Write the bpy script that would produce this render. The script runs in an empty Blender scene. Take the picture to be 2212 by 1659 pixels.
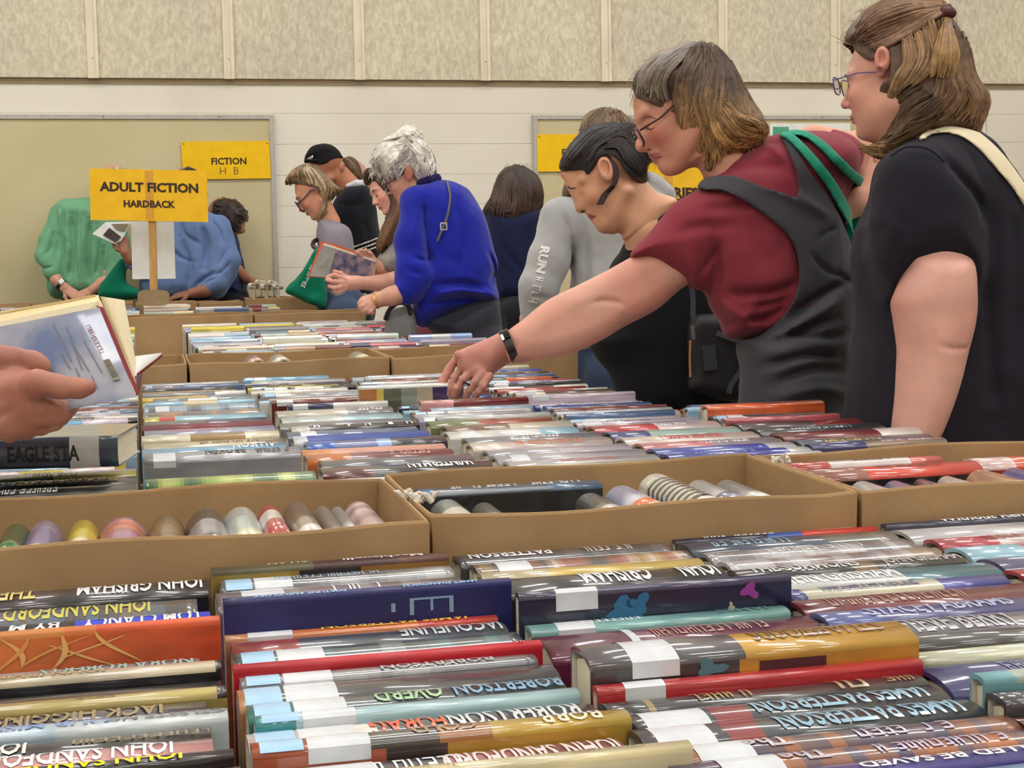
import bpy, bmesh, math, random
import numpy as np
from mathutils import Vector, Matrix

random.seed(7)
C = bpy.context.scene.collection
# ---------------------------------------------------------------- camera
F = 3300.0; CX = 1106.0; CY = 829.5; CAMH = 1.25
_p = math.atan((CY-535)/F); _a = math.atan(.24); _r = .0195
_f = np.array([math.sin(_a)*math.cos(_p), math.cos(_a)*math.cos(_p), -math.sin(_p)])
_rt = np.array([math.cos(_a), -math.sin(_a), 0.]); _u = np.cross(_rt, _f)
FW = _f
RT = math.cos(_r)*_rt - math.sin(_r)*_u
UP = math.sin(_r)*_rt + math.cos(_r)*_u
CO = np.array([0, 0, CAMH])
def ray(x, y): return FW + RT*(x-CX)/F - UP*(y-CY)/F
def on_z(x, y, z):
    d = ray(x, y); return CO + d*((z-CAMH)/d[2])
def on_y(x, y, Y):
    d = ray(x, y); return CO + d*(Y/d[1])
def at(x, y, dist): return CO + ray(x, y)*dist
def proj(P):
    v = np.asarray(P, float)-CO; zc = v@FW
    return CX+F*(v@RT)/zc, CY-F*(v@UP)/zc, zc
cam = bpy.data.cameras.new('camera'); camo = bpy.data.objects.new('camera', cam); C.objects.link(camo)
cam.sensor_width = 36.0; cam.lens = 36.0*F/2212.0; cam.clip_start = .05
camo.matrix_world = Matrix(((RT[0], UP[0], -FW[0], 0), (RT[1], UP[1], -FW[1], 0), (RT[2], UP[2], -FW[2], CAMH), (0, 0, 0, 1)))
sc = bpy.context.scene; sc.camera = camo
sc.view_settings.view_transform = 'Standard'; sc.view_settings.look = 'None'
sc.view_settings.gamma = 1; sc.view_settings.use_curve_mapping = False
sc.view_settings.exposure = 0.0
# CAM frame -> world, used for the people
MCAM = Matrix(((RT[0], UP[0], FW[0], 0), (RT[1], UP[1], FW[1], 0), (RT[2], UP[2], FW[2], CAMH), (0, 0, 0, 1)))

# ---------------------------------------------------------------- colour + materials
def lin(c):
    c = c/255.0
    return c/12.92 if c <= .04045 else ((c+.055)/1.055)**2.4
def rgb(r, g, b): return (lin(r), lin(g), lin(b), 1)
def new_mat(name):
    m = bpy.data.materials.new(name); m.use_nodes = True
    nt = m.node_tree; b = nt.nodes['Principled BSDF']
    return m, nt, b
def N(nt, t, **kw):
    n = nt.nodes.new(t)
    for k, v in kw.items():
        if k.startswith('i_'):
            key = k[2:]
            key = int(key) if key.isdigit() else key.replace('_', ' ')
            n.inputs[key].default_value = v
        else: setattr(n, k, v)
    return n
def noise_mat(name, c1, c2, scale=20, rough=.8, bump=.0, bscale=None, detail=4, stretch=(1, 1, 1), spec=.3, coat=0, vcol=False, coords='Object', sheen=0):
    m, nt, b = new_mat(name); L = nt.links
    tc = N(nt, 'ShaderNodeTexCoord'); mp = N(nt, 'ShaderNodeMapping'); mp.inputs['Scale'].default_value = stretch
    L.new(tc.outputs[coords], mp.inputs[0])
    nz = N(nt, 'ShaderNodeTexNoise'); nz.inputs['Scale'].default_value = scale; nz.inputs['Detail'].default_value = detail
    L.new(mp.outputs[0], nz.inputs['Vector'])
    cr = N(nt, 'ShaderNodeValToRGB'); cr.color_ramp.elements[0].position = .35; cr.color_ramp.elements[1].position = .65
    cr.color_ramp.elements[0].color = c1; cr.color_ramp.elements[1].color = c2
    L.new(nz.outputs['Fac'], cr.inputs[0])
    if vcol:
        at_ = N(nt, 'ShaderNodeVertexColor'); at_.layer_name = 'Col'
        mx = N(nt, 'ShaderNodeMix', data_type='RGBA', blend_type='MULTIPLY'); mx.inputs[0].default_value = 1
        L.new(at_.outputs['Color'], mx.inputs[6]); L.new(cr.outputs[0], mx.inputs[7]); L.new(mx.outputs[2], b.inputs['Base Color'])
    else: L.new(cr.outputs[0], b.inputs['Base Color'])
    b.inputs['Roughness'].default_value = rough; b.inputs['Specular IOR Level'].default_value = spec
    if coat: b.inputs['Coat Weight'].default_value = coat; b.inputs['Coat Roughness'].default_value = .08
    if sheen: b.inputs['Sheen Weight'].default_value = sheen
    if bump:
        n2 = N(nt, 'ShaderNodeTexNoise'); n2.inputs['Scale'].default_value = bscale or scale*3; n2.inputs['Detail'].default_value = 5
        L.new(mp.outputs[0], n2.inputs['Vector'])
        bp = N(nt, 'ShaderNodeBump'); bp.inputs['Strength'].default_value = bump; bp.inputs['Distance'].default_value = .01
        L.new(n2.outputs['Fac'], bp.inputs['Height']); L.new(bp.outputs[0], b.inputs['Normal'])
    return m
def flat_mat(name, c, rough=.6, metal=0, spec=.4, coat=0):
    k = [max(0, v*.93) for v in c[:3]]+[1]
    m = noise_mat(name, tuple(k), c, 40, rough, spec=spec, coat=coat)
    m.node_tree.nodes['Principled BSDF'].inputs['Metallic'].default_value = metal
    return m

# ---------------------------------------------------------------- meshes
def link_mesh(name, me, mats, parent=None):
    o = bpy.data.objects.new(name, me); C.objects.link(o)
    for m in (mats if isinstance(mats, (list, tuple)) else [mats]): me.materials.append(m)
    if parent is not None: o.parent = parent
    return o
def mk(name, verts, faces, mats, parent=None, smooth=False, midx=None, cols=None, origin=None):
    """verts in world space (or the parent's space when it has a rotation); origin subtracts the parent's location"""
    v = np.asarray(verts, float)
    if origin is not None: v = v-np.asarray(origin)
    me = bpy.data.meshes.new(name); me.from_pydata(v.tolist(), [], [list(map(int, f)) for f in faces]); me.update()
    if smooth: me.polygons.foreach_set('use_smooth', [True]*len(me.polygons))
    if midx is not None: me.polygons.foreach_set('material_index', midx)
    if cols is not None:
        ca = me.color_attributes.new('Col', 'BYTE_COLOR', 'CORNER') if False else me.color_attributes.new('Col', 'FLOAT_COLOR', 'CORNER')
        buf = np.ones((len(me.loops), 4), np.float32)
        k = 0
        for f, c in zip(faces, cols):
            buf[k:k+len(f), :3] = c[:3]; k += len(f)
        ca.data.foreach_set('color', buf.ravel())
    return link_mesh(name, me, mats, parent)
def tag(o, label, cat, group=None, kind=None):
    o['label'] = label; o['category'] = cat
    if group: o['group'] = group
    if kind: o['kind'] = kind
    return o
def empty(name, loc):
    o = bpy.data.objects.new(name, None); C.objects.link(o); o.location = loc; o.empty_display_size = .05
    return o
class MB:
    def __init__(s): s.v = []; s.f = []
    def box(s, x0, x1, y0, y1, z0, z1):
        b = len(s.v)
        s.v += [(x, y, z) for z in (z0, z1) for y in (y0, y1) for x in (x0, x1)]
        s.f += [[b+i for i in q] for q in ((0, 2, 3, 1), (4, 5, 7, 6), (0, 1, 5, 4), (2, 6, 7, 3), (0, 4, 6, 2), (1, 3, 7, 5))]
        return s
    def quad(s, a, b, c, d):
        k = len(s.v); s.v += [tuple(a), tuple(b), tuple(c), tuple(d)]; s.f.append([k, k+1, k+2, k+3]); return s
    def tube(s, pts, r, n=8, caps=True, flat=None):
        """swept tube; r number or list; flat=(a,b) ribbon half sizes with normal hint"""
        pts = [np.asarray(p, float) for p in pts]; b = len(s.v)
        rs = r if isinstance(r, (list, tuple, np.ndarray)) else [r]*len(pts)
        up = np.array([0, 0, 1.]) if flat is None else np.asarray(flat[2], float)
        for i, p in enumerate(pts):
            t = pts[min(i+1, len(pts)-1)]-pts[max(i-1, 0)]; t /= (np.linalg.norm(t)+1e-9)
            a = np.cross(t, up)
            if np.linalg.norm(a) < 1e-3: a = np.cross(t, (1, 0, 0.))
            a /= np.linalg.norm(a); c = np.cross(a, t)
            for k in range(n):
                th = 2*math.pi*k/n
                if flat is None: s.v.append(tuple(p+rs[i]*(math.cos(th)*a+math.sin(th)*c)))
                else: s.v.append(tuple(p+math.cos(th)*a*flat[0]*rs[i]+math.sin(th)*c*flat[1]*rs[i]))
        for i in range(len(pts)-1):
            for k in range(n):
                s.f.append([b+i*n+k, b+i*n+(k+1) % n, b+(i+1)*n+(k+1) % n, b+(i+1)*n+k])
        if caps:
            s.f.append([b+k for k in range(n)][::-1]); e = b+(len(pts)-1)*n; s.f.append([e+k for k in range(n)])
        return s
    def build(s, name, mats, parent=None, origin=None, smooth=False):
        return mk(name, s.v, s.f, mats, parent, smooth, origin=origin)
_txt = {}
def text_mesh(s, bold=.0, res=2):
    """vertices (n,2) with cap height 1 and centred in x, faces"""
    key = (s, bold)
    if key in _txt: return _txt[key]
    cu = bpy.data.curves.new('t', 'FONT'); cu.body = s; cu.size = 1; cu.offset = bold; cu.resolution_u = res; cu.fill_mode = 'FRONT'
    o = bpy.data.objects.new('t', cu); C.objects.link(o)
    dg = bpy.context.evaluated_depsgraph_get()
    me = bpy.data.meshes.new_from_object(o.evaluated_get(dg))
    bm = bmesh.new(); bm.from_mesh(me)
    ys_ = [w.co.y for w in bm.verts] or [0]
    for k in range(1, 9):
        y = min(ys_)+(max(ys_)-min(ys_))*k/9
        bmesh.ops.bisect_plane(bm, geom=bm.verts[:]+bm.edges[:]+bm.faces[:], plane_co=(0, y, 0), plane_no=(0, 1, 0), dist=1e-6)
    bm.to_mesh(me); bm.free()
    v = np.array([w.co[:2] for w in me.vertices]) if len(me.vertices) else np.zeros((0, 2))
    f = [list(p.vertices) for p in me.polygons]
    bpy.data.objects.remove(o); bpy.data.curves.remove(cu); bpy.data.meshes.remove(me)
    if len(v):
        v[:, 0] -= (v[:, 0].min()+v[:, 0].max())/2
        v /= .73
    _txt[key] = (v, f); return v, f
# ---------------------------------------------------------------- room
WALLY = 10.15; XL, XR, YB, ZC = -6.0, 9.5, -5.5, 5.2
def struct(name, mb, mat, smooth=False):
    o = mb.build(name, mat, smooth=smooth); o['kind'] = 'structure'; return o
m_block, nt, b = new_mat('painted_block'); L = nt.links
tc = N(nt, 'ShaderNodeTexCoord'); sp = N(nt, 'ShaderNodeSeparateXYZ'); L.new(tc.outputs['Object'], sp.inputs[0])
def mathn(op, a, bb, clamp=False):
    n = N(nt, 'ShaderNodeMath', operation=op, use_clamp=clamp)
    for i, v in enumerate((a, bb)):
        if v is None: continue
        if isinstance(v, (int, float)): n.inputs[i].default_value = v
        else: L.new(v, n.inputs[i])
    return n.outputs[0]
zz = mathn('DIVIDE', mathn('SUBTRACT', sp.outputs['Z'], 2.151-2.01), .201)
fz = mathn('FRACT', zz, None); dz = mathn('ABSOLUTE', mathn('SUBTRACT', fz, .5), None)
jz = mathn('MULTIPLY', mathn('SUBTRACT', dz, .485), 66, True)
row = mathn('FLOOR', zz, None)
xx = mathn('FRACT', mathn('ADD', mathn('DIVIDE', sp.outputs['X'], .402), mathn('MULTIPLY', row, .5)), None)
jx = mathn('MULTIPLY', mathn('MULTIPLY', mathn('SUBTRACT', mathn('ABSOLUTE', mathn('SUBTRACT', xx, .5), None), .49), 100, True), .12)
jj = mathn('MAXIMUM', jz, jx)
nz = N(nt, 'ShaderNodeTexNoise'); nz.inputs['Scale'].default_value = 1.2; nz.inputs['Detail'].default_value = 3; L.new(tc.outputs['Object'], nz.inputs['Vector'])
cr = N(nt, 'ShaderNodeValToRGB'); cr.color_ramp.elements[0].color = rgb(222, 215, 200); cr.color_ramp.elements[1].color = rgb(232, 226, 212)
cr.color_ramp.elements[0].position = .35; cr.color_ramp.elements[1].position = .65
L.new(nz.outputs['Fac'], cr.inputs[0])
mx = N(nt, 'ShaderNodeMix', data_type='RGBA'); L.new(mathn('MULTIPLY', jj, .45), mx.inputs[0]); L.new(cr.outputs[0], mx.inputs[6]); mx.inputs[7].default_value = rgb(176, 163, 138)
L.new(mx.outputs[2], b.inputs['Base Color']); b.inputs['Roughness'].default_value = .7
n3 = N(nt, 'ShaderNodeTexNoise'); n3.inputs['Scale'].default_value = 90; L.new(tc.outputs['Object'], n3.inputs['Vector'])
hh = mathn('SUBTRACT', mathn('MULTIPLY', n3.outputs['Fac'], .15), jj)
bp = N(nt, 'ShaderNodeBump'); bp.inputs['Strength'].default_value = .5; bp.inputs['Distance'].default_value = .006
L.new(hh, bp.inputs['Height']); L.new(bp.outputs[0], b.inputs['Normal'])

m_plain = noise_mat('painted_wall', rgb(222, 213, 192), rgb(232, 224, 205), 2, .75, .05, 60)
m_ceil = noise_mat('ceiling_board', rgb(225, 222, 214), rgb(236, 233, 226), 3, .85)
m_floor = noise_mat('sports_floor', rgb(128, 118, 106), rgb(146, 136, 122), 3, .35, stretch=(1, 12, 1))
m_batten = noise_mat('painted_batten', rgb(222, 211, 186), rgb(232, 222, 198), 6, .6)
m_gap = noise_mat('gap_shade_and_screw', rgb(150, 132, 105), rgb(160, 142, 114), 6, .8)  # brown shade colour for the gap under the panels, shared with the screws
# mottled acoustic panel
m_panel, nt, b = new_mat('fibre_panel'); L = nt.links
tc = N(nt, 'ShaderNodeTexCoord'); mp = N(nt, 'ShaderNodeMapping'); mp.inputs['Scale'].default_value = (1.6, 1, .8); L.new(tc.outputs['Object'], mp.inputs[0])
n1 = N(nt, 'ShaderNodeTexNoise'); n1.inputs['Scale'].default_value = 22; n1.inputs['Detail'].default_value = 6; n1.inputs['Roughness'].default_value = .6; n1.inputs['Distortion'].default_value = .6
L.new(mp.outputs[0], n1.inputs['Vector'])
cr = N(nt, 'ShaderNodeValToRGB'); e = cr.color_ramp.elements
e[0].position = .34; e[0].color = rgb(194, 184, 163); e[1].position = .66; e[1].color = rgb(224, 216, 196)
L.new(n1.outputs['Fac'], cr.inputs[0])
n2 = N(nt, 'ShaderNodeTexNoise'); n2.inputs['Scale'].default_value = 1.5; n2.inputs['Detail'].default_value = 2; L.new(tc.outputs['Object'], n2.inputs['Vector'])
cr2 = N(nt, 'ShaderNodeValToRGB'); e = cr2.color_ramp.elements; e[0].position = .3; e[0].color = (.93, .91, .92, 1); e[1].position = .7; e[1].color = (1.05, 1.05, 1.0, 1)
L.new(n2.outputs['Fac'], cr2.inputs[0])
mx = N(nt, 'ShaderNodeMix', data_type='RGBA', blend_type='MULTIPLY'); mx.inputs[0].default_value = 1
L.new(cr.outputs[0], mx.inputs[6]); L.new(cr2.outputs[0], mx.inputs[7]); L.new(mx.outputs[2], b.inputs['Base Color'])
b.inputs['Roughness'].default_value = .95; b.inputs['Specular IOR Level'].default_value = .1
bp = N(nt, 'ShaderNodeBump'); bp.inputs['Strength'].default_value = .5; bp.inputs['Distance'].default_value = .01
L.new(n1.outputs['Fac'], bp.inputs['Height']); L.new(bp.outputs[0], b.inputs['Normal'])

struct('floor', MB().box(XL, XR, YB, WALLY, -.1, 0), m_floor)
struct('ceiling', MB().box(XL, XR, YB, WALLY, ZC, ZC+.1), m_ceil)
struct('wall_back', MB().box(XL, XR, WALLY, WALLY+.2, 0, ZC), m_block)
struct('wall_front', MB().box(XL, XR, YB-.2, YB, 0, ZC), m_plain)
struct('wall_left', MB().box(XL-.2, XL, YB, WALLY, 0, ZC), m_plain)
struct('wall_right', MB().box(XR, XR+.2, YB, WALLY, 0, ZC), m_plain)
PZ = 2.37
struct('gap_shade_strip', MB().box(XL, XR, WALLY-.012, WALLY, PZ-.034, PZ+.02), m_gap)  # shadow gap below the panels, put in as a brown strip
bx = [-.248+.8445*i for i in range(-6, 12)]
k = 0
pan = empty('acoustic_panelling', (XL, WALLY, PZ)); pan['kind'] = 'structure'; pan.name = 'wall_back_panelling'
for i in range(len(bx)-1):
    x0, x1 = bx[i]+.028, bx[i+1]-.028
    MB().box(x0-.012, x1+.012, WALLY-.035, WALLY-.002, PZ, ZC-.4).build('fibre_panel', m_panel, pan, (XL, WALLY, PZ))
for i, x in enumerate(bx):
    m = MB(); m.box(x-.034, x+.034, WALLY-.048, WALLY-.0355, PZ-.004, ZC-.4)
    if i % 2 == 0: m.box(x+.016, x+.0335, WALLY-.058, WALLY-.0482, PZ-.004, ZC-.4)
    else: m.box(x-.033, x-.018, WALLY-.056, WALLY-.0482, PZ-.004, ZC-.4); m.box(x+.012, x+.0335, WALLY-.056, WALLY-.0482, PZ-.004, ZC-.4)
    bt = m.build('batten', m_batten, pan, (XL, WALLY, PZ))
    s = MB(); s.tube([(x, WALLY-.0484, PZ+.12), (x, WALLY-.0515, PZ+.12)], .0045, 8)
    s.build('screw', m_gap, bt, (XL, WALLY, PZ))

# chalkboards
m_alu = noise_mat('dull_aluminium', rgb(172, 168, 160), rgb(186, 182, 176), 30, .4, spec=.5)
m_board = noise_mat('beige_tackboard', rgb(198, 186, 146), rgb(208, 196, 158), 1.3, .75, .05, 80)
m_screw = flat_mat('board_screw', rgb(120, 110, 90), .4, .7)
def board(x0, x1, z0, z1, label):
    t = empty('tackboard', ((x0+x1)/2, WALLY, z0)); og = t.location[:]
    tag(t, label, 'board')
    MB().box(x0+.03, x1-.03, WALLY-.02, WALLY-.002, z0+.03, z1-.03).build('board_panel', m_board, t, og)
    f = MB(); y0, y1 = WALLY-.032, WALLY-.001
    f.box(x0, x1, y0, y1, z1-.028, z1); f.box(x0, x1, y0, y1, z0, z0+.028)
    f.box(x0, x0+.03, y0, y1, z0+.028, z1-.028); f.box(x1-.03, x1, y0, y1, z0+.028, z1-.028)
    fr = f.build('frame', m_alu, t, og)
    for q in (.14, .43, .72):
        x = x1-(x1-x0)*q
        MB().tube([(x, y0-.0003, z1-.014), (x, y0-.003, z1-.014)], .005, 8).build('screw', m_screw, fr, og)
    return t
board(-1.62, .872, .88, 2.14, 'beige tackboard in a grey metal frame, behind the green and blue shirts')
board(2.612, 5.07, .88, 2.14, 'beige tackboard in a grey metal frame, on the wall behind the woman in red')
# paper poster on the right board
m_paper = noise_mat('white_paper', rgb(226, 228, 226), rgb(236, 238, 236), 10, .7)
m_green = noise_mat('poster_green', rgb(60, 150, 120), rgb(110, 180, 150), 25, .7)
p0 = on_y(1662, 267, WALLY-.023); p1 = on_y(1835, 267, WALLY-.023)
t = empty('poster', (p0[0], WALLY-.03, 1.6)); og = t.location[:]
MB().box(p0[0], p1[0], WALLY-.036, WALLY-.033, 1.55, 2.085).build('sheet', m_paper, t, og)
MB().box(p0[0]+.02, p0[0]+.14, WALLY-.0375, WALLY-.0362, 1.9, 2.06).build('picture', m_green, t, og)
v, f = text_mesh('E', .03)
mk('lettering', [(p0[0]+.19+x*.04, WALLY-.0367, 1.99+y*.045) for x, y in v], f, m_green, t, origin=og)
tag(t, 'white poster with green print, pinned beside the green bag straps on the right board', 'poster')

# yellow signs
m_yel = noise_mat('yellow_card', rgb(240, 190, 8), rgb(247, 199, 14), 14, .6)
m_yel2 = noise_mat('amber_card', rgb(228, 176, 16), rgb(236, 186, 24), 14, .55)
m_ink = flat_mat('dark_ink', rgb(52, 30, 14), .6)
m_pen = flat_mat('pen_ink', rgb(120, 95, 20), .6)
def letters(s, x, y, z, h, mat, parent, og, bold=.02, wide=1.0, R=None):
    v, f = text_mesh(s, bold)
    pts = [(x+a*h*wide, y, z+b*h) for a, b in v]
    return mk('lettering', pts, f, mat, parent, origin=og)
def wall_sign(x0, x1, z0, z1, y, rows, label, tilt=0):
    t = empty('paper_sign', ((x0+x1)/2, y, z0)); og = t.location[:]
    tag(t, label, 'sign', None)
    MB().box(x0, x1, y-.003, y, z0, z1).build('card', m_yel, t, og)
    for s, cx, zb, h, mt, bo in rows: letters(s, cx, y-.0036, zb, h, mt, t, og, bo)
    p = MB()
    for px in (x0+.015, x1-.015): p.tube([(px, y-.003, z1-.015), (px, y-.008, z1-.015)], .005, 8)
    p.build('pushpins', m_screw, t, og)
    t.rotation_euler = (0, tilt, 0)
    return t
wall_sign(.279, .84, 1.728, 1.97, WALLY-.033, [('FICTION', .575, 1.822, .043, m_ink, .03), ('H  B', .575, 1.757, .05, m_pen, -.005)],
          'yellow FICTION sign with handwritten letters, pinned on the left tackboard', -.006)
wall_sign(2.635, 3.20, 1.76, 2.01, WALLY-.033, [('FICTION', 2.92, 1.87, .043, m_ink, .03)],
          'yellow sign starting with F, pinned on the right board above the grey sweatshirt', 0)
# signs on wooden posts
m_wood = noise_mat('pale_wood', rgb(176, 134, 74), rgb(196, 154, 92), 14, .55, stretch=(6, 6, .6))
m_card = noise_mat('kraft_card', rgb(140, 118, 88), rgb(152, 130, 98), 60, .85)
m_tape = noise_mat('clear_tape', rgb(196, 142, 20), rgb(206, 152, 28), 20, .25, spec=.6)
def post_sign(tl, tr, bl, br, dist, rows, label, postx, posty0, posty1, sheet=None):
    A, B_, D_, E_ = [at(*p, dist) for p in (tl, tr, bl, br)]
    nrm = np.cross(B_-A, D_-A); nrm /= np.linalg.norm(nrm)
    if nrm@FW > 0: nrm = -nrm
    base = at(postx, posty1, dist); t = empty('post_sign', base); og = base
    def P(u, v, w=0): return A+(B_-A)*u+(D_-A)*v+(E_-D_-B_+A)*u*v+nrm*w
    m = MB()
    fr = [P(0, 0, .004), P(1, 0, .004), P(1, 1, .004), P(0, 1, .004)]; bk = [P(0, 0), P(1, 0), P(1, 1), P(0, 1)]
    m.quad(*fr); m.quad(*bk[::-1])
    for i in range(4): m.quad(fr[i], bk[i], bk[(i+1) % 4], fr[(i+1) % 4])
    m.build('card', m_yel2, t, og)
    W = np.linalg.norm(B_-A); Hh = np.linalg.norm(D_-A)
    for s, cu, cv, h, bo, wd in rows:
        v, f = text_mesh(s, bo)
        mk('lettering', [P(cu+a*h*wd/W, cv-b_*h/Hh, .0052) for a, b_ in v], f, m_ink, t, origin=og)
    pw = .0185
    x0 = at(postx, posty0, dist+.01); x1 = at(postx+4, posty1, dist+.01)
    d = x1-x0
    mm = MB(); c8 = []
    for e_, pp in ((0, x0), (1, x1)):
        for sx, sw in ((-1, .012), (1, .012), (1, -.008), (-1, -.008)):
            c8.append(pp+RT*pw*sx-nrm*0+nrm*(sw-.012))
    mm.v = [tuple(c) for c in c8]
    mm.f = [[0, 1, 2, 3], [7, 6, 5, 4], [0, 4, 5, 1], [1, 5, 6, 2], [2, 6, 7, 3], [3, 7, 4, 0]]
    mm.build('post', m_wood, t, og)
    u0 = .47; m = MB()
    m.quad(P(u0, .02, .0046), P(u0+.07, .02, .0046), P(u0+.07, .98, .0046), P(u0, .98, .0046)); m.build('tape', m_tape, t, og)
    return tag(t, label, 'sign'), P, nrm, dist
ps, P_, nr, dd = post_sign((194, 364), (447, 369), (196, 475), (450, 480), 8.0,
    [('ADULT FICTION', .503, .43, .0475, .042, 1.07), ('HARDBACK', .505, .735, .0365, .04, 1.0)],
    'yellow ADULT FICTION HARDBACK sign on a wooden post standing among the books', 328, 476, 652)
# the foot of the post: a rounded card foot
og = np.array(ps.location)
m = MB(); cen = at(335, 644, 8.0)
pts = []
for k in range(28):
    th = 2*math.pi*k/28; sx = abs(math.cos(th))**.5*math.copysign(1, math.cos(th)); sy = abs(math.sin(th))**.6*math.copysign(1, math.sin(th))
    pts.append(cen+RT*.083*sx+UP*.042*sy-FW*.035)
n = len(pts); m.v = [tuple(p) for p in pts]+[tuple(p+FW*.008) for p in pts]
m.f = [list(range(n)), list(range(n, 2*n))[::-1]]+[[i, i+n, (i+1) % n+n, (i+1) % n] for i in range(n)]
m.build('card_foot', m_card, ps, og)
sh = empty('paper_sheet', at(330, 605, 8.3)); og = np.array(sh.location)
m = MB(); q = [at(283, 478, 8.3), at(375, 479, 8.3), at(379, 602, 8.3), at(286, 603, 8.3)]; bk = [p+FW*.004 for p in q]
m.quad(*q); m.quad(*bk[::-1])
for i in range(4): m.quad(q[i], bk[i], bk[(i+1) % 4], q[(i+1) % 4])
m.build('sheet', m_paper, sh, og)
sh2 = MB()
sh2.tube([at(330, 600, 8.312), at(331, 660, 8.312)], .006, 8); sh2.build('stick', m_wood, sh, og)
tag(sh, 'blank white paper sheet hanging behind the wooden post of the hardback sign', 'paper')
post_sign((1317, 338), (1567, 342), (1318, 452), (1568, 456), 8.3,
    [('MYSTERIES', .49, .76, .055, .05, .95)], 'yellow sign ending in ERIES half hidden behind the woman in red', 1440, 450, 640)

# tables
m_top = noise_mat('folding_table_top', rgb(190, 188, 180), rgb(204, 202, 196), 30, .5, .05, 200)
m_steel = flat_mat('grey_steel', rgb(90, 90, 92), .4, .6)
def table(x0, x1, y0, y1, label, z=.75):
    t = empty('folding_table', ((x0+x1)/2, (y0+y1)/2, 0)); og = t.location[:]
    mk_ = MB().box(x0, x1, y0, y1, z-.045, z).build('table_top', m_top, t, og)
    for lx in (x0+.18, x1-.18):
        for ly in (y0+.09, y1-.09):
            MB().tube([(lx, ly, 0), (lx, ly, z-.046)], .014, 10).build('leg', m_steel, t, og)
        MB().tube([(lx, y0+.09, .25), (lx, y1-.09, .25)], .01, 8).build('crossbar', m_steel, t, og)
    tag(t, label, 'table', 'folding tables under the books')
    return t
ys = [.62, 1.405, 2.19, 2.975, 3.76, 4.545, 5.33, 6.115, 6.9]
for y in ys: table(-.63, 1.33 if y < 2.9 else 1.19, y, y+.775, 'light grey folding table hidden under rows of books and cartons')
for y in ys[6:]: table(-2.47, -.64, y, y+.775, 'light grey folding table hidden under rows of books and cartons')
for x in (-1.14, -2.98): table(x, x+1.83, 7.69, 8.5, 'light grey folding table hidden under rows of books and cartons')
for x in (-1.14, -2.98): table(x, x+1.83, 8.51, 9.28, 'light grey folding table hidden under rows of books and cartons')

# lights: high-bay fluorescent fixtures
m_fix = flat_mat('white_fixture', rgb(225, 225, 225), .4)
m_em, nt, b = new_mat('lit_diffuser')
b.inputs['Emission Color'].default_value = (1, .99, .965, 1); b.inputs['Emission Strength'].default_value = 33
b.inputs['Base Color'].default_value = (.9, .9, .9, 1)
n_l = 0
for ix, x in enumerate((-4.2, -1.5, 1.2, 3.9, 6.6)):
    for iy, y in enumerate((-3.2, -.4, 2.4, 5.2, 8.0)):
        t = empty('ceiling_light', (x, y, ZC-.3)); og = t.location[:]
        MB().box(x-.7, x+.7, y-.16, y+.16, ZC-.38, ZC-.3).build('housing', m_fix, t, og)
        MB().box(x-.67, x+.67, y-.13, y+.13, ZC-.39, ZC-.381).build('diffuser', m_em, t, og)
        for s in (-.5, .5): MB().tube([(x+s, y, ZC-.3), (x+s, y, ZC)], .006, 6).build('hanger', m_steel, t, og)
        tag(t, 'long white fluorescent fixture hanging from the hall ceiling', 'ceiling light', 'ceiling lights over the hall')
w = bpy.data.worlds.new('world'); sc.world = w; w.use_nodes = True
w.node_tree.nodes['Background'].inputs[0].default_value = (.8, .8, .8, 1); w.node_tree.nodes['Background'].inputs[1].default_value = .3
# ---------------------------------------------------------------- book materials
def jacket_mat(name, rough, coat):
    m, nt, b = new_mat(name); L = nt.links
    at_ = N(nt, 'ShaderNodeVertexColor'); at_.layer_name = 'Col'
    tc = N(nt, 'ShaderNodeTexCoord'); mp = N(nt, 'ShaderNodeMapping'); mp.inputs['Scale'].default_value = (14, 60, 60); L.new(tc.outputs['Object'], mp.inputs[0])
    oi = N(nt, 'ShaderNodeObjectInfo'); L.new(oi.outputs['Random'], mp.inputs['Location'])
    nz = N(nt, 'ShaderNodeTexNoise'); nz.inputs['Scale'].default_value = 1; nz.inputs['Detail'].default_value = 3; L.new(mp.outputs[0], nz.inputs['Vector'])
    cr = N(nt, 'ShaderNodeValToRGB'); e = cr.color_ramp.elements; e[0].position = .35; e[0].color = (.75, .75, .78, 1); e[1].position = .7; e[1].color = (1.12, 1.1, 1.06, 1)
    L.new(nz.outputs['Fac'], cr.inputs[0])
    mx = N(nt, 'ShaderNodeMix', data_type='RGBA', blend_type='MULTIPLY'); mx.inputs[0].default_value = 1
    L.new(at_.outputs['Color'], mx.inputs[6]); L.new(cr.outputs[0], mx.inputs[7]); L.new(mx.outputs[2], b.inputs['Base Color'])
    b.inputs['Roughness'].default_value = rough; b.inputs['Coat Weight'].default_value = coat; b.inputs['Coat Roughness'].default_value = .1; b.inputs['Coat IOR'].default_value = 1.6
    n2 = N(nt, 'ShaderNodeTexNoise'); n2.inputs['Scale'].default_value = .9; n2.inputs['Detail'].default_value = 2; L.new(mp.outputs[0], n2.inputs['Vector'])
    bp = N(nt, 'ShaderNodeBump'); bp.inputs['Strength'].default_value = .2; bp.inputs['Distance'].default_value = .0015
    L.new(n2.outputs['Fac'], bp.inputs['Height']); L.new(bp.outputs[0], b.inputs['Normal']); L.new(bp.outputs[0], b.inputs['Coat Normal'])
    return m
m_jack = jacket_mat('glossy_jacket', .35, .75)
m_matte = jacket_mat('matte_jacket', .5, .08)
m_page = noise_mat('book_pages', rgb(206, 196, 170), rgb(228, 219, 196), 900, .85, stretch=(.02, 1, .02))
m_label = noise_mat('white_spine_label', rgb(196, 199, 204), rgb(214, 217, 221), 30, .35, coat=.5)
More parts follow.
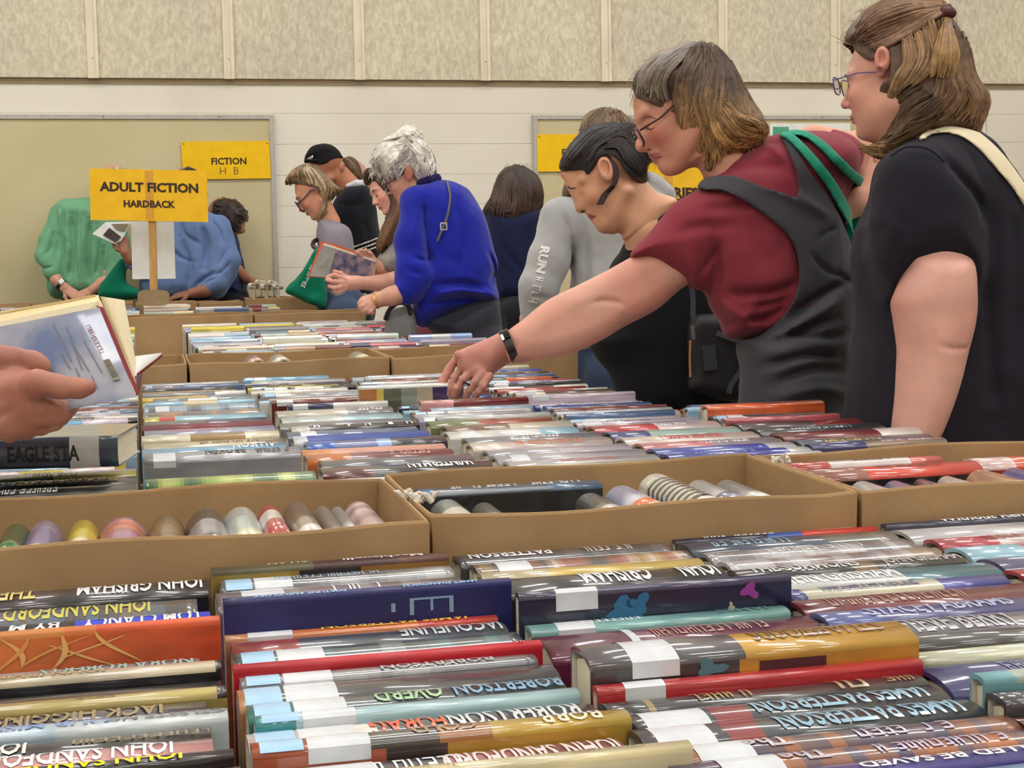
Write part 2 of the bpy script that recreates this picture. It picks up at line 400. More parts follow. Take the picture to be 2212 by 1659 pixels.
m_blue = noise_mat('pale_blue_sticker', rgb(150, 190, 222), rgb(170, 206, 232), 30, .35, coat=.5)
_lm = {}
def lmat(c):
    c = tuple(c)
    if c not in _lm: _lm[c] = flat_mat('lettering_ink', rgb(*c), .4, coat=.3)
    return _lm[c]
def glyph_mesh(n, rnd):
    """n letter-like marks, cap height 1, centred"""
    v = []; f = []
    def q(x0, x1, y0, y1):
        m_ = max(1, int((y1-y0)/.17))
        for i in range(m_):
            a, c = y0+(y1-y0)*i/m_, y0+(y1-y0)*(i+1)/m_
            b = len(v); v.extend([(x0, a), (x1, a), (x1, c), (x0, c)]); f.append([b, b+1, b+2, b+3])
    x = 0
    for i in range(n):
        if rnd.random() < .14: x += .5; continue
        w = rnd.choice((.5, .6, .7)); t = .16; k = rnd.randrange(7)
        q(x, x+t, 0, 1)
        if k in (0, 1, 4): q(x+w-t, x+w, 0, 1)
        if k in (0, 3, 5): q(x+t, x+w-t, .43, .57)
        if k in (2, 3, 4, 5): q(x+t, x+w-(t if k == 4 else 0), 0, t)
        if k in (1, 3, 5, 6): q(x+t, x+w-(t if k == 1 else 0), 1-t, 1)
        x += w+.2
    v = np.array(v) if v else np.zeros((0, 2))
    if len(v): v[:, 0] -= x/2
    return v, f
def lc(c): return (lin(c[0]), lin(c[1]), lin(c[2]))
def make_book(M, L, T, D, cols, side=None, rise=None, mat=None, texts=(), labels=(), nseg=None, pages=True):
    """M: matrix, local x along the spine, z out of the spine, y through the thickness (-y = towards camera).
    cols: [(u_end, colour)] along the spine, or a function u->colour ; side: colour list for the cover sides"""
    rise = T*.13 if rise is None else rise
    h = L/2; th = .0028
    ny = 8
    prof = []
    zs = -D
    prof.append((-T/2, zs)); prof.append((-T/2, -rise-.004))
    for i in range(ny+1):
        t = -1+2*i/ny
        tt = math.copysign(abs(t)**.85, t)
        prof.append((tt*T/2*(.985 if abs(t) == 1 else 1), -rise*t*t))
    prof.append((T/2, -rise-.004)); prof.append((T/2, zs))
    ins = []
    ins.append((-T/2+th, zs)); ins.append((-T/2+th, -rise-.006))
    for i in range(ny+1):
        t = -1+2*i/ny; ins.append((t*(T/2-th), -rise*t*t-th-.001))
    ins.append((T/2-th, -rise-.006)); ins.append((T/2-th, zs))
    if not callable(cols):
        us = sorted(set([0, 1]+[u for u, _ in cols]))
        def cf(u):
            for ue, c in cols:
                if u <= ue: return c
            return cols[-1][1]
    else:
        n_ = nseg or 24; us = [i/n_ for i in range(n_+1)]; cf = cols
    if side is None: sf = cf
    elif callable(side):
        sf = side; us = sorted(set(us+[i/20 for i in range(21)]))
    else:
        us = sorted(set(us+[u for u, _ in side]))
        def sf(u):
            for ue, c in side:
                if u <= ue: return c
            return side[-1][1]
    us = [u for i, u in enumerate(us) if i == 0 or u-us[i-1] > 1e-4]
    v = []; f = []; cc = []
    npf = len(prof)
    for u in us:
        x = -h+u*L; v += [(x, y, z) for y, z in prof]
    nu = len(us)
    for i in range(nu-1):
        um = (us[i]+us[i+1])/2; c = lc(cf(um)); s = lc(sf(um))
        for j in range(npf-1):
            a = i*npf+j; f.append([a, a+npf, a+npf+1, a+1]); cc.append(s if j in (0, npf-2) else c)
    b = len(v)
    for x in (-h, h): v += [(x, y, z) for y, z in ins]
    for j in range(npf-1):
        a = b+j; f.append([a, a+1, a+npf+1, a+npf]); cc.append((.75, .72, .65))
    e0 = lc(cf(0)); e1 = lc(cf(1))
    for j in range(npf-1):
        f.append([j, j+1, b+j+1, b+j]); cc.append(e0)
        a = (nu-1)*npf+j; f.append([a+1, a, b+npf+j, b+npf+j+1]); cc.append(e1)
    o = mk('book', v, f, mat or m_jack, None, cols=cc)
    me = o.data; sm = [False]*len(me.polygons)
    k = 0
    for i in range(nu-1):
        for j in range(npf-1):
            sm[k] = 1 <= j <= npf-3; k += 1
    me.polygons.foreach_set('use_smooth', sm)
    o.matrix_world = M
    if pages:
        m = MB(); pf = [(-T/2+th+.0004, zs+.003)]
        for i in range(ny+1):
            t = -1+2*i/ny; pf.append((t*(T/2-th-.0006), -rise*t*t*1.0-th-.006))
        pf.append((T/2-th-.0004, zs+.003))
        for x in (-h+.004, h-.004): m.v += [(x, y, z) for y, z in pf]
        q = len(pf)
        m.f += [list(range(q))[::-1], list(range(q, 2*q))]+[[j, j+1, j+1+q, j+q] for j in range(q-1)]+[[q-1, 0, q, 2*q-1]]
        m.build('page_block', m_page, o)
    def zspine(y): return -rise*min(1, abs(2*y/T))**2
    for (u0, u1, kind, wrap) in labels:
        nn = 8; m = MB(); x0, x1 = -h+u0*L, -h+u1*L
        pr = [(-T/2-.0006, -rise-.004-wrap)] if wrap > 0 else []
        for i in range(nn+1):
            t = -1+2*i/nn; tt = math.copysign(abs(t)**.85, t); pr.append((tt*T/2*.995-(.0004 if i == 0 else 0), -rise*t*t+.0006))
        for x in (x0, x1): m.v += [(x, y, z) for y, z in pr]
        q = len(pr); m.f = [[j, j+q, j+1+q, j+1] for j in range(q-1)]
        m.build('spine_label', m_label if kind == 'w' else m_blue, o)
    for tx in texts:
        s, u, size, col = tx[:4]; flip = tx[4] if len(tx) > 4 else True; yo = tx[5] if len(tx) > 5 else 0; wd = tx[6] if len(tx) > 6 else 1; bo = tx[7] if len(tx) > 7 else .02
        if isinstance(s, int): vv, ff = glyph_mesh(s, random)
        else: vv, ff = text_mesh(s, bo)
        if not len(vv): continue
        hh = size*T; sg = -1 if flip else 1
        pc = (.043 if not isinstance(s, int) else .03) if wd == 1 else wd
        nch = s if isinstance(s, int) else len(s)
        span = min(pc*nch, 2*min(u, 1-u)-.01)*L; wd = min(span/(np.ptp(vv[:, 0])*hh), 1.3)
        pts = []
        for a, b_ in vv:
            x = -h+u*L+sg*a*hh*wd; y = yo*T+sg*(b_-.5)*hh
            x = max(-h+.001, min(h-.001, x)); y = max(-T*.49, min(T*.49, y))
            pts.append((x, y, zspine(y)+.0009))
        mk('lettering', pts, ff, lmat(col), o)
    return o
def bookM(xc, yc, zt, tilt=0, yaw=0, roll=0):
    return Matrix.Translation((xc, yc, zt)) @ Matrix.Rotation(yaw, 4, 'Z') @ Matrix.Rotation(tilt, 4, 'X') @ Matrix.Rotation(roll, 4, 'Y')

CNAME = {
 'black': (26, 24, 28), 'charcoal': (58, 56, 60), 'dark grey': (84, 82, 86), 'grey': (128, 126, 132), 'silver': (168, 166, 172), 'white': (222, 220, 216),
 'cream': (224, 212, 178), 'pale grey': (192, 190, 194), 'lilac grey': (158, 152, 176), 'navy': (24, 28, 72), 'royal blue': (36, 60, 160), 'pale blue': (160, 190, 214),
 'sky blue': (112, 168, 204), 'steel blue': (86, 108, 146), 'teal': (48, 112, 118), 'pale green': (176, 200, 184), 'dark green': (44, 76, 54), 'red': (176, 34, 40),
 'dark red': (110, 26, 34), 'maroon': (86, 24, 42), 'pink': (212, 140, 148), 'rose': (176, 96, 98), 'orange': (206, 96, 42), 'mustard': (194, 146, 44), 'yellow': (222, 200, 84),
 'tan': (176, 146, 106), 'brown': (96, 66, 46), 'purple': (92, 68, 138), 'violet': (70, 58, 150), 'olive': (112, 104, 62)}
ORD = ['first', 'second', 'third', 'fourth', 'fifth', 'sixth', 'seventh', 'eighth', 'ninth', 'tenth', 'eleventh', 'twelfth', 'thirteenth', 'fourteenth', 'fifteenth', 'sixteenth', 'seventeenth', 'eighteenth', 'nineteenth', 'twentieth']
def ordw(i):
    if i < 20: return ORD[i]
    tens = ['', '', 'twenty', 'thirty', 'forty', 'fifty'][(i+1)//10]
    r = (i+1) % 10
    return tens.replace('ty', 'tieth') if r == 0 else tens+'-'+ORD[r-1]
K = CNAME
def img(*cs, seed=0, blk=.06):
    """mottled picture-like colouring along the spine"""
    r = random.Random(seed)
    seq = [r.choice(cs) for _ in range(int(1/blk)+3)]
    def fn(u):
        i = u/blk; k = int(i); a, b = seq[k], seq[k+1]; t = i-k
        return tuple(a[j]*(1-t)+b[j]*t for j in range(3))
    return fn

# ---------------------------------------------------------------- front table, one list per column: far -> near
TOPZ = .915
def yfrom(py, X, z):
    lo, hi = .3, 12
    for _ in range(40):
        mid = (lo+hi)/2
        if proj((X, mid, z))[1] > py: lo = mid
        else: hi = mid
    return (lo+hi)/2
FRONT = []
WL = [(.02, .13, 'b', .0), (.14, .30, 'w', .006)]
WO = [(.10, .22, 'w', .006)]
def B(py, desc, cols, z=0, L=.24, D=.16, side=None, texts=(), labels=(), mat=None, xo=0, Tm=1.0, nseg=None): return dict(py=py, desc=desc, cols=cols, z=z, L=L, D=D, side=side, texts=texts, labels=labels, mat=mat, xo=xo, Tm=Tm, nseg=nseg)
W_ = (226, 226, 230); YL = (226, 206, 60); PB = (120, 170, 225)
col1 = [
 B(1226, 'black and violet', [(.62, K['black']), (.97, (60, 52, 130)), (1, K['black'])], -.004, texts=[(9, .3, .3, (130, 130, 150))]),
 B(1247, 'black with white and gold capital letters', [(.4, (44, 34, 40)), (1, (24, 20, 24))], .004, texts=[('JOHN GRISHAM', .73, .62, W_), ('THE C', .2, .62, (205, 190, 110))]),
 B(1284, 'grey and brown with yellow lettering', img((64, 58, 56), (100, 92, 90), (78, 96, 116), seed=3), .0, L=.245, texts=[('JOHN SANDFORD', .55, .6, (200, 190, 80))]),
 B(1312, 'black and bright blue with white letters', [(.52, (26, 22, 26)), (1, (24, 50, 205))], .004, L=.25, texts=[('TOM CLANCY', .76, .62, W_), ('BY M', .38, .4, W_)], mat=m_matte),
 B(1332, 'bright orange with pale gold streaks', [(.5, (204, 128, 58)), (.6, (206, 110, 50)), (1, (200, 82, 36))], .026, L=.255, Tm=1.0, side=lambda u: tuple(a*(1-u)+b*u for a, b in zip((210, 134, 70), (192, 66, 30))), mat=m_matte, xo=.004),
 B(1402, 'lilac grey with pale aqua letters', [(.3, (170, 170, 196)), (1, (158, 152, 158))], -.004, texts=[('NORA ROBERTS', .72, .66, (160, 196, 190)), ('NIG', .12, .66, W_)]),
 B(1426, 'beige with a black lower edge', [(.98, (196, 184, 158)), (1, K['black'])], .002, L=.235, side=[(1, K['black'])], texts=[('JOHN IRVING', .4, .45, (168, 152, 120))]),
 B(1462, 'black with grey sheen', [(1, (34, 32, 34))], -.006, L=.25),
 B(1482, 'khaki gold', [(.97, (176, 160, 96)), (1, K['black'])], .004, L=.245, side=[(1, (150, 132, 66))], texts=[(5, .6, .3, (90, 76, 30))]),
 B(1508, 'dark indigo with gold letters', [(1, (52, 44, 62))], .0, texts=[('JACK HIGGINS', .62, .6, (150, 132, 96)), (14, .22, .35, (150, 132, 96))]),
 B(1530, 'pale icy blue', [(.5, (176, 196, 212)), (1, (196, 206, 208))], .004, texts=[('CELESTE NG', .82, .4, (120, 126, 130)), ('OUR MISSING', .42, .5, (130, 156, 196))]),
 B(1563, 'black with one white title', [(1, (30, 26, 28))], .0, texts=[('JOHNS STO', .3, .62, (220, 220, 215)), (13, .8, .22, (150, 130, 100))]),
 B(1589, 'dusty rose with large white letters', [(.4, (150, 84, 84)), (1, (196, 140, 138))], .004, texts=[('JOHN SANDFORD', .62, .72, W_)]),
 B(1619, 'black with large yellow letters', [(1, (30, 28, 30))], .006, L=.255, texts=[('JOHN SANDFORD', .6, .8, (226, 214, 30))]),
 B(1655, 'brown leather look', [(1, (90, 60, 50))], .0),
 B(1690, 'plain charcoal', [(1, (60, 60, 64))], .0),
]
col2 = [
 B(1192, 'brown and olive with small white title', [(.42, (100, 92, 66)), (.78, (78, 52, 50)), (1, (96, 62, 54))], .008, L=.25, side=[(.36, (150, 124, 44)), (.62, (30, 26, 30)), (1, (140, 100, 36))], texts=[('ALLAN', .32, .35, (190, 184, 160)), ('Machiavelli', .72, .5, W_)], mat=m_matte),
 B(1219, 'silver grey', img((118, 118, 120), (150, 150, 150), (88, 88, 92), seed=5), 0, texts=[(15, .45, .35, (150, 170, 190))], labels=WL),
 B(1238, 'mauve and charcoal', img((120, 100, 116), (86, 84, 92), (150, 150, 150), seed=8), 0, L=.245, texts=[(7, .55, .5, W_)], labels=[(.1, .27, 'w', .01)]),
 B(1252, 'tall navy blue with pale blue lettering', [(.06, (32, 34, 84)), (1, (34, 36, 98))], .03, L=.262, side=[(1, (32, 34, 92))], mat=m_matte, texts=[('JANET EVANOVICH', .75, .3, PB, True, -.2, .024), ('FORTUNE AND GLORY', .26, .3, PB, True, -.2, .022)]),
 B(1318, 'orange and red with gold letters', [(.24, (206, 150, 110)), (.7, (204, 112, 52)), (1, (184, 62, 50))], 0, L=.245, texts=[('JAMES PATTERSON', .62, .6, (226, 180, 70))], labels=[(.08, .24, 'w', .01)]),
 B(1336, 'slate grey', [(.24, (150, 60, 56)), (1, (68, 72, 80))], 0, texts=[('JACQUELINE', .8, .5, (170, 176, 180))]),
 B(1360, 'dark with a blurred teal picture', img((40, 60, 66), (60, 104, 108), (34, 44, 52), (150, 160, 150), seed=4), .004, texts=(), labels=WL),
 B(1386, 'bright red cloth', [(1, (186, 22, 38))], .006, L=.255, mat=m_matte, texts=[(3, .93, .4, (214, 100, 96))]),
 B(1404, 'grey and black with two white labels', img((120, 116, 116), (84, 84, 88), seed=15), 0, texts=[('ROBERTSON', .66, .4, (170, 170, 170))], labels=WL),
 B(1430, 'charcoal glossy', [(.12, (196, 140, 90)), (1, (62, 60, 62))], 0, L=.25, labels=WL),
 B(1462, 'dark teal with green and blue letters', [(.3, (40, 130, 126)), (1, (48, 60, 66))], .002, texts=[('OVERD', .5, .6, (150, 186, 140)), ('ROBERTSON', .82, .6, (110, 150, 180))], labels=WL),
 B(1487, 'pale aqua blue', [(.12, (60, 150, 150)), (1, (166, 200, 206))], .004, labels=WL),
 B(1514, 'black and white with orange letters', [(.36, (226, 214, 210)), (.55, (60, 54, 56)), (1, (70, 66, 70))], 0, L=.25, texts=[('FORAG', .45, .7, (226, 84, 40)), ('ROBERTSON', .76, .7, (205, 205, 205))], labels=WL),
 B(1536, 'mustard yellow and brown picture', [(.3, (170, 80, 50)), (.48, (60, 52, 44)), (.62, (150, 96, 44)), (1, (178, 146, 48))], .008, L=.262, side=[(.34, (170, 90, 60)), (.5, (60, 48, 40)), (1, (176, 138, 44))], texts=[('COLD', .5, .5, (160, 130, 90)), ('BORR', .84, .75, (216, 206, 180))], labels=WL),
 B(1584, 'rose and navy with white letters', [(.3, (160, 60, 66)), (.5, (44, 40, 60)), (1, (160, 96, 100))], 0, texts=[('JOHN SANDFORD', .74, .6, (220, 205, 205)), (8, .4, .5, W_)], labels=[(.05, .3, 'w', .008)]),
 B(1610, 'cream with thin brown title', [(1, (214, 200, 156))], .014, L=.275, side=[(1, (214, 202, 164))], texts=[('DONNA TARTT', .8, .26, (120, 96, 60), True, 0, 1, 0), ('The Goldfinch', .35, .34, (150, 124, 80), True, 0, 1, 0)]),
 B(1660, 'pale frosted plastic wrapped', [(1, (188, 194, 200))], 0, L=.25),
]
col3 = [
 B(1162, 'dark grey with a red edge', img((60, 58, 64), (96, 92, 96), seed=22), 0, texts=[('PATTERSON', .25, .45, W_), (8, .7, .5, (190, 180, 170))]),
 B(1186, 'black and multicoloured', img((70, 60, 62), (140, 80, 66), (70, 110, 160), (150, 120, 60), (190, 170, 160), seed=31, blk=.045), 0, labels=[(.1, .25, 'w', .004)], nseg=40),
 B(1204, 'gold cream', [(.3, (190, 176, 140)), (1, (206, 178, 96))], 0),
 B(1213, 'black with white condensed letters', [(1, (34, 32, 36))], .002, texts=[('JOHN', .9, .66, W_), ('GRISHAM', .53, .66, W_)]),
 B(1240, 'big dark navy with blue smoke, pink flower', [(.2, (60, 54, 84)), (1, (52, 44, 84))], .026, L=.262, side=[(.5, (24, 28, 54)), (1, (20, 22, 58))], labels=[(.13, .28, 'w', .012)]),
 B(1306, 'pale teal', [(.5, (128, 176, 172)), (1, (120, 168, 164))], 0, L=.245, texts=[('JAMES', .83, .4, (90, 130, 130)), (8, .3, .35, W_)], labels=[(.1, .24, 'w', .004)]),
 B(1322, 'maroon', [(1, (96, 28, 58))], 0, L=.25, texts=[(14, .6, .32, (170, 120, 110))], labels=[(.3, .33, 'w', .0)]),
 B(1338, 'big amber and black with dark bands', [(.46, (78, 72, 76)), (1, (196, 148, 44))], .026, L=.27, side=[(.44, (58, 50, 48)), (1, (192, 136, 40))], texts=[('STUART', .8, .45, (120, 80, 30)), ('WOODS', .62, .5, (120, 80, 30))], labels=[(.12, .26, 'w', .008)]),
 B(1424, 'cherry red with a white label', [(.2, (176, 30, 40)), (1, (186, 40, 48))], .008, L=.265, labels=[(.08, .2, 'w', .016)]),
 B(1448, 'black leather look with gold bands', [(.12, (48, 46, 50)), (.14, (150, 130, 80)), (.16, (48, 46, 50)), (1, (52, 50, 52))], 0, L=.255, texts=[(6, .35, .5, (150, 130, 80)), (4, .7, .7, (140, 120, 80)), (3, .92, .4, (140, 120, 80))]),
 B(1480, 'black with pale blue capitals, red band', [(.27, (50, 48, 54)), (.38, (130, 40, 44)), (1, (46, 50, 58))], .0, L=.25, texts=[('JAMES PATTERSON', .68, .66, (134, 170, 190), True, 0, .037)], labels=[(.06, .25, 'w', .008)]),
 B(1506, 'slate with pale blue capitals, red band', [(.24, (50, 48, 54)), (.34, (130, 40, 44)), (1, (50, 56, 64))], .002, L=.255, texts=[('JAMES PATTERSON', .68, .66, (134, 170, 190), True, 0, .037)], labels=[(.04, .2, 'w', .01)]),
 B(1545, 'brown and purple with a fiery blot', img((70, 56, 72), (96, 72, 84), (150, 90, 50), (64, 56, 84), seed=12), .002, L=.26, texts=[('The', .3, .55, (190, 180, 184)), (9, .68, .5, (190, 180, 200))], labels=[(.1, .25, 'w', .014)]),
 B(1576, 'purple brown with an orange smudge', img((74, 60, 84), (90, 70, 90), (160, 94, 50), (60, 52, 90), seed=19), .002, L=.26, texts=[('The', .35, .55, (180, 172, 184)), (12, .72, .5, (180, 172, 200))], labels=[(.12, .28, 'w', .014)]),
 B(1606, 'blue violet with white letters', [(.2, (96, 120, 120)), (1, (62, 56, 138))], .002, L=.26, texts=[('CALLED BE SAVED', .72, .42, W_)]),
 B(1640, 'pale aqua with silver', img((120, 160, 176), (150, 176, 190), (90, 120, 150), seed=2), 0),
 B(1670, 'plain black', [(1, (40, 40, 44))], 0),
]
col4 = [
 B(1113, 'red, blue and black', [(.45, (30, 32, 60)), (.62, (34, 78, 160)), (1, (196, 52, 44))], .0, L=.25, texts=[(14, .3, .5, W_), (9, .8, .3, (230, 150, 140))]),
 B(1135, 'black with a silver and tan end', [(.66, (60, 70, 90)), (.9, (96, 92, 84)), (1, (120, 116, 110))], 0, L=.25, texts=[(12, .3, .5, (150, 180, 200))]),
 B(1162, 'silver grey picture', img((110, 104, 108), (150, 146, 148), (180, 178, 180), seed=41), 0, texts=[(16, .5, .4, (210, 210, 210))]),
 B(1180, 'white and tan picture', img((130, 110, 110), (180, 176, 178), (150, 130, 110), seed=45), 0),
 B(1197, 'black with grey capitals, tan patch', [(.5, (52, 48, 48)), (.6, (120, 100, 70)), (1, (60, 58, 58))], 0, L=.255, texts=[('THE SUMMONS', .3, .55, (190, 188, 186), False), ('JOHN GRISHAM', .82, .55, (170, 168, 166), False)]),
 B(1212, 'pale blue, white and teal', [(.1, (140, 176, 190)), (.6, (182, 186, 180)), (1, (60, 116, 130))], 0, L=.262, texts=[('JOHN GRISHAM', .33, .5, W_, False)]),
 B(1238, 'navy with a cream line', [(.1, (46, 50, 120)), (.7, (190, 186, 160)), (1, (60, 64, 150))], 0, texts=[(14, .4, .5, (60, 60, 110), False)]),
 B(1254, 'dark maroon with gold title', [(1, (112, 40, 48))], 0, L=.255, texts=[(18, .4, .5, (150, 110, 90), False)]),
 B(1280, 'indigo with pale grey letters', [(.2, (90, 100, 160)), (1, (80, 80, 130))], .002, L=.26, texts=[('STACEY ABRAMS', .45, .55, (160, 166, 200), False)]),
 B(1302, 'grey and black with black letters', [(.6, (96, 94, 100)), (1, (120, 116, 120))], .002, texts=[('STEVE BERRY', .4, .62, (170, 168, 170), False)]),
 B(1332, 'charcoal olive', [(1, (66, 64, 62))], .004, L=.25),
 B(1364, 'cream yellow strip', [(.6, (196, 198, 170)), (1, (206, 208, 180))], 0, L=.25),
 B(1382, 'navy with silver letters', [(1, (54, 56, 110))], 0, texts=[(15, .5, .4, (150, 150, 176), False)]),
 B(1398, 'big pale sage green', [(.1, (110, 160, 166)), (1, (160, 170, 156))], .02, L=.262, side=[(1, (110, 160, 166))], mat=m_matte),
 B(1436, 'big black with orange letters', [(.08, (60, 58, 60)), (1, (50, 48, 50))], .012, L=.262, texts=[('ROBERT LUDLUM', .62, .36, (170, 84, 60), False)]),
 B(1486, 'brown red metallic letters', [(1, (92, 40, 34))], .002, L=.25, texts=[(8, .5, .7, (176, 96, 66), False)]),
 B(1520, 'dark slate teal', [(1, (60, 76, 84))], .0, L=.24),
 B(1560, 'deep navy', [(1, (30, 34, 70))], 0),
 B(1600, 'pale grey', [(1, (150, 150, 156))], 0),
 B(1650, 'dark brown', [(1, (70, 50, 44))], 0),
]
col5 = [
 B(1093, 'navy with bold white italic letters', [(1, (60, 60, 80))], .002, L=.25, texts=[('Without Remorse', .6, .8, W_, False, 0, .05)]),
 B(1112, 'pale silver', [(1, (186, 184, 186))], 0, L=.25),
 B(1135, 'rose and white with thin letters', [(.3, (170, 60, 70)), (1, (190, 160, 160))], 0, texts=[(16, .5, .4, (150, 60, 66), False)]),
 B(1150, 'pale blue and pink', [(.3, (150, 190, 206)), (1, (200, 190, 196))], 0, texts=[(14, .5, .4, (190, 80, 80), False)]),
 B(1172, 'dusky purple', [(1, (96, 88, 120))], 0, texts=[(8, .7, .5, (170, 160, 190), False)]),
 B(1195, 'scarlet and white', [(.5, (170, 40, 50)), (1, (206, 180, 176))], 0),
 B(1214, 'slate blue', [(1, (80, 84, 140))], 0),
 B(1236, 'burgundy', [(1, (106, 36, 48))], 0, texts=[(12, .4, .4, (180, 130, 130), False)]),
 B(1262, 'blue with white band', [(.3, (220, 220, 224)), (1, (60, 66, 150))], 0),
 B(1290, 'charcoal', [(1, (70, 70, 76))], 0),
 B(1318, 'tan and black', [(.6, (60, 58, 58)), (1, (160, 130, 80))], .0),
 B(1346, 'sage', [(1, (150, 160, 140))], 0), B(1372, 'navy sheen', [(1, (50, 52, 96))], 0), B(1400, 'aqua green', [(1, (130, 166, 160))], 0),
]
book_count = [0]
ZONES = []
def place_front(lst, xl, xr, name, lean=.09, mid=False):
    xm = xr
    ysf = [yfrom(b['py'], xr-.03, TOPZ+b['z']) for b in lst]
    lim = 99 if mid else 1.612 if xr < .31 else 1.636
    ysf = [min(y, lim-.0*i) for i, y in enumerate(ysf)]
    for i in range(1, len(ysf)): ysf[i] = min(ysf[i], ysf[i-1]-.016)
    for i, b in enumerate(lst):
        yf = ysf[i]; yn = ysf[i+1] if i+1 < len(lst) else yf-.036
        T = max(.011, (yf-yn)-.0012)
        if b['z'] > .018: T = min(T, .062)
        T = min(T, .075)
        b['T'] = T; L = b['L']
        xc = xl+L/2 if xl+L > xr-.004 else xr-L/2-random.uniform(0, .006)
        if xl+L <= xr-.004 and random.random() < .5: xc = xl+.004+L/2
        xc += b['xo']
        M = bookM(xc, yf-T/2, TOPZ+b['z'], lean*random.uniform(.6, 1.2)*0, random.uniform(-.006, .006))
        bh = TOPZ+b['z']-.7515
        lb = b['labels']
        side = b['side']
        o = make_book(M, L, T, bh, b['cols'], side, T*.10 if T > .02 else T*.14, b['mat'], b['texts'], lb, b['nseg'])
        if mid: tag(o, f"{b['desc']} hardback near the front, {name} column, middle table", 'book', 'hardbacks in rows on the middle table')
        else: tag(o, f"{b['desc']} hardback, {ordw(i)} in the {name} front column", 'book', 'hardbacks packed in the front rows')
        book_count[0] += 1
        ZONES.append(o)
    return ysf[0]
place_front(col1, -.21, .052, 'leftmost')
place_front(col2, .058, .306, 'second')
place_front(col3, .316, .571, 'third')
place_front(col4, .577, .826, 'fourth')
place_front(col5, .838, 1.09, 'rightmost')

# framed letters and pictures printed on the near covers of the tall books
def side_mark(o, T, L, polys, col, name='cover_art', lift=.0008):
    m = MB()
    for p in polys:
        b0 = len(m.v); m.v += [(-L/2+u*L, -T/2-lift, z) for u, z in p]; m.f.append([b0+i for i in range(len(p))])
    return m.build(name, lmat(col), o)
def rect(u0, u1, z0, z1): return [(u0, z0), (u1, z0), (u1, z1), (u0, z1)]
def blob(u, z, ru, rz, sd, n=18):
    r = random.Random(sd); a_ = [1+.35*math.sin(3*i*2*math.pi/n+sd)+r.uniform(-.15, .15) for i in range(n)]
    return [(u+ru*a_[i]*math.cos(2*math.pi*i/n), z+rz*a_[i]*math.sin(2*math.pi*i/n)) for i in range(n)]
def find(desc): return [o for o in ZONES if o['label'].startswith(desc)][0]
bk_ = find('tall navy'); d = col2[3]; t_ = d['T']
side_mark(bk_, t_, d['L'], [rect(.635, .79, -.0105, -.0125), rect(.635, .65, -.0125, -.026), rect(.708, .718, -.0125, -.023), rect(.775, .79, -.0125, -.026), rect(.57, .585, -.014, -.022)], (130, 160, 190), 'cover_letter')
bk_ = find('big dark navy'); d = col3[4]; t_ = d['T']
side_mark(bk_, t_, d['L'], [blob(.37, -.022, .055, .012, 3), blob(.43, -.016, .035, .008, 5), blob(.32, -.032, .03, .006, 7)], (44, 104, 146))
side_mark(bk_, t_, d['L'], [blob(.84, -.012, .03, .007, 4)], (150, 60, 150)); side_mark(bk_, t_, d['L'], [blob(.77, -.026, .012, .004, 9)], (180, 170, 150))
bk_ = find('big amber'); d = col3[7]; t_ = d['T']
side_mark(bk_, t_, d['L'], [rect(.5, .705, -.012, -.029)], (74, 34, 40)); side_mark(bk_, t_, d['L'], [rect(.53, .62, -.029, -.034), rect(.65, .69, -.029, -.033)], (60, 44, 30))
side_mark(bk_, t_, d['L'], [rect(.19, .265, -.022, -.025), rect(.19, .203, -.025, -.038), rect(.221, .234, -.025, -.036), rect(.252, .265, -.025, -.038), rect(.19, .265, -.036, -.038)], (214, 204, 206), 'cover_letter')
side_mark(bk_, t_, d['L'], [blob(.35, -.014, .04, .006, 2)], (80, 120, 130)); side_mark(bk_, t_, d['L'], [blob(.8, -.024, .06, .008, 6)], (206, 120, 50))
bk_ = find('bright orange'); d = col1[4]; t_ = d['T']
for i, (u0, z0, u1, z1) in enumerate([(.3, -.004, .36, -.03), (.36, -.004, .3, -.034), (.42, -.012, .72, -.036), (.58, -.006, .36, -.03), (.62, -.004, .72, -.032), (.2, -.01, .12, -.034), (.5, -.005, .44, -.034), (.1, -.006, .2, -.03), (.66, -.008, .5, -.026)]):
    n = 8; P1 = []; P2 = []
    for k in range(n+1):
        t = k/n; u = u0+(u1-u0)*t+.03*math.sin(t*3.1+i); z = z0+(z1-z0)*t; w = .010*math.sin(math.pi*(.1+.85*t))
        P1.append((u-w, z)); P2.append((u+w, z))
    m = MB(); 
    for k in range(n): m.v += [(-d['L']/2+u*d['L'], -t_/2-.0008-.0001*i, z) for u, z in (P1[k], P2[k], P2[k+1], P1[k+1])]; m.f.append([4*k, 4*k+1, 4*k+2, 4*k+3])
    m.build('cover_art', lmat(((222, 170, 104), (214, 150, 80))[i % 2]), bk_)

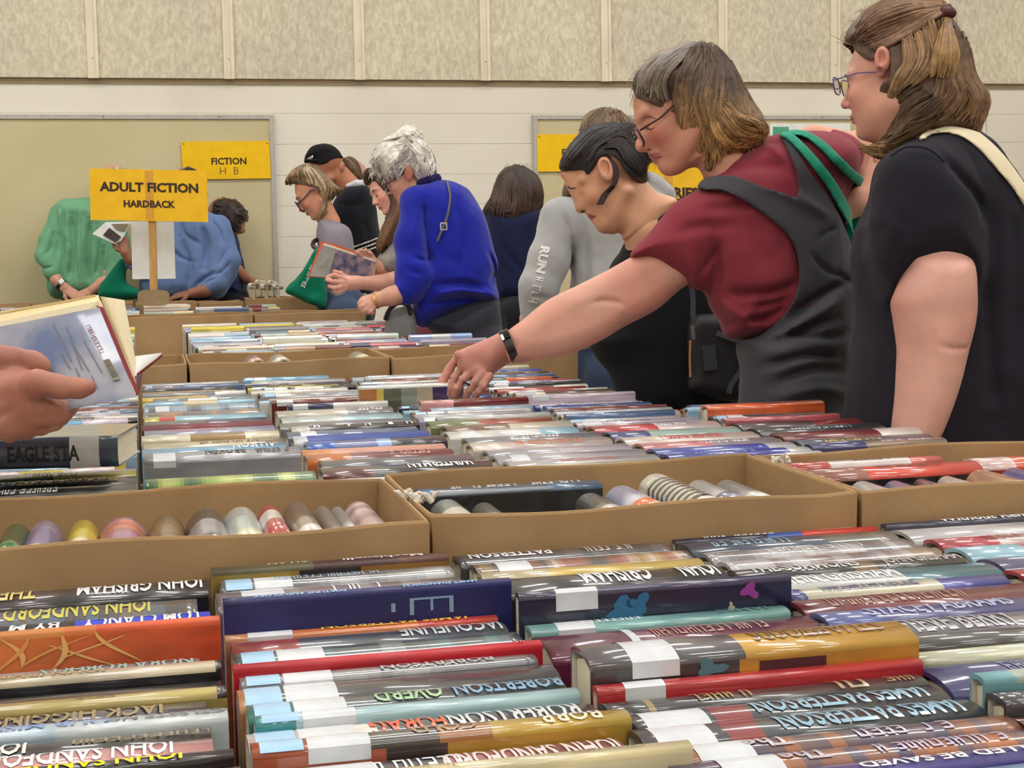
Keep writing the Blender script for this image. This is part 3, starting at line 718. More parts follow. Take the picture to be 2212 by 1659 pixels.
# ---------------------------------------------------------------- the rest of the books, one by one
cand = []   # candidate dicts, sorted by size in view
def fill_column(xl, xr, y0, y1, zone, colname, pal, tmin=.026, tmax=.048, zt=TOPZ, zj=.006, upright=False, Lmin=.215, skip=None):
    y = y0; i = 0; w = xr-xl
    while y < y1:
        T = random.uniform(tmin, tmax)
        if y+T > y1: break
        L = min(w-.003, random.uniform(Lmin, .252)); 
        xc = xl+L/2+.001 if random.random() < .5 else xr-L/2-.001
        z = zt+random.uniform(-zj, zj)+(random.uniform(.008, .018) if random.random() < .12 else 0)
        base = random.choice(pal)
        r = random.random()
        c = K[base]; jit = [max(0, min(255, v+random.randint(-10, 10))) for v in c]
        desc = base
        if r < .45: cols = [(1, tuple(jit))]
        elif r < .8:
            oth = random.choice(pal); u = random.choice((.3, .45, .6, .7)); cols = [(u, tuple(jit)), (1, K[oth])]
            if oth != base: desc = base+' and '+oth
        else:
            oth = random.choice(pal); cols = [(.35, tuple(jit)), (.65, K[oth]), (1, tuple(jit))]
            if oth != base: desc = base+' banded '+oth
        if zone == 'middle table' and xc < .03 and 2.2 < y < 2.8: z = zt-.006
        y += T
        if not (skip and skip(xc, y-T/2)):
            p = proj((xc, y-T/2, z)); vis = -60 < p[0] < 2300 and p[1] < 1700
            area = L*T/p[2]**3
            cand.append(dict(xc=xc, yc=y-T/2, z=z, T=T-.0018, L=L, cols=cols, desc=desc, zone=zone, col=colname, i=i, area=area if vis else -1, vis=vis, up=upright))
            i += 1
PL = ['silver', 'white', 'pale grey', 'pale blue', 'lilac grey', 'steel blue', 'navy', 'black', 'charcoal', 'grey', 'cream', 'sky blue', 'pale green', 'dark red', 'yellow', 'silver', 'white', 'tan', 'pale grey', 'white']
PM = ['silver', 'white', 'pale grey', 'lilac grey', 'steel blue', 'royal blue', 'navy', 'black', 'charcoal', 'grey', 'cream', 'orange', 'rose', 'dark red', 'pale grey', 'white', 'white', 'pale blue', 'pink']
PR = ['white', 'silver', 'red', 'dark red', 'black', 'charcoal', 'navy', 'cream', 'rose', 'orange', 'steel blue', 'royal blue', 'pale grey', 'maroon', 'brown', 'pale blue', 'white', 'pale grey']
random.seed(21)
PULLY = (on_z(772, 866, .917)[1]+on_z(948, 862, .917)[1])/2
def S_(py, desc, cols, z=0, **kw): return B(py, desc, cols if isinstance(cols, list) or callable(cols) else [(1, K[cols])], z, kw.pop('L', .245), **kw)
midA = [S_(1012, 'olive and yellow', [(.5, (60, 70, 44)), (1, (190, 180, 80))], texts=[(9, .5, .5, W_)]), S_(1024, 'black with gold letters', 'black', texts=[('THE ASSOCIATE', .62, .6, (206, 190, 120)), ('JOHN GRI', .2, .6, (110, 160, 200))], L=.26), S_(1040, 'black with small white letters', 'black', texts=[(13, .35, .6, W_)]), S_(1056, 'plain dark grey', 'dark grey')]
midB = [S_(868, 'sky blue and grey picture', img((96, 110, 130), (150, 170, 186), (110, 100, 100), seed=61), labels=WO), S_(880, 'tan and grey picture', img((110, 104, 106), (170, 130, 100), seed=62)), S_(889, 'yellow, red and pale blue', [(.12, (200, 190, 90)), (.25, (190, 70, 60)), (1, (140, 190, 210))], .002), S_(898, 'slate with a navy band', [(.5, (90, 92, 100)), (1, (40, 44, 90))]), S_(906, 'deep dark red', [(1, (112, 30, 44))], .003, mat=m_matte, L=.25),
 S_(916, 'lilac blue with small letters', [(1, (150, 156, 186))], texts=[(15, .4, .5, (196, 120, 140))]), S_(927, 'cream with a brown title bar', [(.35, (222, 214, 186)), (.75, (150, 120, 76)), (1, (222, 214, 186))], .008, side=[(1, (222, 216, 192))]), S_(944, 'ivory and brown', [(.8, (200, 190, 160)), (1, (120, 100, 80))], texts=[(14, .6, .5, (110, 90, 70))]), S_(953, 'pale blue with white letters', 'sky blue', texts=[('ALLISON', .78, .6, W_)]),
 S_(962, 'big light grey with black capitals', [(1, (160, 160, 166))], .018, L=.246, side=[(1, (146, 144, 154))], texts=[('BROKEN', .52, .6, (40, 40, 44)), (7, .82, .6, (40, 40, 44))], labels=[(.06, .2, 'w', .006)]),
 S_(1014, 'leafy green picture', img((70, 110, 50), (150, 180, 80), (40, 90, 40), (190, 200, 110), seed=70, blk=.05), .010, side=img((70, 120, 50), (140, 180, 80), (40, 90, 36), (180, 190, 90), seed=72, blk=.05), nseg=40), S_(1042, 'rose and white strip', [(.3, (150, 60, 80)), (1, (206, 190, 190))], texts=[(16, .5, .5, (150, 60, 76))])]
midC = [S_(876, 'cream and grey with small white letters', [(.6, (190, 184, 170)), (1, (120, 120, 124))], texts=[(7, .8, .6, W_)]), S_(889, 'pale aqua and silver', [(.5, (190, 200, 196)), (1, (150, 186, 196))]), S_(900, 'glossy grey', 'grey'), S_(908, 'black with widely spaced white letters', [(.14, (200, 200, 190)), (1, (26, 24, 26))], .003, texts=[('M', .2, .7, W_, True, 0, .05), ('A', .45, .7, W_, True, 0, .05), ('N', .6, .7, W_, True, 0, .05), ('I', .78, .7, W_, True, 0, .05), ('H', .93, .7, W_, True, 0, .05)]),
 S_(918, 'silver blue', 'steel blue', labels=WO), S_(926, 'royal blue', [(.1, (200, 204, 210)), (1, (40, 70, 150))], .006, mat=m_matte), S_(938, 'blue lightning picture', [(.2, (40, 90, 180)), (.5, (30, 60, 130)), (.6, (120, 160, 220)), (1, (40, 44, 60))], .006, side=[(.4, (24, 70, 160)), (1, (36, 40, 60))]),
 S_(955, 'salmon pink', [(.2, (206, 140, 90)), (1, (206, 150, 130))], mat=m_matte), S_(964, 'orange and maroon', [(.3, (200, 110, 50)), (1, (110, 44, 50))], texts=[(9, .7, .6, (190, 130, 120))]), S_(976, 'slate grey glossy', [(1, (96, 96, 104))], .002), S_(990, 'black and maroon with white capitals', [(.3, (90, 40, 40)), (1, (30, 26, 28))], .008, L=.26, texts=[('WINTERMAN', .7, .6, W_)], side=[(1, (70, 26, 30))]), S_(1016, 'frosted white', 'white')]
midD = [S_(896, 'olive and rust', [(.4, (110, 120, 70)), (1, (160, 80, 60))]), S_(906, 'brown and cream', [(.5, (120, 90, 70)), (1, (214, 206, 186))]), S_(917, 'white and pale blue', [(.7, (216, 214, 208)), (1, (150, 196, 214))], labels=WO), S_(930, 'grey with white letters', 'grey', texts=[(12, .5, .5, W_)]), S_(940, 'white with orange letters', [(.2, (214, 200, 190)), (1, (196, 180, 176))], .004, texts=[(16, .55, .6, (206, 120, 70))]),
 S_(955, 'silver and lilac', [(.5, (160, 156, 164)), (1, (186, 180, 190))]), S_(966, 'mirror silver', 'silver', labels=WO), S_(978, 'pale grey with pink specks', [(1, (190, 184, 186))], texts=[(14, .5, .4, (190, 120, 120))]), S_(990, 'yellowish white', [(1, (206, 200, 170))])]
midE = [S_(906, 'crimson and white', [(.5, (170, 36, 48)), (1, (206, 190, 190))], texts=[(9, .6, .5, W_)]), S_(918, 'navy and mint', [(.3, (40, 60, 120)), (1, (170, 200, 190))]), S_(929, 'white with pink lettering', [(1, (206, 190, 180))], texts=[(16, .5, .6, (190, 80, 90))]), S_(941, 'rose pink and grey', [(.5, (196, 120, 124)), (1, (150, 140, 150))], texts=[(12, .6, .5, W_)]), S_(952, 'royal blue and silver', [(.8, (50, 70, 160)), (1, (200, 200, 206))]), S_(962, 'cobalt with a white end', [(.85, (46, 60, 150)), (1, (216, 216, 216))], texts=[(14, .4, .4, (150, 160, 210))]), S_(972, 'indigo and white', [(.75, (54, 60, 140)), (1, (216, 216, 216))])]
midF = [S_(900, 'dark brown and red', [(.6, (70, 50, 50)), (1, (130, 40, 44))]), S_(910, 'charcoal with silver letters', 'charcoal', texts=[(16, .5, .6, (180, 180, 184))]), S_(920, 'oxblood and white', [(.7, (104, 30, 36)), (1, (214, 206, 200))], .004, L=.262), S_(934, 'slate with gold letters', [(1, (80, 84, 104))], texts=[(14, .4, .6, (200, 170, 110))]), S_(944, 'navy and gold', [(.4, (60, 60, 110)), (1, (150, 130, 110))], texts=[(12, .7, .5, (210, 210, 220))])]
y0m = {}
for lst, xl, xr, nm in ((midA, -.285, -.02, 'far left'), (midB, -.012, .238, 'left'), (midC, .245, .51, 'left centre'), (midD, .525, .79, 'right centre'), (midE, .80, 1.05, 'right'), (midF, 1.06, 1.31, 'outer right')):
    y0m[nm] = place_front(lst, xl, xr, nm, mid=True)
MIDCOLS = [(-.57, -.305, 'outermost left', PL), (-.285, -.02, 'far left', PL), (-.012, .238, 'left', PL), (.245, .51, 'left centre', PL), (.525, .79, 'right centre', PM), (.80, 1.05, 'right', PR), (1.06, 1.31, 'outer right', PR)]
lying = lambda x, y: False
for xl, xr, nm, pal in MIDCOLS:
    ys_ = y0m.get(nm, 2.0)+.006
    if nm == 'outer right': fill_column(xl, xr, ys_, 3.0, 'middle table', nm, pal)
    elif nm == 'right': fill_column(xl, xr, ys_, 4.12, 'middle table', nm, pal)
    else: fill_column(xl, xr, ys_, 4.12, 'middle table', nm, pal, skip=lambda x, y: abs(y-PULLY) < .042 and .3 < x < .8)
for xl, xr, nm, pal in [(-.55, -.31, 'far left', PL), (-.29, -.04, 'left', PL), (.17, .42, 'left centre', PL), (.43, .68, 'centre', PL), (.69, .94, 'right centre', PM), (.95, 1.19, 'right', PR)]:
    y1 = 7.3
    fill_column(xl, xr, 4.72 if nm not in ('left centre',) else 5.0, y1, 'far table', nm, pal, .034, .06, zt=.918, upright=True, skip=lambda x, y: x > .93 and 5.85 < y < 6.4)
for xl, xr, nm, pal in [(-1.6, -1.36, 'outermost left', PL), (-1.34, -1.1, 'far left', PL), (-1.08, -.84, 'left', PL), (-.82, -.58, 'left middle', PR), (-.56, -.3, 'middle', PL), (-.28, -.02, 'right middle', PR), (0, .25, 'right', PL), (.27, .52, 'far right', PL), (.54, .68, 'outermost right', PL)]:
    fill_column(xl, xr, 7.86, 8.85 if xr < .3 else 8.45, 'backmost table', nm, pal, .036, .06, zt=.962)
# keep the far column staggered as in the photo: its left neighbours are missing near the carton
cand = [c for c in cand if not (c['zone'] == 'far table' and c['col'] == 'left centre' and c['xc']-c['L']/2 < .19-.02 and c['yc'] < 5.3)]
cand.sort(key=lambda c: -c['area'])
NIND = 300-book_count[0]+24
def cand_book(c, idx):
    nt_ = random.randint(8, 16); dark = sum(c['cols'][0][1]) < 330
    tc = (214, 212, 206) if dark else (84, 80, 96)
    if random.random() < .25: tc = (190, 150, 80)
    texts = [(nt_, random.uniform(.35, .65), random.uniform(.3, .5), tc, c['yc'] < 9 and not c['up'])]
    labels = []
    near = c['yc'] < 3.2
    if random.random() < .4: labels = [(.05, .2, 'w', .004)] if random.random() < .6 else [(.03, .12, 'b', 0), (.13, .27, 'w', .004)]
    M = bookM(c['xc'], c['yc'], c['z'], 0, random.uniform(-.003, .003))
    o = make_book(M, c['L'], c['T'], c['z']-.7515, c['cols'], None, c['T']*.13, None, texts if c['yc'] < 5 else (), labels)
    tag(o, f"{c['desc']} hardback, {ordw(c['i'])} back, {c['col']} column, {c['zone']}", 'book', 'hardbacks in rows on the '+c['zone'])
    return o
seen = {}
for c in cand: seen.setdefault((c['zone'], c['col']), []).append(c)
for idx, c in enumerate(cand[:NIND]):
    if c['area'] > 0: cand_book(c, idx)
# everything beyond: one object
v = []; f = []; cc = []
for c in cand[NIND:]:
    x0, x1 = c['xc']-c['L']/2, c['xc']+c['L']/2; T = c['T']; n = 5; rise = T*.17
    pf = [(-T/2, .7515)]+[((-1+2*i/n)*T/2, c['z']-rise*(-1+2*i/n)**2) for i in range(n+1)]+[(T/2, .7515)]
    q = len(pf); us = [0]+[u for u, _ in c['cols']]
    b0 = len(v)
    for u in us: v += [(x0+u*(x1-x0), c['yc']+y, z) for y, z in pf]
    for i in range(len(us)-1):
        cl = lc(c['cols'][i][1])
        for j in range(q-1): a = b0+i*q+j; f.append([a, a+q, a+q+1, a+1]); cc.append(cl)
    e = b0+(len(us)-1)*q
    f.append([b0+j for j in range(q)]); f.append([e+j for j in range(q)][::-1]); cc += [(.6, .55, .45)]*2
o = mk('books', v, f, m_jack, None, cols=cc)
tag(o, 'remaining mixed hardbacks filling the distant rows out to the back cartons', 'books', kind='stuff')

# ---------------------------------------------------------------- cartons
m_kraft = noise_mat('corrugated_kraft', rgb(160, 129, 92), rgb(172, 140, 101), 8, .8, .12, 60, spec=.2)
m_kedge = noise_mat('torn_paper', rgb(200, 190, 176), rgb(226, 218, 206), 60, .85, .5, 90)
def carton(x0, x1, y0, y1, z1, label, z0=.7512, bulge=.006, flare=.0025, group=None, torn=None, divider=False):
    t = empty('cardboard_box', ((x0+x1)/2, (y0+y1)/2, z0)); og = t.location[:]
    nx = 14; th = .0055
    def ring(off, z, fl):
        pts = []
        def bow(s): return bulge*4*s*(1-s)
        for i in range(nx): s = i/nx; pts.append((x0-fl+off+(x1-x0+2*fl-2*off)*s, y0-fl+off-bow(s), z+.0025*math.sin(s*9+x0*7)))
        for i in range(nx): s = i/nx; pts.append((x1+fl-off+bow(s)*.3, y0-fl+off+(y1-y0+2*fl-2*off)*s, z))
        for i in range(nx): s = i/nx; pts.append((x1+fl-off-(x1-x0+2*fl-2*off)*s, y1+fl-off+bow(s)*.6, z+.0025*math.sin(s*8+x0*5)))
        for i in range(nx): s = i/nx; pts.append((x0-fl+off-bow(s)*.3, y1+fl-off-(y1-y0+2*fl-2*off)*s, z))
        return pts
    m = MB(); n = 4*nx
    rings = [ring(0, z0, 0), ring(0, (z0+z1)/2, flare*.3), ring(.0005, z1-.003, flare), ring(.002, z1, flare), ring(th-.001, z1, flare), ring(th, z1-.003, flare), ring(th, z0+.006, 0)]
    for r in rings: m.v += r
    for k in range(len(rings)-1):
        for i in range(n): m.f.append([k*n+i, k*n+(i+1) % n, (k+1)*n+(i+1) % n, (k+1)*n+i])
    m.f.append(list(range(n))[::-1]); e = (len(rings)-1)*n; m.f.append([e+i for i in range(n)])
    m.build('carton_body', m_kraft, t, og, smooth=False)
    if torn:
        for (tx, ty) in torn:
            mm = MB()
            for k in range(7):
                a = random.uniform(0, 6.28); r = random.uniform(.008, .016)
                p = np.array([tx+random.uniform(-.012, .012), ty+random.uniform(-.008, .008), z1-.002])
                q = p+np.array([math.cos(a)*r, math.sin(a)*r*.5, random.uniform(.004, .014)])
                mm.tube([p, (p+q)/2+[0, 0, .003], q], [.004, .003, .001], 5)
            mm.build('torn_paper', m_kedge, t, og)
    tag(t, label, 'box', group)
    return t
RIM = .955
G1 = 'open cartons between the near rows and the middle rows'
carton(-.235, .292, 1.625, 1.965, RIM, 'open brown carton at left holding a row of soft plastic-wrapped spines', group=G1)
carton(.303, .812, 1.65, 1.985, RIM, 'half empty brown carton at centre with an orange and a striped book tipped inside', group=G1, torn=[(.302, 1.80), (.31, 1.76)])
carton(.822, 1.345, 1.65, 1.98, RIM, 'brown carton at right with red spined books standing along its back wall', group=G1, torn=[(.83, 1.90)])
G2 = 'open cartons behind the middle rows'
carton(-.43, .105, 4.19, 4.62, RIM+.002, 'small brown carton behind the opened dust jacket flap', group=G2)
carton(.116, .655, 4.19, 4.6, RIM, 'brown carton with two pale rounded spines poking above its front wall', group=G2)
carton(.665, 1.19, 4.16, 4.55, RIM, 'brown carton behind the reaching hand, right end of the carton line', group=G2)
G3 = 'cartons across the far end of the far rows'
carton(-.62, -.09, 7.45, 7.8, RIM, 'far brown carton in front of the wooden post foot', group=G3, bulge=.003)
carton(-.08, .51, 7.45, 7.8, RIM, 'far brown carton with a large bare front wall below the hardback sign', group=G3, bulge=.003)
carton(.52, 1.05, 7.43, 7.78, RIM, 'far brown carton beneath the green tote bag and striped sleeve', group=G3, bulge=.003)
G4 = 'cartons along the back wall in front of the readers'
for (xa, xb, ya, yb, xz, lb) in [(-1.75, -1.16, 612, 640, 1.05, 'back carton at the left edge, taller than its neighbour'),
    (-1.14, -.62, 636, 0, .985, 'back carton left of the green shirt'), (-.60, -.06, 636, 0, .985, 'back carton under the green shirt'),
    (-.04, .30, 636, 0, .975, 'back carton behind the wooden post foot'), (.31, .56, 640, 0, .97, 'back carton under the hand of the blue shirt')]:
    carton(xa, xb, 8.92, 9.25, xz, lb, group=G4, bulge=.002)
carton(.56, .96, 8.5, 8.78, 1.0, 'shallow back carton heaped with small pale items left of the green tote bag', group=G4, bulge=.002)

# books standing across the cartons (spines running away from the camera)
def cross_book(px, X, y0, L, T, zt, cols, desc, rise=.35, tilt=0, yaw=0, D=.13, mat=None, labels=(), texts=(), extra=''):
    M = Matrix.Translation((X, y0+L/2, zt)) @ Matrix.Rotation(math.pi/2+yaw, 4, 'Z') @ Matrix.Rotation(tilt, 4, 'X')
    o = make_book(M, L, T, D, cols, None, T*rise, mat, texts, labels)
    tag(o, desc, 'book', None)
    return o
CB = [  # centre px at far end, T, ztop, colours, description
 (4, .035, .944, [(.5, (38, 120, 60)), (1, (30, 90, 50))], 'green plastic-wrapped spine, at the outer end of the left carton'),
 (66, .043, .946, [(.35, (214, 190, 190)), (.8, (108, 96, 150)), (1, (150, 140, 176))], 'purple and pink rounded spine in the left carton beside the green one'),
 (150, .034, .944, [(.3, (210, 180, 50)), (.5, (236, 226, 190)), (.75, (220, 196, 40)), (1, (206, 186, 50))], 'yellow rounded spine in the left carton'),
 (235, .062, .945, img((206, 120, 130), (214, 150, 120), (150, 110, 160), (196, 90, 90), seed=6), 'wide pink and orange spine in the left carton'),
 (330, .044, .944, img((120, 96, 66), (96, 78, 60), (150, 120, 80), seed=7), 'brown mottled spine next to the wide pink one in the left carton'),
 (415, .05, .949, [(.3, (96, 96, 104)), (.7, (150, 150, 158)), (1, (70, 70, 76))], 'dark grey spine with silver band in the left carton'),
 (490, .046, .949, [(.35, (206, 212, 170)), (.7, (186, 200, 198)), (1, (206, 214, 212))], 'white and pale green rounded spine in the left carton'),
 (552, .03, .949, [(.6, (170, 70, 66)), (.85, (222, 214, 208)), (1, (180, 60, 60))], 'red spine with a white band in the left carton'),
 (612, .036, .952, [(.3, (214, 208, 200)), (.5, (150, 140, 128)), (1, (116, 100, 92))], 'taupe rounded spine with white foot in the left carton'),
 (668, .022, .944, [(.3, (206, 200, 190)), (1, (150, 140, 136))], 'thin grey spine leaning in the left carton'),
 (700, .018, .942, [(1, (168, 164, 164))], 'thinnest silver spine in the left carton'),
 (745, .044, .948, img((190, 160, 160), (206, 190, 190), (150, 110, 110), seed=9, blk=.09), 'pale pink printed spine nearest the right wall of the left carton'),
]
for px, T, zt, cols, desc in CB:
    yfar = 1.90
    # find X for the far end at this pixel
    lo, hi = -1, 2
    for _ in range(40):
        mid = (lo+hi)/2
        if proj((mid, yfar, zt))[0] < px: lo = mid
        else: hi = mid
    X = (lo+hi)/2+.016
    if X-T/2 < -.226: X = -.226+T/2+.001
    cross_book(px, X, yfar-.23, .23, T, zt-.012, cols, desc, .42, 0, .0, D=.165)
# centre carton
M = bookM(.46, 1.945, .938, 0, 0)
o = make_book(M, .245, .045, .18, [(.08, (60, 110, 150)), (.7, (50, 60, 76)), (1, (60, 90, 120))], [(1, (34, 36, 40))], .004, None, [(12, .35, .4, W_), (9, .75, .4, W_)])
tag(o, 'black and blue hardback standing along the back wall of the centre carton', 'book')
for X, y0, L, T, zt, cols, tilt, yaw, desc in [
 (.365, 1.69, .2, .042, .933, [(.4, (150, 146, 136)), (.7, (214, 210, 200)), (1, (150, 150, 140))], 0, -.0, 'grey rounded paperback spine at the left front of the centre carton'),
 (.413, 1.69, .2, .03, .926, [(.6, (96, 96, 80)), (1, (120, 116, 104))], 0, 0, 'olive grey spine beside the grey paperback in the centre carton'),
 (.552, 1.70, .18, .04, .932, [(.5, (196, 192, 186)), (1, (96, 94, 90))], .0, .12, 'white and grey spine before the orange book in the centre carton'),
 (.601, 1.70, .20, .046, .936, [(.5, (214, 104, 48)), (.62, (206, 206, 220)), (1, (180, 180, 210))], .12, .12, 'orange spine with a pale lilac end in the centre carton'),
 (.656, 1.70, .22, .048, .946, [(.14, (200, 198, 190))]+[(.2+.08*k+(.045 if j else 0), ((30, 28, 30), (190, 186, 170))[j]) for k in range(9) for j in (0, 1)]+[(1, (226, 224, 214))], .1, .1, 'black spine with thin white stripes in the centre carton'),
 (.712, 1.71, .2, .034, .936, [(.5, (110, 106, 130)), (1, (190, 190, 190))], .0, .1, 'mauve grey spine beside the striped one in the centre carton'),
 (.752, 1.71, .2, .036, .934, [(.5, (196, 194, 188)), (1, (150, 150, 150))], .0, .05, 'pale grey spine nearest the right wall of the centre carton')]:
    cross_book(0, X, y0, L, T, zt, cols, desc, .3, 0, yaw*0, D=.17)
# right carton
for X, Lh, T, yc, zt, cols, side, desc in [
 (.968, .245, .03, 1.955, .944, [(.3, (176, 70, 60)), (.8, (200, 190, 188)), (1, (190, 80, 70))], [(1, (150, 60, 56))], 'red and white spine at the back of the right carton'),
 (.985, .262, .05, 1.90, .942, [(.35, (150, 96, 80)), (1, (206, 66, 50))], [(1, (34, 26, 28))], 'scarlet spine with a tall black cover in the right carton'),
 (1.225, .2, .05, 1.93, .94, [(.3, (210, 180, 176)), (1, (206, 84, 50))], [(1, (150, 50, 40))], 'orange red spine at the back right of the right carton')]:
    o = make_book(bookM(X, yc, zt), Lh, T, .175, cols, side, T*.2, None, [(12, .6, .35, (120, 60, 50))])
    tag(o, desc, 'book')
for X, T, zt, cols, desc in [
 (.875, .034, .926, [(.5, (206, 200, 190)), (1, (60, 80, 130))], 'white and blue spine at the left front of the right carton'),
 (.925, .04, .93, [(.5, (140, 140, 140)), (1, (190, 190, 186))], 'grey spine in the front of the right carton'),
 (.972, .034, .928, [(.5, (160, 160, 170)), (1, (120, 124, 150))], 'slate grey spine in the front of the right carton'),
 (1.012, .028, .928, [(1, (70, 70, 80))], 'charcoal spine in the front of the right carton'),
 (1.05, .03, .93, [(1, (200, 196, 184))], 'off-white spine in the front of the right carton'),
 (1.10, .044, .936, [(.5, (214, 200, 170)), (1, (190, 150, 120))], 'cream and tan spine in the front of the right carton'),
 (1.15, .036, .936, [(1, (120, 110, 160))], 'lilac spine in the front of the right carton'),
 (1.20, .04, .936, [(1, (216, 206, 176))], 'cream spine at the far right front of the right carton')]:
    cross_book(0, X, 1.665, .195, T, zt, cols, desc, .35, 0, 0, D=.17)
# pale spines in the second carton line
for X, c, desc in [(.30, (196, 150, 140), 'pink rounded spine poking out of the middle back carton'), (.372, (206, 200, 176), 'cream rounded spine poking out of the middle back carton'),
                   (.60, (196, 184, 150), 'cream spine at the right end of the middle back carton')]:
    cross_book(0, X, 4.22, .22, .06, .957, [(1, c)], desc, .35, D=.18)

# big book lying flat with its spine to the camera, on the left rows
lp = on_z(250, 1020, .932); zt = .932
yaw = -.19
LB, TB, DB = .27, .046, .165
cx = lp[0]-LB/2*math.cos(yaw)+.004; cy = lp[1]-LB/2*math.sin(yaw)*1
Mf = Matrix.Translation((cx, cy, .9395+TB/2)) @ Matrix.Rotation(yaw, 4, 'Z') @ Matrix(((1, 0, 0, 0), (0, 0, -1, 0), (0, 1, 0, 0), (0, 0, 0, 1)))
o = make_book(Mf, LB, TB, DB, [(.3, (34, 36, 56)), (.68, (56, 66, 92)), (1, (44, 60, 84))], [(1, (150, 150, 152))], .004, m_jack,
    [('EAGLE STA', .60, .5, (24, 24, 34), False, 0, 1.0, .03)], [(.74, .9, 'w', 0)])
tag(o, 'thick dark blue hardback lying flat on the spines with its own spine facing out', 'book')

# hand-pulled book standing tall in the middle rows
pb = on_z(772, 866, .917); pc = on_z(948, 862, .917)
L = float(np.linalg.norm(pc[:2]-pb[:2])); yaw = -.02
L = .235; cen = (pb+pc)/2
M = bookM(pb[0]+L/2*math.cos(yaw), PULLY, .952, 0, yaw)
def pulled(u): return ((176, 110, 50) if u < .17 else (206, 190, 80) if u < .23 else (96, 96, 76) if u < .4 else (140, 150, 140) if u < .55 else (190, 176, 150) if u < .7 else (60, 40, 90) if u < .85 else (150, 150, 150))
o = make_book(M, L, .03, .2, lambda u: (190, 190, 180), pulled, .004, None, [(12, .5, .4, (230, 230, 220))], nseg=30)
tag(o, 'book with a patchwork picture cover being lifted by the hand of the woman in red', 'book')
# a light blue mark lettering on it
# ---------------------------------------------------------------- signed-distance modelling for people
import openvdb as vdb
def q(x, y, z): return np.array([(x-CX)/F*z, (CY-y)/F*z, z], float)
def cam2w(P):
    P = np.asarray(P, float); return CO+P[..., 0:1]*RT+P[..., 1:2]*UP+P[..., 2:3]*FW
def spline(pts, n=6, closed=True):
    pts = [np.asarray(p, float) for p in pts]; out = []; m = len(pts)
    rng = range(m) if closed else range(m-1)
    for i in rng:
        if closed: a, b, c, d = pts[(i-1) % m], pts[i], pts[(i+1) % m], pts[(i+2) % m]
        else: a, b, c, d = pts[max(i-1, 0)], pts[i], pts[i+1], pts[min(i+2, m-1)]
        for k in range(n):
            t = k/n; out.append(.5*((2*b)+(-a+c)*t+(2*a-5*b+4*c-d)*t*t+(-a+3*b-3*c+d)*t**3))
    if not closed: out.append(pts[-1])
    return np.array(out)
def poly_sd(X, Y, poly):
    """signed distance of a closed polygon (negative inside)"""
    d = np.full(X.shape, 1e9, np.float32); ins = np.zeros(X.shape, bool); n = len(poly)
    for i in range(n):
        ax, ay = poly[i]; bx, by = poly[(i+1) % n]; ex, ey = bx-ax, by-ay
        L2 = ex*ex+ey*ey+1e-12
        t = np.clip(((X-ax)*ex+(Y-ay)*ey)/L2, 0, 1)
        d = np.minimum(d, (X-ax-t*ex)**2+(Y-ay-t*ey)**2)
        if abs(ey) > 1e-12:
            c = ((ay > Y) != (by > Y)) & (X < ex*(Y-ay)/ey+ax); ins ^= c
    d = np.sqrt(d); return np.where(ins, -d, d)
_lat = np.random.RandomState(3).rand(64, 64, 64).astype(np.float32)
def vnoise(P):
    i = np.floor(P).astype(int); f = (P-i).astype(np.float32); f = f*f*(3-2*f); r = 0
    for dx in (0, 1):
        for dy in (0, 1):
            for dz in (0, 1):
                w = (f[:, 0] if dx else 1-f[:, 0])*(f[:, 1] if dy else 1-f[:, 1])*(f[:, 2] if dz else 1-f[:, 2])
                r = r+w*_lat[(i[:, 0]+dx) % 64, (i[:, 1]+dy) % 64, (i[:, 2]+dz) % 64]
    return r*2-1
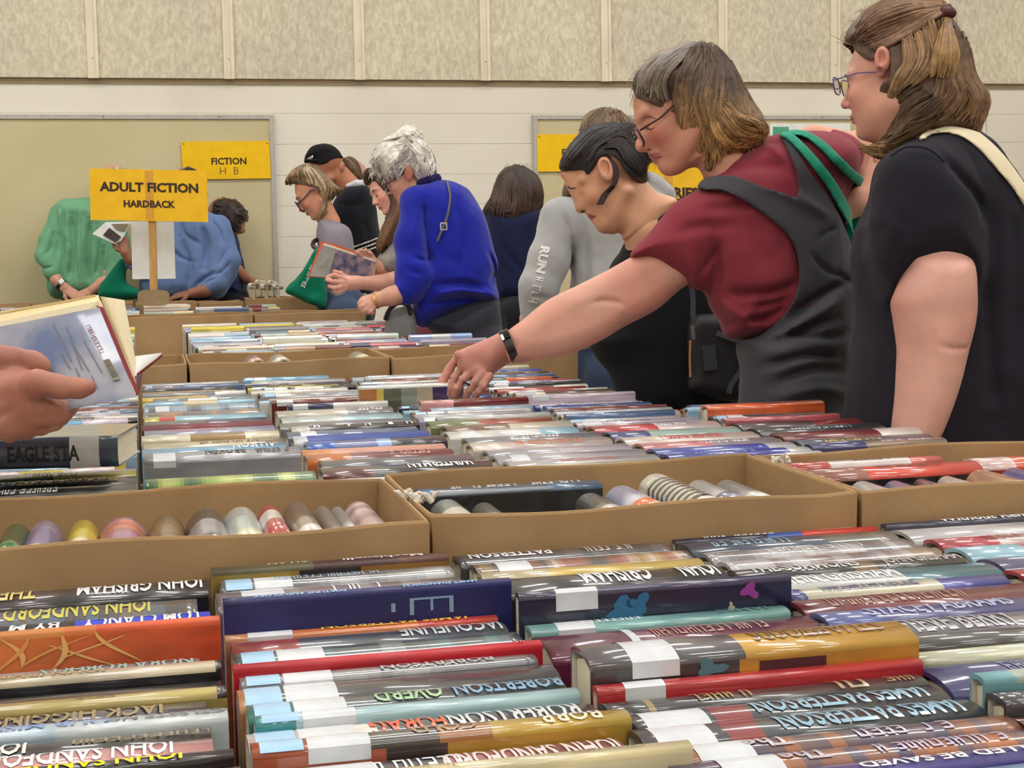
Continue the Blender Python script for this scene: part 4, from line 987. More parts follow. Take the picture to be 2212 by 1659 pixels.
class Sdf:
    def __init__(s, h): s.h = h; s.p = []; s.folds = []; s.noise = []
    def _add(s, fn, lo, hi, k, op): s.p.append((fn, np.array(lo, float), np.array(hi, float), k, op)); return s
    def cone(s, A, B, ra, rb, k=.01, op='u', flat=None):
        """tapered capsule; flat=(dir, factor): squashed along dir"""
        A = np.asarray(A, float); B = np.asarray(B, float); AB = B-A; L2 = AB@AB+1e-12
        if flat is not None: fd = np.asarray(flat[0], float); fd = fd/np.linalg.norm(fd); fs = 1/flat[1]-1
        def fn(X, Y, Z):
            x, y, z = X-A[0], Y-A[1], Z-A[2]
            t = np.clip((x*AB[0]+y*AB[1]+z*AB[2])/L2, 0, 1)
            x, y, z = x-t*AB[0], y-t*AB[1], z-t*AB[2]
            r = ra+(rb-ra)*t
            if flat is not None:
                dd = (x*fd[0]+y*fd[1]+z*fd[2])*fs
                x, y, z = x+dd*fd[0], y+dd*fd[1], z+dd*fd[2]
            return np.sqrt(x*x+y*y+z*z)-r
        R = max(ra, rb)*(max(1, flat[1]) if flat is not None else 1)
        return s._add(fn, np.minimum(A, B)-R, np.maximum(A, B)+R, k, op)
    def chain(s, pts, rs, k=.01, op='u', flat=None):
        for i in range(len(pts)-1): s.cone(pts[i], pts[i+1], rs[i], rs[i+1], k, op, flat)
        return s
    def ell(s, Cn, r, R=None, k=.01, op='u'):
        """ellipsoid, rows of R are its axes"""
        Cn = np.asarray(Cn, float); r = np.asarray(r, float); R = np.eye(3) if R is None else np.asarray(R, float)
        def fn(X, Y, Z):
            x, y, z = X-Cn[0], Y-Cn[1], Z-Cn[2]
            a = (x*R[0, 0]+y*R[0, 1]+z*R[0, 2]); b = (x*R[1, 0]+y*R[1, 1]+z*R[1, 2]); c = (x*R[2, 0]+y*R[2, 1]+z*R[2, 2])
            k0 = np.sqrt((a/r[0])**2+(b/r[1])**2+(c/r[2])**2); k1 = np.sqrt((a/r[0]**2)**2+(b/r[1]**2)**2+(c/r[2]**2)**2)
            return k0*(k0-1)/np.maximum(k1, 1e-6)
        m = r.max()
        return s._add(fn, Cn-m, Cn+m, k, op)
    def pillow(s, px, z0, T, w, k=.01, op='u', slope=(0, 0), n=5, sharp=False, sc=None):
        """outline in picture px at distance z0, half thickness T, rounding width w"""
        P = np.array(px, float) if sharp else spline(px, n)
        Q = np.stack([(P[:, 0]-CX)/F*z0, (CY-P[:, 1])/F*z0], 1); c = Q.mean(0) if sc is None else np.array([(sc[0]-CX)/F*z0, (CY-sc[1])/F*z0])
        def fn(X, Y, Z):
            sd = poly_sd(X[:, :, 0], Y[:, :, 0], Q)[:, :, None]
            zz = z0+(X-c[0])*slope[0]+(Y-c[1])*slope[1]
            return np.sqrt(np.maximum(sd+w, 0)**2+((Z-zz)/T*w)**2)-w
        e = abs(slope[0])*np.abs(Q[:, 0]-c[0]).max()+abs(slope[1])*np.abs(Q[:, 1]-c[1]).max()
        return s._add(fn, [Q[:, 0].min(), Q[:, 1].min(), z0-T-e], [Q[:, 0].max(), Q[:, 1].max(), z0+T+e], k, op)
    def fold(s, px, z, r, amp):
        """groove (amp>0) or ridge (amp<0) along a picture polyline"""
        P = spline(px, 4, False); Q = np.stack([(P[:, 0]-CX)/F*z, (CY-P[:, 1])/F*z], 1); s.folds.append((Q, r, amp)); return s
    def ns(s, amp, freq, stretch=(1, 1, 1)): s.noise.append((amp, freq, stretch)); return s
    def build(s, hug=None):
        """hug=(offset, [outlines px], near_only_z or None, z0): keeps only a layer standing off the shape inside the outlines"""
        h = s.h; lo = np.min([p[1] for p in s.p if p[4] == 'u'], 0)-4*h; hi = np.max([p[2] for p in s.p if p[4] == 'u'], 0)+4*h
        cb = getattr(s, 'clipbox', None)
        if cb is not None: lo[:2] = cb[0]; hi[:2] = cb[1]; hi[2] = cb[2]+.01
        n = np.ceil((hi-lo)/h).astype(int)+1
        ax = [lo[i]+np.arange(n[i])*h for i in range(3)]
        D = np.full(n, 10*h+.05, np.float32)
        for fn, l, u, k, op in s.p:
            m = k*1.2+3*h; a = np.maximum(((l-m-lo)/h).astype(int), 0); b = np.minimum(((u+m-lo)/h).astype(int)+2, n)
            if (b <= a).any(): continue
            X = ax[0][a[0]:b[0]][:, None, None].astype(np.float32); Y = ax[1][a[1]:b[1]][None, :, None].astype(np.float32); Z = ax[2][a[2]:b[2]][None, None, :].astype(np.float32)
            X2 = X+0*Y; Y2 = Y+0*X
            v = fn(X2, Y2, Z).astype(np.float32)
            sl = (slice(a[0], b[0]), slice(a[1], b[1]), slice(a[2], b[2])); d = D[sl]
            if op == 'u':
                if k <= 0: D[sl] = np.minimum(d, v)
                else:
                    t = np.clip(.5+.5*(v-d)/k, 0, 1); D[sl] = v*(1-t)+d*t-k*t*(1-t)
            elif op == 's':
                t = np.clip(.5-.5*(d+v)/max(k, 1e-5), 0, 1); D[sl] = d*(1-t)-v*t+k*t*(1-t)
        if s.folds or s.noise:
            idx = np.argwhere(np.abs(D) < 4*h+.012)
            P = lo+idx*h; dd = np.zeros(len(P), np.float32)
            for Q, r, amp in s.folds:
                best = np.full(len(P), 1e9)
                for i in range(len(Q)-1):
                    e = Q[i+1]-Q[i]; L2 = e@e+1e-12
                    t = np.clip(((P[:, :2]-Q[i])@e)/L2, 0, 1)
                    best = np.minimum(best, ((P[:, :2]-Q[i]-t[:, None]*e)**2).sum(1))
                # fade at the ends
                te = np.minimum(1, np.sqrt(np.minimum(((P[:, :2]-Q[0])**2).sum(1), ((P[:, :2]-Q[-1])**2).sum(1)))/(r*3))
                dd += amp*np.exp(-best/(r*r))*(.25+.75*te)
            for amp, fr, st in s.noise: dd += amp*vnoise(P*fr*np.array(st)+7.3)
            D[idx[:, 0], idx[:, 1], idx[:, 2]] += dd
        if hug is not None:
            off, polys, zmax, z0 = hug[:4]; off2 = hug[4] if len(hug) > 4 else None
            X2, Y2 = np.meshgrid(ax[0], ax[1], indexing='ij'); out = None
            ix = np.arange(n[2]); zc = ax[2]
            # perspective prism, evaluated on the z0 plane and sampled along the rays
            res = h*.8
            u0, u1 = (ax[0]/zc.min()*z0).min()-.05, (ax[0]/zc.min()*z0).max()+.05; w0, w1 = (ax[1]/zc.min()*z0).min()-.05, (ax[1]/zc.min()*z0).max()+.05
            gu = np.arange(u0, u1, res); gw = np.arange(w0, w1, res); GU, GW = np.meshgrid(gu, gw, indexing='ij')
            sd = None
            for px in polys:
                P = spline(px, 4); Q = np.stack([(P[:, 0]-CX)/F*z0, (CY-P[:, 1])/F*z0], 1)
                v = poly_sd(GU, GW, Q); sd = v if sd is None else np.minimum(sd, v)
            for kz in range(n[2]):
                fx = (X2/zc[kz]*z0-u0)/res; fy = (Y2/zc[kz]*z0-w0)/res
                i0 = np.clip(fx.astype(int), 0, len(gu)-2); j0 = np.clip(fy.astype(int), 0, len(gw)-2); a = np.clip(fx-i0, 0, 1); b = np.clip(fy-j0, 0, 1)
                v = sd[i0, j0]*(1-a)*(1-b)+sd[i0+1, j0]*a*(1-b)+sd[i0, j0+1]*(1-a)*b+sd[i0+1, j0+1]*a*b
                if zmax is not None: v = np.maximum(v, zc[kz]-zmax)
                base = D[:, :, kz]
                inner = -(base+.004) if off2 is not None else None
                r = np.maximum(base-off, v)
                if inner is not None: r = np.maximum(r, inner)
                D[:, :, kz] = r
        g = vdb.FloatGrid(); g.copyFromArray(np.clip(D, -4*h, 4*h)); p, qd = g.convertToQuads(0.0)
        p = p*h+lo
        return p, qd
def quads_from(chunks):
    V = []; Q = []; b = 0
    for p, f in chunks: V.append(p); Q.append(f+b); b += len(p)
    return np.concatenate(V), np.concatenate(Q)
def put(name, P, Qd, mat, parent=None, colfn=None, origin=None, flip=True):
    """mesh from camera-space points"""
    W = cam2w(P)
    if origin is not None: W = W-np.asarray(origin)
    a, b_, c_ = W[Qd[:, 0]], W[Qd[:, 1]], W[Qd[:, 2]]
    flip = float((a*np.cross(b_, c_)).sum()) > 0 if len(Qd) > 500 else flip
    me = bpy.data.meshes.new(name); nv, nf = len(W), len(Qd); k = Qd.shape[1]
    Qd = Qd[:, ::-1] if not flip else Qd
    me.vertices.add(nv); me.vertices.foreach_set('co', W.astype(np.float32).ravel())
    me.loops.add(nf*k); me.loops.foreach_set('vertex_index', Qd.astype(np.int32).ravel())
    me.polygons.add(nf); me.polygons.foreach_set('loop_start', (np.arange(nf)*k).astype(np.int32))
    me.polygons.foreach_set('loop_total', np.full(nf, k, np.int32)); me.polygons.foreach_set('use_smooth', np.ones(nf, bool))
    me.update(calc_edges=True)
    if colfn is not None:
        c = np.ones((nv, 4), np.float32); c[:, :3] = colfn(P); a = me.color_attributes.new('Col', 'FLOAT_COLOR', 'POINT'); a.data.foreach_set('color', c.ravel())
    return link_mesh(name, me, mat, parent)
def tubes(lines, n=5):
    """lines: list of (pts (m,3), radii (m,), colour root, colour tip). Returns P, quads, colours. flattened a little"""
    V = []; Fq = []; Cc = []; b = 0
    for pts, rs, c0, c1 in lines:
        pts = np.asarray(pts, float); m = len(pts)
        t = np.gradient(pts, axis=0); t /= (np.linalg.norm(t, axis=1)[:, None]+1e-9)
        up = np.array([.13, .2, 1.]); a = np.cross(t, up); a /= (np.linalg.norm(a, axis=1)[:, None]+1e-9); c = np.cross(a, t)
        th = 2*np.pi*np.arange(n)/n
        ring = pts[:, None, :]+rs[:, None, None]*(np.cos(th)[None, :, None]*a[:, None, :]+.55*np.sin(th)[None, :, None]*c[:, None, :])
        V.append(ring.reshape(-1, 3))
        s = np.linspace(0, 1, m)[:, None]; cc = np.asarray(c0)[None, :]*(1-s)+np.asarray(c1)[None, :]*s
        Cc.append(np.repeat(cc, n, 0))
        i = np.arange(m-1)[:, None]*n; k = np.arange(n)[None, :]
        Fq.append((b+np.stack([i+k, i+(k+1) % n, i+n+(k+1) % n, i+n+k], 2)).reshape(-1, 4)); b += m*n
    return np.concatenate(V), np.concatenate(Fq), np.concatenate(Cc)
def pillow_front(px, z0, T, w, n=5):
    P = spline(px, n); Q = np.stack([(P[:, 0]-CX)/F*z0, (CY-P[:, 1])/F*z0], 1)
    def zs(X, Y, side=-1, lift=0):
        sd = poly_sd(X, Y, Q); r = np.clip((sd+w)/w, 0, 1); return z0+side*T*np.sqrt(1-r*r)*(1+lift)
    return zs
def hair_locks(guides, zfn, z0, rnd, nper=10, r=.004, jit=4, c0=(.2, .1, .05), c1=(.3, .2, .1), cj=.25, back=True, lift=.0, wav=0, tipfree=0):
    """guides: list of flow lines, each a list of px points; locks are interpolated between neighbours"""
    out = []; m = 14
    G = [spline([tuple(map(float, p)) for p in g], 6, False) for g in guides]
    G = [np.stack([np.interp(np.linspace(0, 1, m), np.linspace(0, 1, len(g)), g[:, k]) for k in (0, 1)], 1) for g in G]
    for i in range(len(G)-1):
        for j in range(nper):
            t = (j+rnd.rand())/nper
            L = G[i]*(1-t)+G[i+1]*t
            s0 = rnd.rand()*.15; s1 = 1-rnd.rand()*.15
            u = np.linspace(s0, s1, m); L = np.stack([np.interp(u, np.linspace(0, 1, m), L[:, k]) for k in (0, 1)], 1)
            ph = rnd.rand()*6.28
            L = L+rnd.randn(2)*jit*.5+np.stack([np.sin(np.linspace(0, 5+3*rnd.rand(), m)+ph), np.cos(np.linspace(0, 4, m)+ph)], 1)*wav*np.linspace(.2, 1, m)[:, None]
            X = (L[:, 0]-CX)/F*z0; Y = (CY-L[:, 1])/F*z0
            for sd in ((-1, 1) if back else (-1,)):
                Z = zfn(X, Y, sd, lift)+sd*(.001+.003*rnd.rand())
                pts = np.stack([X, Y, Z], 1)
                rr = r*(.6+.8*rnd.rand())*np.sin(np.linspace(.35, 3.0, m))**.6
                f = 1+cj*(rnd.rand()*2-1)
                out.append((pts, rr, np.array(c0)*f, np.array(c1)*f))
    return out
def skin_mat(name):
    m = noise_mat(name, (.93, .93, .93, 1), (1.04, 1.0, .98, 1), 26, .48, .05, 260, vcol=True, spec=.35)
    b = m.node_tree.nodes['Principled BSDF']; b.inputs['Subsurface Weight'].default_value = .12
    b.inputs['Subsurface Radius'].default_value = (.012, .005, .003); b.inputs['Subsurface Scale'].default_value = 1.0
    return m
M_SKIN = skin_mat('skin')
M_HAIR = noise_mat('hair', (.72, .72, .72, 1), (1.2, 1.2, 1.2, 1), 60, .42, .25, 300, vcol=True, spec=.45)
def cloth(name, r, g, b, sheen=.15, bump=.12): return noise_mat(name, tuple(v*.9 for v in rgb(r, g, b)[:3])+(1,), rgb(r, g, b), 5, .88, bump, 700, spec=.15, sheen=sheen)
M_GLASS, nt, b = new_mat('spectacle_lens'); b.inputs['Transmission Weight'].default_value = 1; b.inputs['Roughness'].default_value = .02; b.inputs['IOR'].default_value = 1.1
M_BLACKP = flat_mat('black_plastic', rgb(28, 20, 22), .3, spec=.6)
M_METAL = flat_mat('silver_metal', rgb(190, 190, 192), .25, .9)
M_GREEN = cloth('green_fabric', 0, 112, 84)
M_GREEN2 = noise_mat('green_strap', rgb(16, 132, 104), rgb(26, 146, 116), 40, .6, .1, 400)
def skincol(base, blush=(), lips=None, brow=None, eyes=()):
    """colour function: base RGB; blush: [(P, r, rgb, strength)]"""
    b0 = np.array(lc(base))
    sp = [(np.asarray(P), r, np.array(lc(c)), s) for P, r, c, s in blush]
    def fn(P):
        c = np.tile(b0, (len(P), 1))
        for Q, r, cc, s in sp:
            w = np.exp(-((P-Q)**2).sum(1)/(r*r))*s; c = c*(1-w[:, None])+cc*w[:, None]
        return c
    return fn
def frame(tilt, yaw=0, roll=0, flip=False):
    """head axes in camera space for a face looking to the picture's left; tilt: degrees nodding down; yaw>0 turns the face away from the camera"""
    t = math.radians(tilt); y = math.radians(yaw)
    f = np.array([-math.cos(t), -math.sin(t), 0.]); u = np.array([-math.sin(t), math.cos(t), 0.]); s = np.array([0, 0, -1.])
    if flip: f[0] *= -1; u[0] *= -1
    # yaw about u
    f2 = math.cos(y)*f-math.sin(y)*s; s2 = math.sin(y)*f+math.cos(y)*s
    r = math.radians(roll)
    u2 = math.cos(r)*u+math.sin(r)*s2; s3 = math.cos(r)*s2-math.sin(r)*u
    return f2, u2, s3
class Head:
    def __init__(h, centre, tilt, yaw=0, roll=0, sc=1, flip=False):
        h.c = np.asarray(centre, float); h.f, h.u, h.s = frame(tilt, yaw, roll, flip); h.k = sc; h.R = np.array([h.f, h.u, h.s])
    @classmethod
    def fit(cls, nose, chin, z, yaw=0, roll=0):
        """head whose nose tip and chin fall on two picture points at distance z"""
        n_, c_ = q(*nose, z), q(*chin, z); best = None
        an, ac = (.118, -.026), (.09, -.108)
        for t in np.arange(-25, 80, .5):
            f, u, s_ = frame(t, yaw, roll); d = (ac[0]-an[0])*f+(ac[1]-an[1])*u; v = (c_-n_)[:2]
            k = (d[:2]@v)/(d[:2]@d[:2]); e = np.linalg.norm(k*d[:2]-v)
            if k > 0 and (best is None or e < best[0]): best = (e, t, k)
        e, t, k = best; f, u, s_ = frame(t, yaw, roll)
        o = k*(an[0]*f+an[1]*u); c = q(*nose, z)-o; c[2] = z
        # keep the picture position of the nose once the centre sits at z
        pn = c+o; c[:2] += (n_[:2]/z)*pn[2]-pn[:2]
        return cls(c, t, yaw, roll, k)
    def P(h, f, u, s=0): return h.c+h.k*(f*h.f+u*h.u+s*h.s)
    def add(h, S, nose=1, jaw=1, female=True, ear=True, closed=False, chin=0):
        k = h.k; P = h.P
        S.ell(P(-.018, .045), np.array((.098, .088, .074))*k, h.R, .01)
        S.ell(P(.03, -.012), np.array((.064, .092, .060))*k, h.R, .03)
        S.ell(P(.042, -.06), np.array((.046, .045, .046))*k, h.R, .02)
        for sd in (-1, 1):
            S.cone(P(-.018, -.055, .052*sd), P(.058, -.098, .016*sd), .02*k, .014*k, .025*k)
            S.ell(P(.058, -.02, .036*sd), np.array((.026, .024, .024))*k, h.R, .02)
            S.cone(P(.082, .032, .012*sd), P(.068, .034, .046*sd), .010*k, .009*k, .014*k)
        S.ell(P(.075+chin, -.099), np.array((.018, .016, .020))*k, h.R, .014)
        # nose
        S.cone(P(.088, .014), P(.108*nose+.0, -.022), .0075*k, .0095*k, .012*k)
        S.ell(P(.109*nose, -.026), np.array((.011, .010, .011))*k, h.R, .007)
        for sd in (-1, 1): S.ell(P(.098, -.031, .012*sd), np.array((.010, .008, .0075))*k, h.R, .005)
        for sd in (-1, 1): S.cone(P(.101, -.041, .006*sd), P(.107, -.037, .006*sd), .003*k, .003*k, .003, 's')
        # eyes
        for sd in (-1, 1):
            S.ell(P(.094, .008, .031*sd), np.array((.012, .012, .017))*k, h.R, .012, 's')
            S.ell(P(.073, .008, .031*sd), np.array((.0135, .0135, .0135))*k, h.R, .003)
            S.cone(P(.082, .013 if not closed else .006, .022*sd), P(.076, .012 if not closed else .004, .042*sd), .0045*k, .004*k, .004)
        # lips
        S.ell(P(.093, -.058), np.array((.010, .0055, .020))*k, h.R, .004)
        S.ell(P(.090, -.069), np.array((.010, .0065, .017))*k, h.R, .004)
        S.cone(P(.104, -.0635, 0), P(.086, -.0635, .022), .0018*k, .0014*k, .0025, 's')
        S.cone(P(.104, -.0635, 0), P(.086, -.0635, -.022), .0018*k, .0014*k, .0025, 's')
        if ear:
            for sd in (-1, 1):
                Re = h.R.copy()
                S.ell(P(-.018, .0, .074*sd), np.array((.018, .031, .007))*k, Re, .006)
                S.ell(P(-.015, .003, .082*sd), np.array((.010, .019, .007))*k, Re, .004, 's')
                S.ell(P(-.012, -.024, .073*sd), np.array((.009, .010, .006))*k, Re, .004)
    def cols(h, base, dark=(150, 84, 76), lip=(176, 96, 92), cheek=(206, 120, 108), cs=.45, nose=(196, 104, 96), extra=()):
        k = h.k; P = h.P
        return skincol(base, [(P(.075, -.025, .05), .03*k, cheek, cs), (P(.075, -.025, -.05), .03*k, cheek, cs), (P(.112, -.03), .016*k, nose, .55),
            (P(.1, -.06), .0125*k, lip, .8), (P(.096, -.068), .012*k, lip, .8), (P(.092, -.064, .017), .008*k, lip, .6), (P(.092, -.064, -.017), .008*k, lip, .6),
            (P(-.018, 0, .082), .022*k, nose, .5), (P(.083, .01, .031), .011*k, dark, .4)]+list(extra))
    def eye(h, S_list, closed=False): pass
def glasses(h, name, mat, parent, og, rr=.0016, w=.027, hh=.019, drop=0, fwd=.012, square=.75, lensmat=M_GLASS, sides=(1, -1)):
    """frames worn by head h"""
    t = MB(); lens = MB(); P = h.P
    def W(p): return tuple(cam2w(np.asarray(p)[None])[0])
    for sd in sides:
        pts = []
        for i in range(25):
            a = 2*math.pi*i/24; ca, sa = math.cos(a), math.sin(a)
            x = w*math.copysign(abs(ca)**square, ca); y = hh*math.copysign(abs(sa)**square, sa)
            pts.append(W(P(.093+fwd-abs(x+.0)*.0-.12*max(0, x)*1.0, .004-drop+y, sd*(.034+x))))
        t.tube(pts, rr, 6, False)
        b = len(lens.v); lens.v += pts[:-1]; lens.f.append([b+i for i in range(24)])
        t.tube([W(P(.09+fwd-.004, .014-drop, sd*.062)), W(P(.05, .016-drop, sd*.073)), W(P(-.005, .018, sd*.079)), W(P(-.022, .004, sd*.08))], rr*.9, 6)
    t.tube([W(P(.094+fwd, .008-drop, -.008)), W(P(.098+fwd, .012-drop, 0)), W(P(.094+fwd, .008-drop, .008))], rr, 6)
    g = t.build(name, mat, parent, og, True)
    lens.build('lens', lensmat, g, None if parent is None else og)
    return g
def finger(S, pts, r0, r1, k=.004):
    n = len(pts); S.chain(pts, [r0+(r1-r0)*i/(n-1) for i in range(n)], k)
def hand(S, wrist, d, nrm, side, L=.18, curl=.5, spread=.1, thumb=1, rw=.027, fists=None):
    """generic five-fingered hand. d: pointing direction, nrm: back-of-hand normal, side: towards the thumb"""
    W = np.asarray(wrist, float); d = np.asarray(d, float); d /= np.linalg.norm(d); nrm = np.asarray(nrm, float); nrm -= (nrm@d)*d; nrm /= np.linalg.norm(nrm)
    sd = np.cross(d, nrm); sd *= np.sign(sd@np.asarray(side, float)) or 1
    k = L/.18
    S.cone(W, W+d*.03*k, rw, .03*k, .01, flat=(nrm, .62))
    for i, o in enumerate((.026, .009, -.009, -.025)):
        S.cone(W+d*.02*k+sd*o*.6*k, W+d*(.085-.006*abs(i-1))*k+sd*o*k, .014*k, .0115*k, .010*k)
    for i, (o, ln) in enumerate(((.026, .068), (.009, .076), (-.009, .071), (-.025, .055))):
        p = W+d*(.085-.006*abs(i-1))*k+sd*o*k; a = curl*(.35+.08*i); pts = [p]
        for j, fr in enumerate((.45, .31, .24)):
            dd = math.cos(a)*(d+sd*spread*(1.5-i)*.3)-math.sin(a)*nrm; dd /= np.linalg.norm(dd)
            p = p+dd*ln*fr*k; pts.append(p); a += curl*.75
        finger(S, pts, .0095*k, .0068*k)
    if thumb:
        p0 = W+d*.022*k+sd*.02*k; p1 = p0+(d*.5+sd*.75-nrm*.3)*.034*k; p2 = p1+(d*.85+sd*.3-nrm*.35)*.032*k; p3 = p2+(d*.95+sd*.0-nrm*.35)*.026*k
        finger(S, [p0, p1, p2, p3], .014*k, .0085*k, .006)
def strip(name, px, z, w, mat, parent, og, th=.0015, n=4, side=1.0):
    """flat band following px points with a depth each; w width (m)"""
    if np.isscalar(z): z = [z]*len(px)
    P = spline([q(x, y, zz) for (x, y), zz in zip(px, z)], n, False)
    W = cam2w(P); m = MB(); t = np.gradient(W, axis=0); t /= np.linalg.norm(t, axis=1)[:, None]
    a = np.cross(t, -FW[None, :]); a /= np.linalg.norm(a, axis=1)[:, None]; nn = np.cross(t, a)
    ws = np.full(len(W), w) if np.isscalar(w) else np.interp(np.linspace(0, 1, len(W)), np.linspace(0, 1, len(w)), w)
    for i in range(len(W)):
        for sx, sz in ((-1, -1), (1, -1), (1, 1), (-1, 1)): m.v.append(tuple(W[i]+a[i]*sx*ws[i]/2+nn[i]*sz*th))
    for i in range(len(W)-1):
        for j in range(4): m.f.append([4*i+j, 4*i+(j+1) % 4, 4*i+4+(j+1) % 4, 4*i+4+j])
    m.f.append([3, 2, 1, 0]); e = 4*(len(W)-1); m.f.append([e, e+1, e+2, e+3])
    return m.build(name, mat, parent, og, False)

def w2c(P): v = np.asarray(P, float)-CO; return np.array([v@RT, v@UP, v@FW])
DOWN = np.array([-RT[2], -UP[2], -FW[2]])
def legs(S, hipc, floorxy, spread=.09, r=(.095, .065, .05), h=None, k=.02, fwd=np.array([-1., 0, 0])):
    """two trouser legs from the hip centre (camera space) straight to the floor"""
    hw = cam2w(hipc[None])[0]; z = hw[2]
    for sd in (-1, 1):
        A = w2c((hw[0], hw[1]+sd*spread, z)); Bk = w2c((hw[0]+floorxy[0]*.4, hw[1]+floorxy[1]*.4+sd*spread*1.1, z*.52)); Cc = w2c((hw[0]+floorxy[0], hw[1]+floorxy[1]+sd*spread*1.2, .07))
        S.chain([A, Bk, Cc], r, k)
def shoes(parent, og, hipc, floorxy, spread, mat):
    hw = cam2w(hipc[None])[0]
    for sd in (-1, 1):
        S = Sdf(.008); x, y = hw[0]+floorxy[0], hw[1]+floorxy[1]+sd*spread*1.2
        S.cone(w2c((x+.03, y, .045)), w2c((x-.15, y, .035)), .042, .034, .01)
        S.cone(w2c((x+.01, y, .05)), w2c((x, y, .10)), .04, .038, .015)
        p, f = S.build(); put('shoe', p, f, mat, parent, None, og)
def person(chunks, mat, colfn, base, label, group=None):
    """top-level body mesh; base: world point on the floor"""
    p, f = quads_from(chunks); og = np.array([base[0], base[1], 0.])
    o = put('person', p, f, mat, None, colfn, og); o.location = og.tolist(); tag(o, label, 'person', group)
    return o, og
M_SHOE = flat_mat('dark_shoe', rgb(36, 34, 36), .6); M_SHOE2 = flat_mat('white_shoe', rgb(200, 198, 196), .6)
M_DARKTR = cloth('dark_trousers', 30, 30, 36)
M_JEANS = cloth('blue_jeans', 58, 72, 98)

def hcore(S, hd, e=.010):
    k = hd.k
    S.ell(hd.P(-.018, .045), np.array((.098+e, .088+e, .074+e))*k, hd.R, .012)
    S.ell(hd.P(-.03, .0), np.array((.082, .07, .072+e))*k, hd.R, .02)
def zfrom(p1, fallback):
    P = p1[0]; c = .004; lo = P[:, :2].min(0); n = np.ceil((P[:, :2].max(0)-lo)/c).astype(int)+2
    ij = ((P[:, :2]-lo)/c).astype(int); zmin = np.full(n, 1e9); zmax = np.full(n, -1e9)
    for di in (0, 1):
        for dj in (0, 1):
            np.minimum.at(zmin, (ij[:, 0]+di, ij[:, 1]+dj), P[:, 2]); np.maximum.at(zmax, (ij[:, 0]+di, ij[:, 1]+dj), P[:, 2])
    zc = P[:, 2].mean()
    def fn(X, Y, side=-1, lift=0):
        i = np.clip(((X-lo[0])/c).astype(int), 0, n[0]-1); j = np.clip(((Y-lo[1])/c).astype(int), 0, n[1]-1)
        z = (zmin if side < 0 else zmax)[i, j]; fb = fallback(X, Y, side, lift)
        ok = np.abs(z) < 1e8; z = np.where(ok, zc+(z-zc)*(1+lift), fb)
        # smooth along the lock
        if len(z) > 4: z = np.convolve(np.pad(z, 2, 'edge'), [.1, .25, .3, .25, .1], 'valid')
        return z
    return fn

M_LIPL = flat_mat('lip_line', rgb(120, 56, 54), .5)
def mouth(hd, pr, og):
    S = Sdf(.0016)
    S.chain([hd.P(.099, -.0635, .003), hd.P(.096, -.0645, .012), hd.P(.088, -.066, .022)], [.0013, .0015, .001], .002)
    S.chain([hd.P(.099, -.0635, -.003), hd.P(.096, -.0645, -.012), hd.P(.088, -.066, -.022)], [.0013, .0015, .001], .002)
    S.cone(hd.P(.099, -.0635, .003), hd.P(.099, -.0635, -.003), .0013, .0013, .002)
    p, f = S.build(); put('lip_line', p, f, M_LIPL, pr, None, og)

def decal(name, S, polys, Z, mat, parent, og, off=.0012):
    """thin patches that follow the near surface of S inside picture outlines"""
    S2 = Sdf(.0016); P = np.concatenate([np.array(p, float) for p in polys]); Q = np.stack([(P[:, 0]-CX)/F*Z, (CY-P[:, 1])/F*Z], 1)
    lo, hi = Q.min(0)-.012, Q.max(0)+.012
    S2.p = [p for p in S.p]; S2.folds = S.folds; S2.noise = S.noise
    S2.clipbox = (lo, hi, Z)
    p, f = S2.build(hug=(off, polys, Z-.005, Z, 1))
    if len(f): return put(name, p, f, mat, parent, None, og)
def brush(pts, w):
    """outline of a tapered stroke along px points"""
    P = spline(pts, 3, False); t = np.gradient(P, axis=0); t /= np.linalg.norm(t, axis=1)[:, None]+1e-9; n = np.stack([-t[:, 1], t[:, 0]], 1)
    ww = w/2*np.sin(np.linspace(.35, 2.8, len(P)))[:, None]
    return [tuple(a) for a in np.concatenate([P+n*ww, (P-n*ww)[::-1]])]

def wisps(cap, Z, n, rnd, col, ln=26, out=7, r=.0009):
    """stray hairs standing off an outline, going along it"""
    P = spline(cap, 6); c = P.mean(0); L = []; m = len(P)
    for k in range(n):
        i = rnd.randint(m); p = P[i]; t = P[(i+3) % m]-p; t /= np.linalg.norm(t)+1e-9
        if rnd.rand() < .5: t = -t
        o = p-c; o /= np.linalg.norm(o)+1e-9; l_ = ln*(.5+rnd.rand()); h_ = out*(.3+rnd.rand())
        if p[1] > c[1]+10: t = np.array([t[0]*.6, abs(t[1])+.3])
        a = p-o*7; b = p+t*l_*.5+o*h_*.5; e = p+t*l_+o*h_*(rnd.rand()*1.6-.5)
        z_ = Z+rnd.randn()*.02
        W_p = spline([q(a[0], a[1], z_), q(b[0], b[1], z_), q(e[0], e[1], z_)], 4, False)
        L.append((W_p, r*(.7+.6*rnd.rand())*np.linspace(1, .4, len(W_p)), np.array(lc(col)), np.array(lc(col))*1.2))
    return L
rs = np.random.RandomState(5)
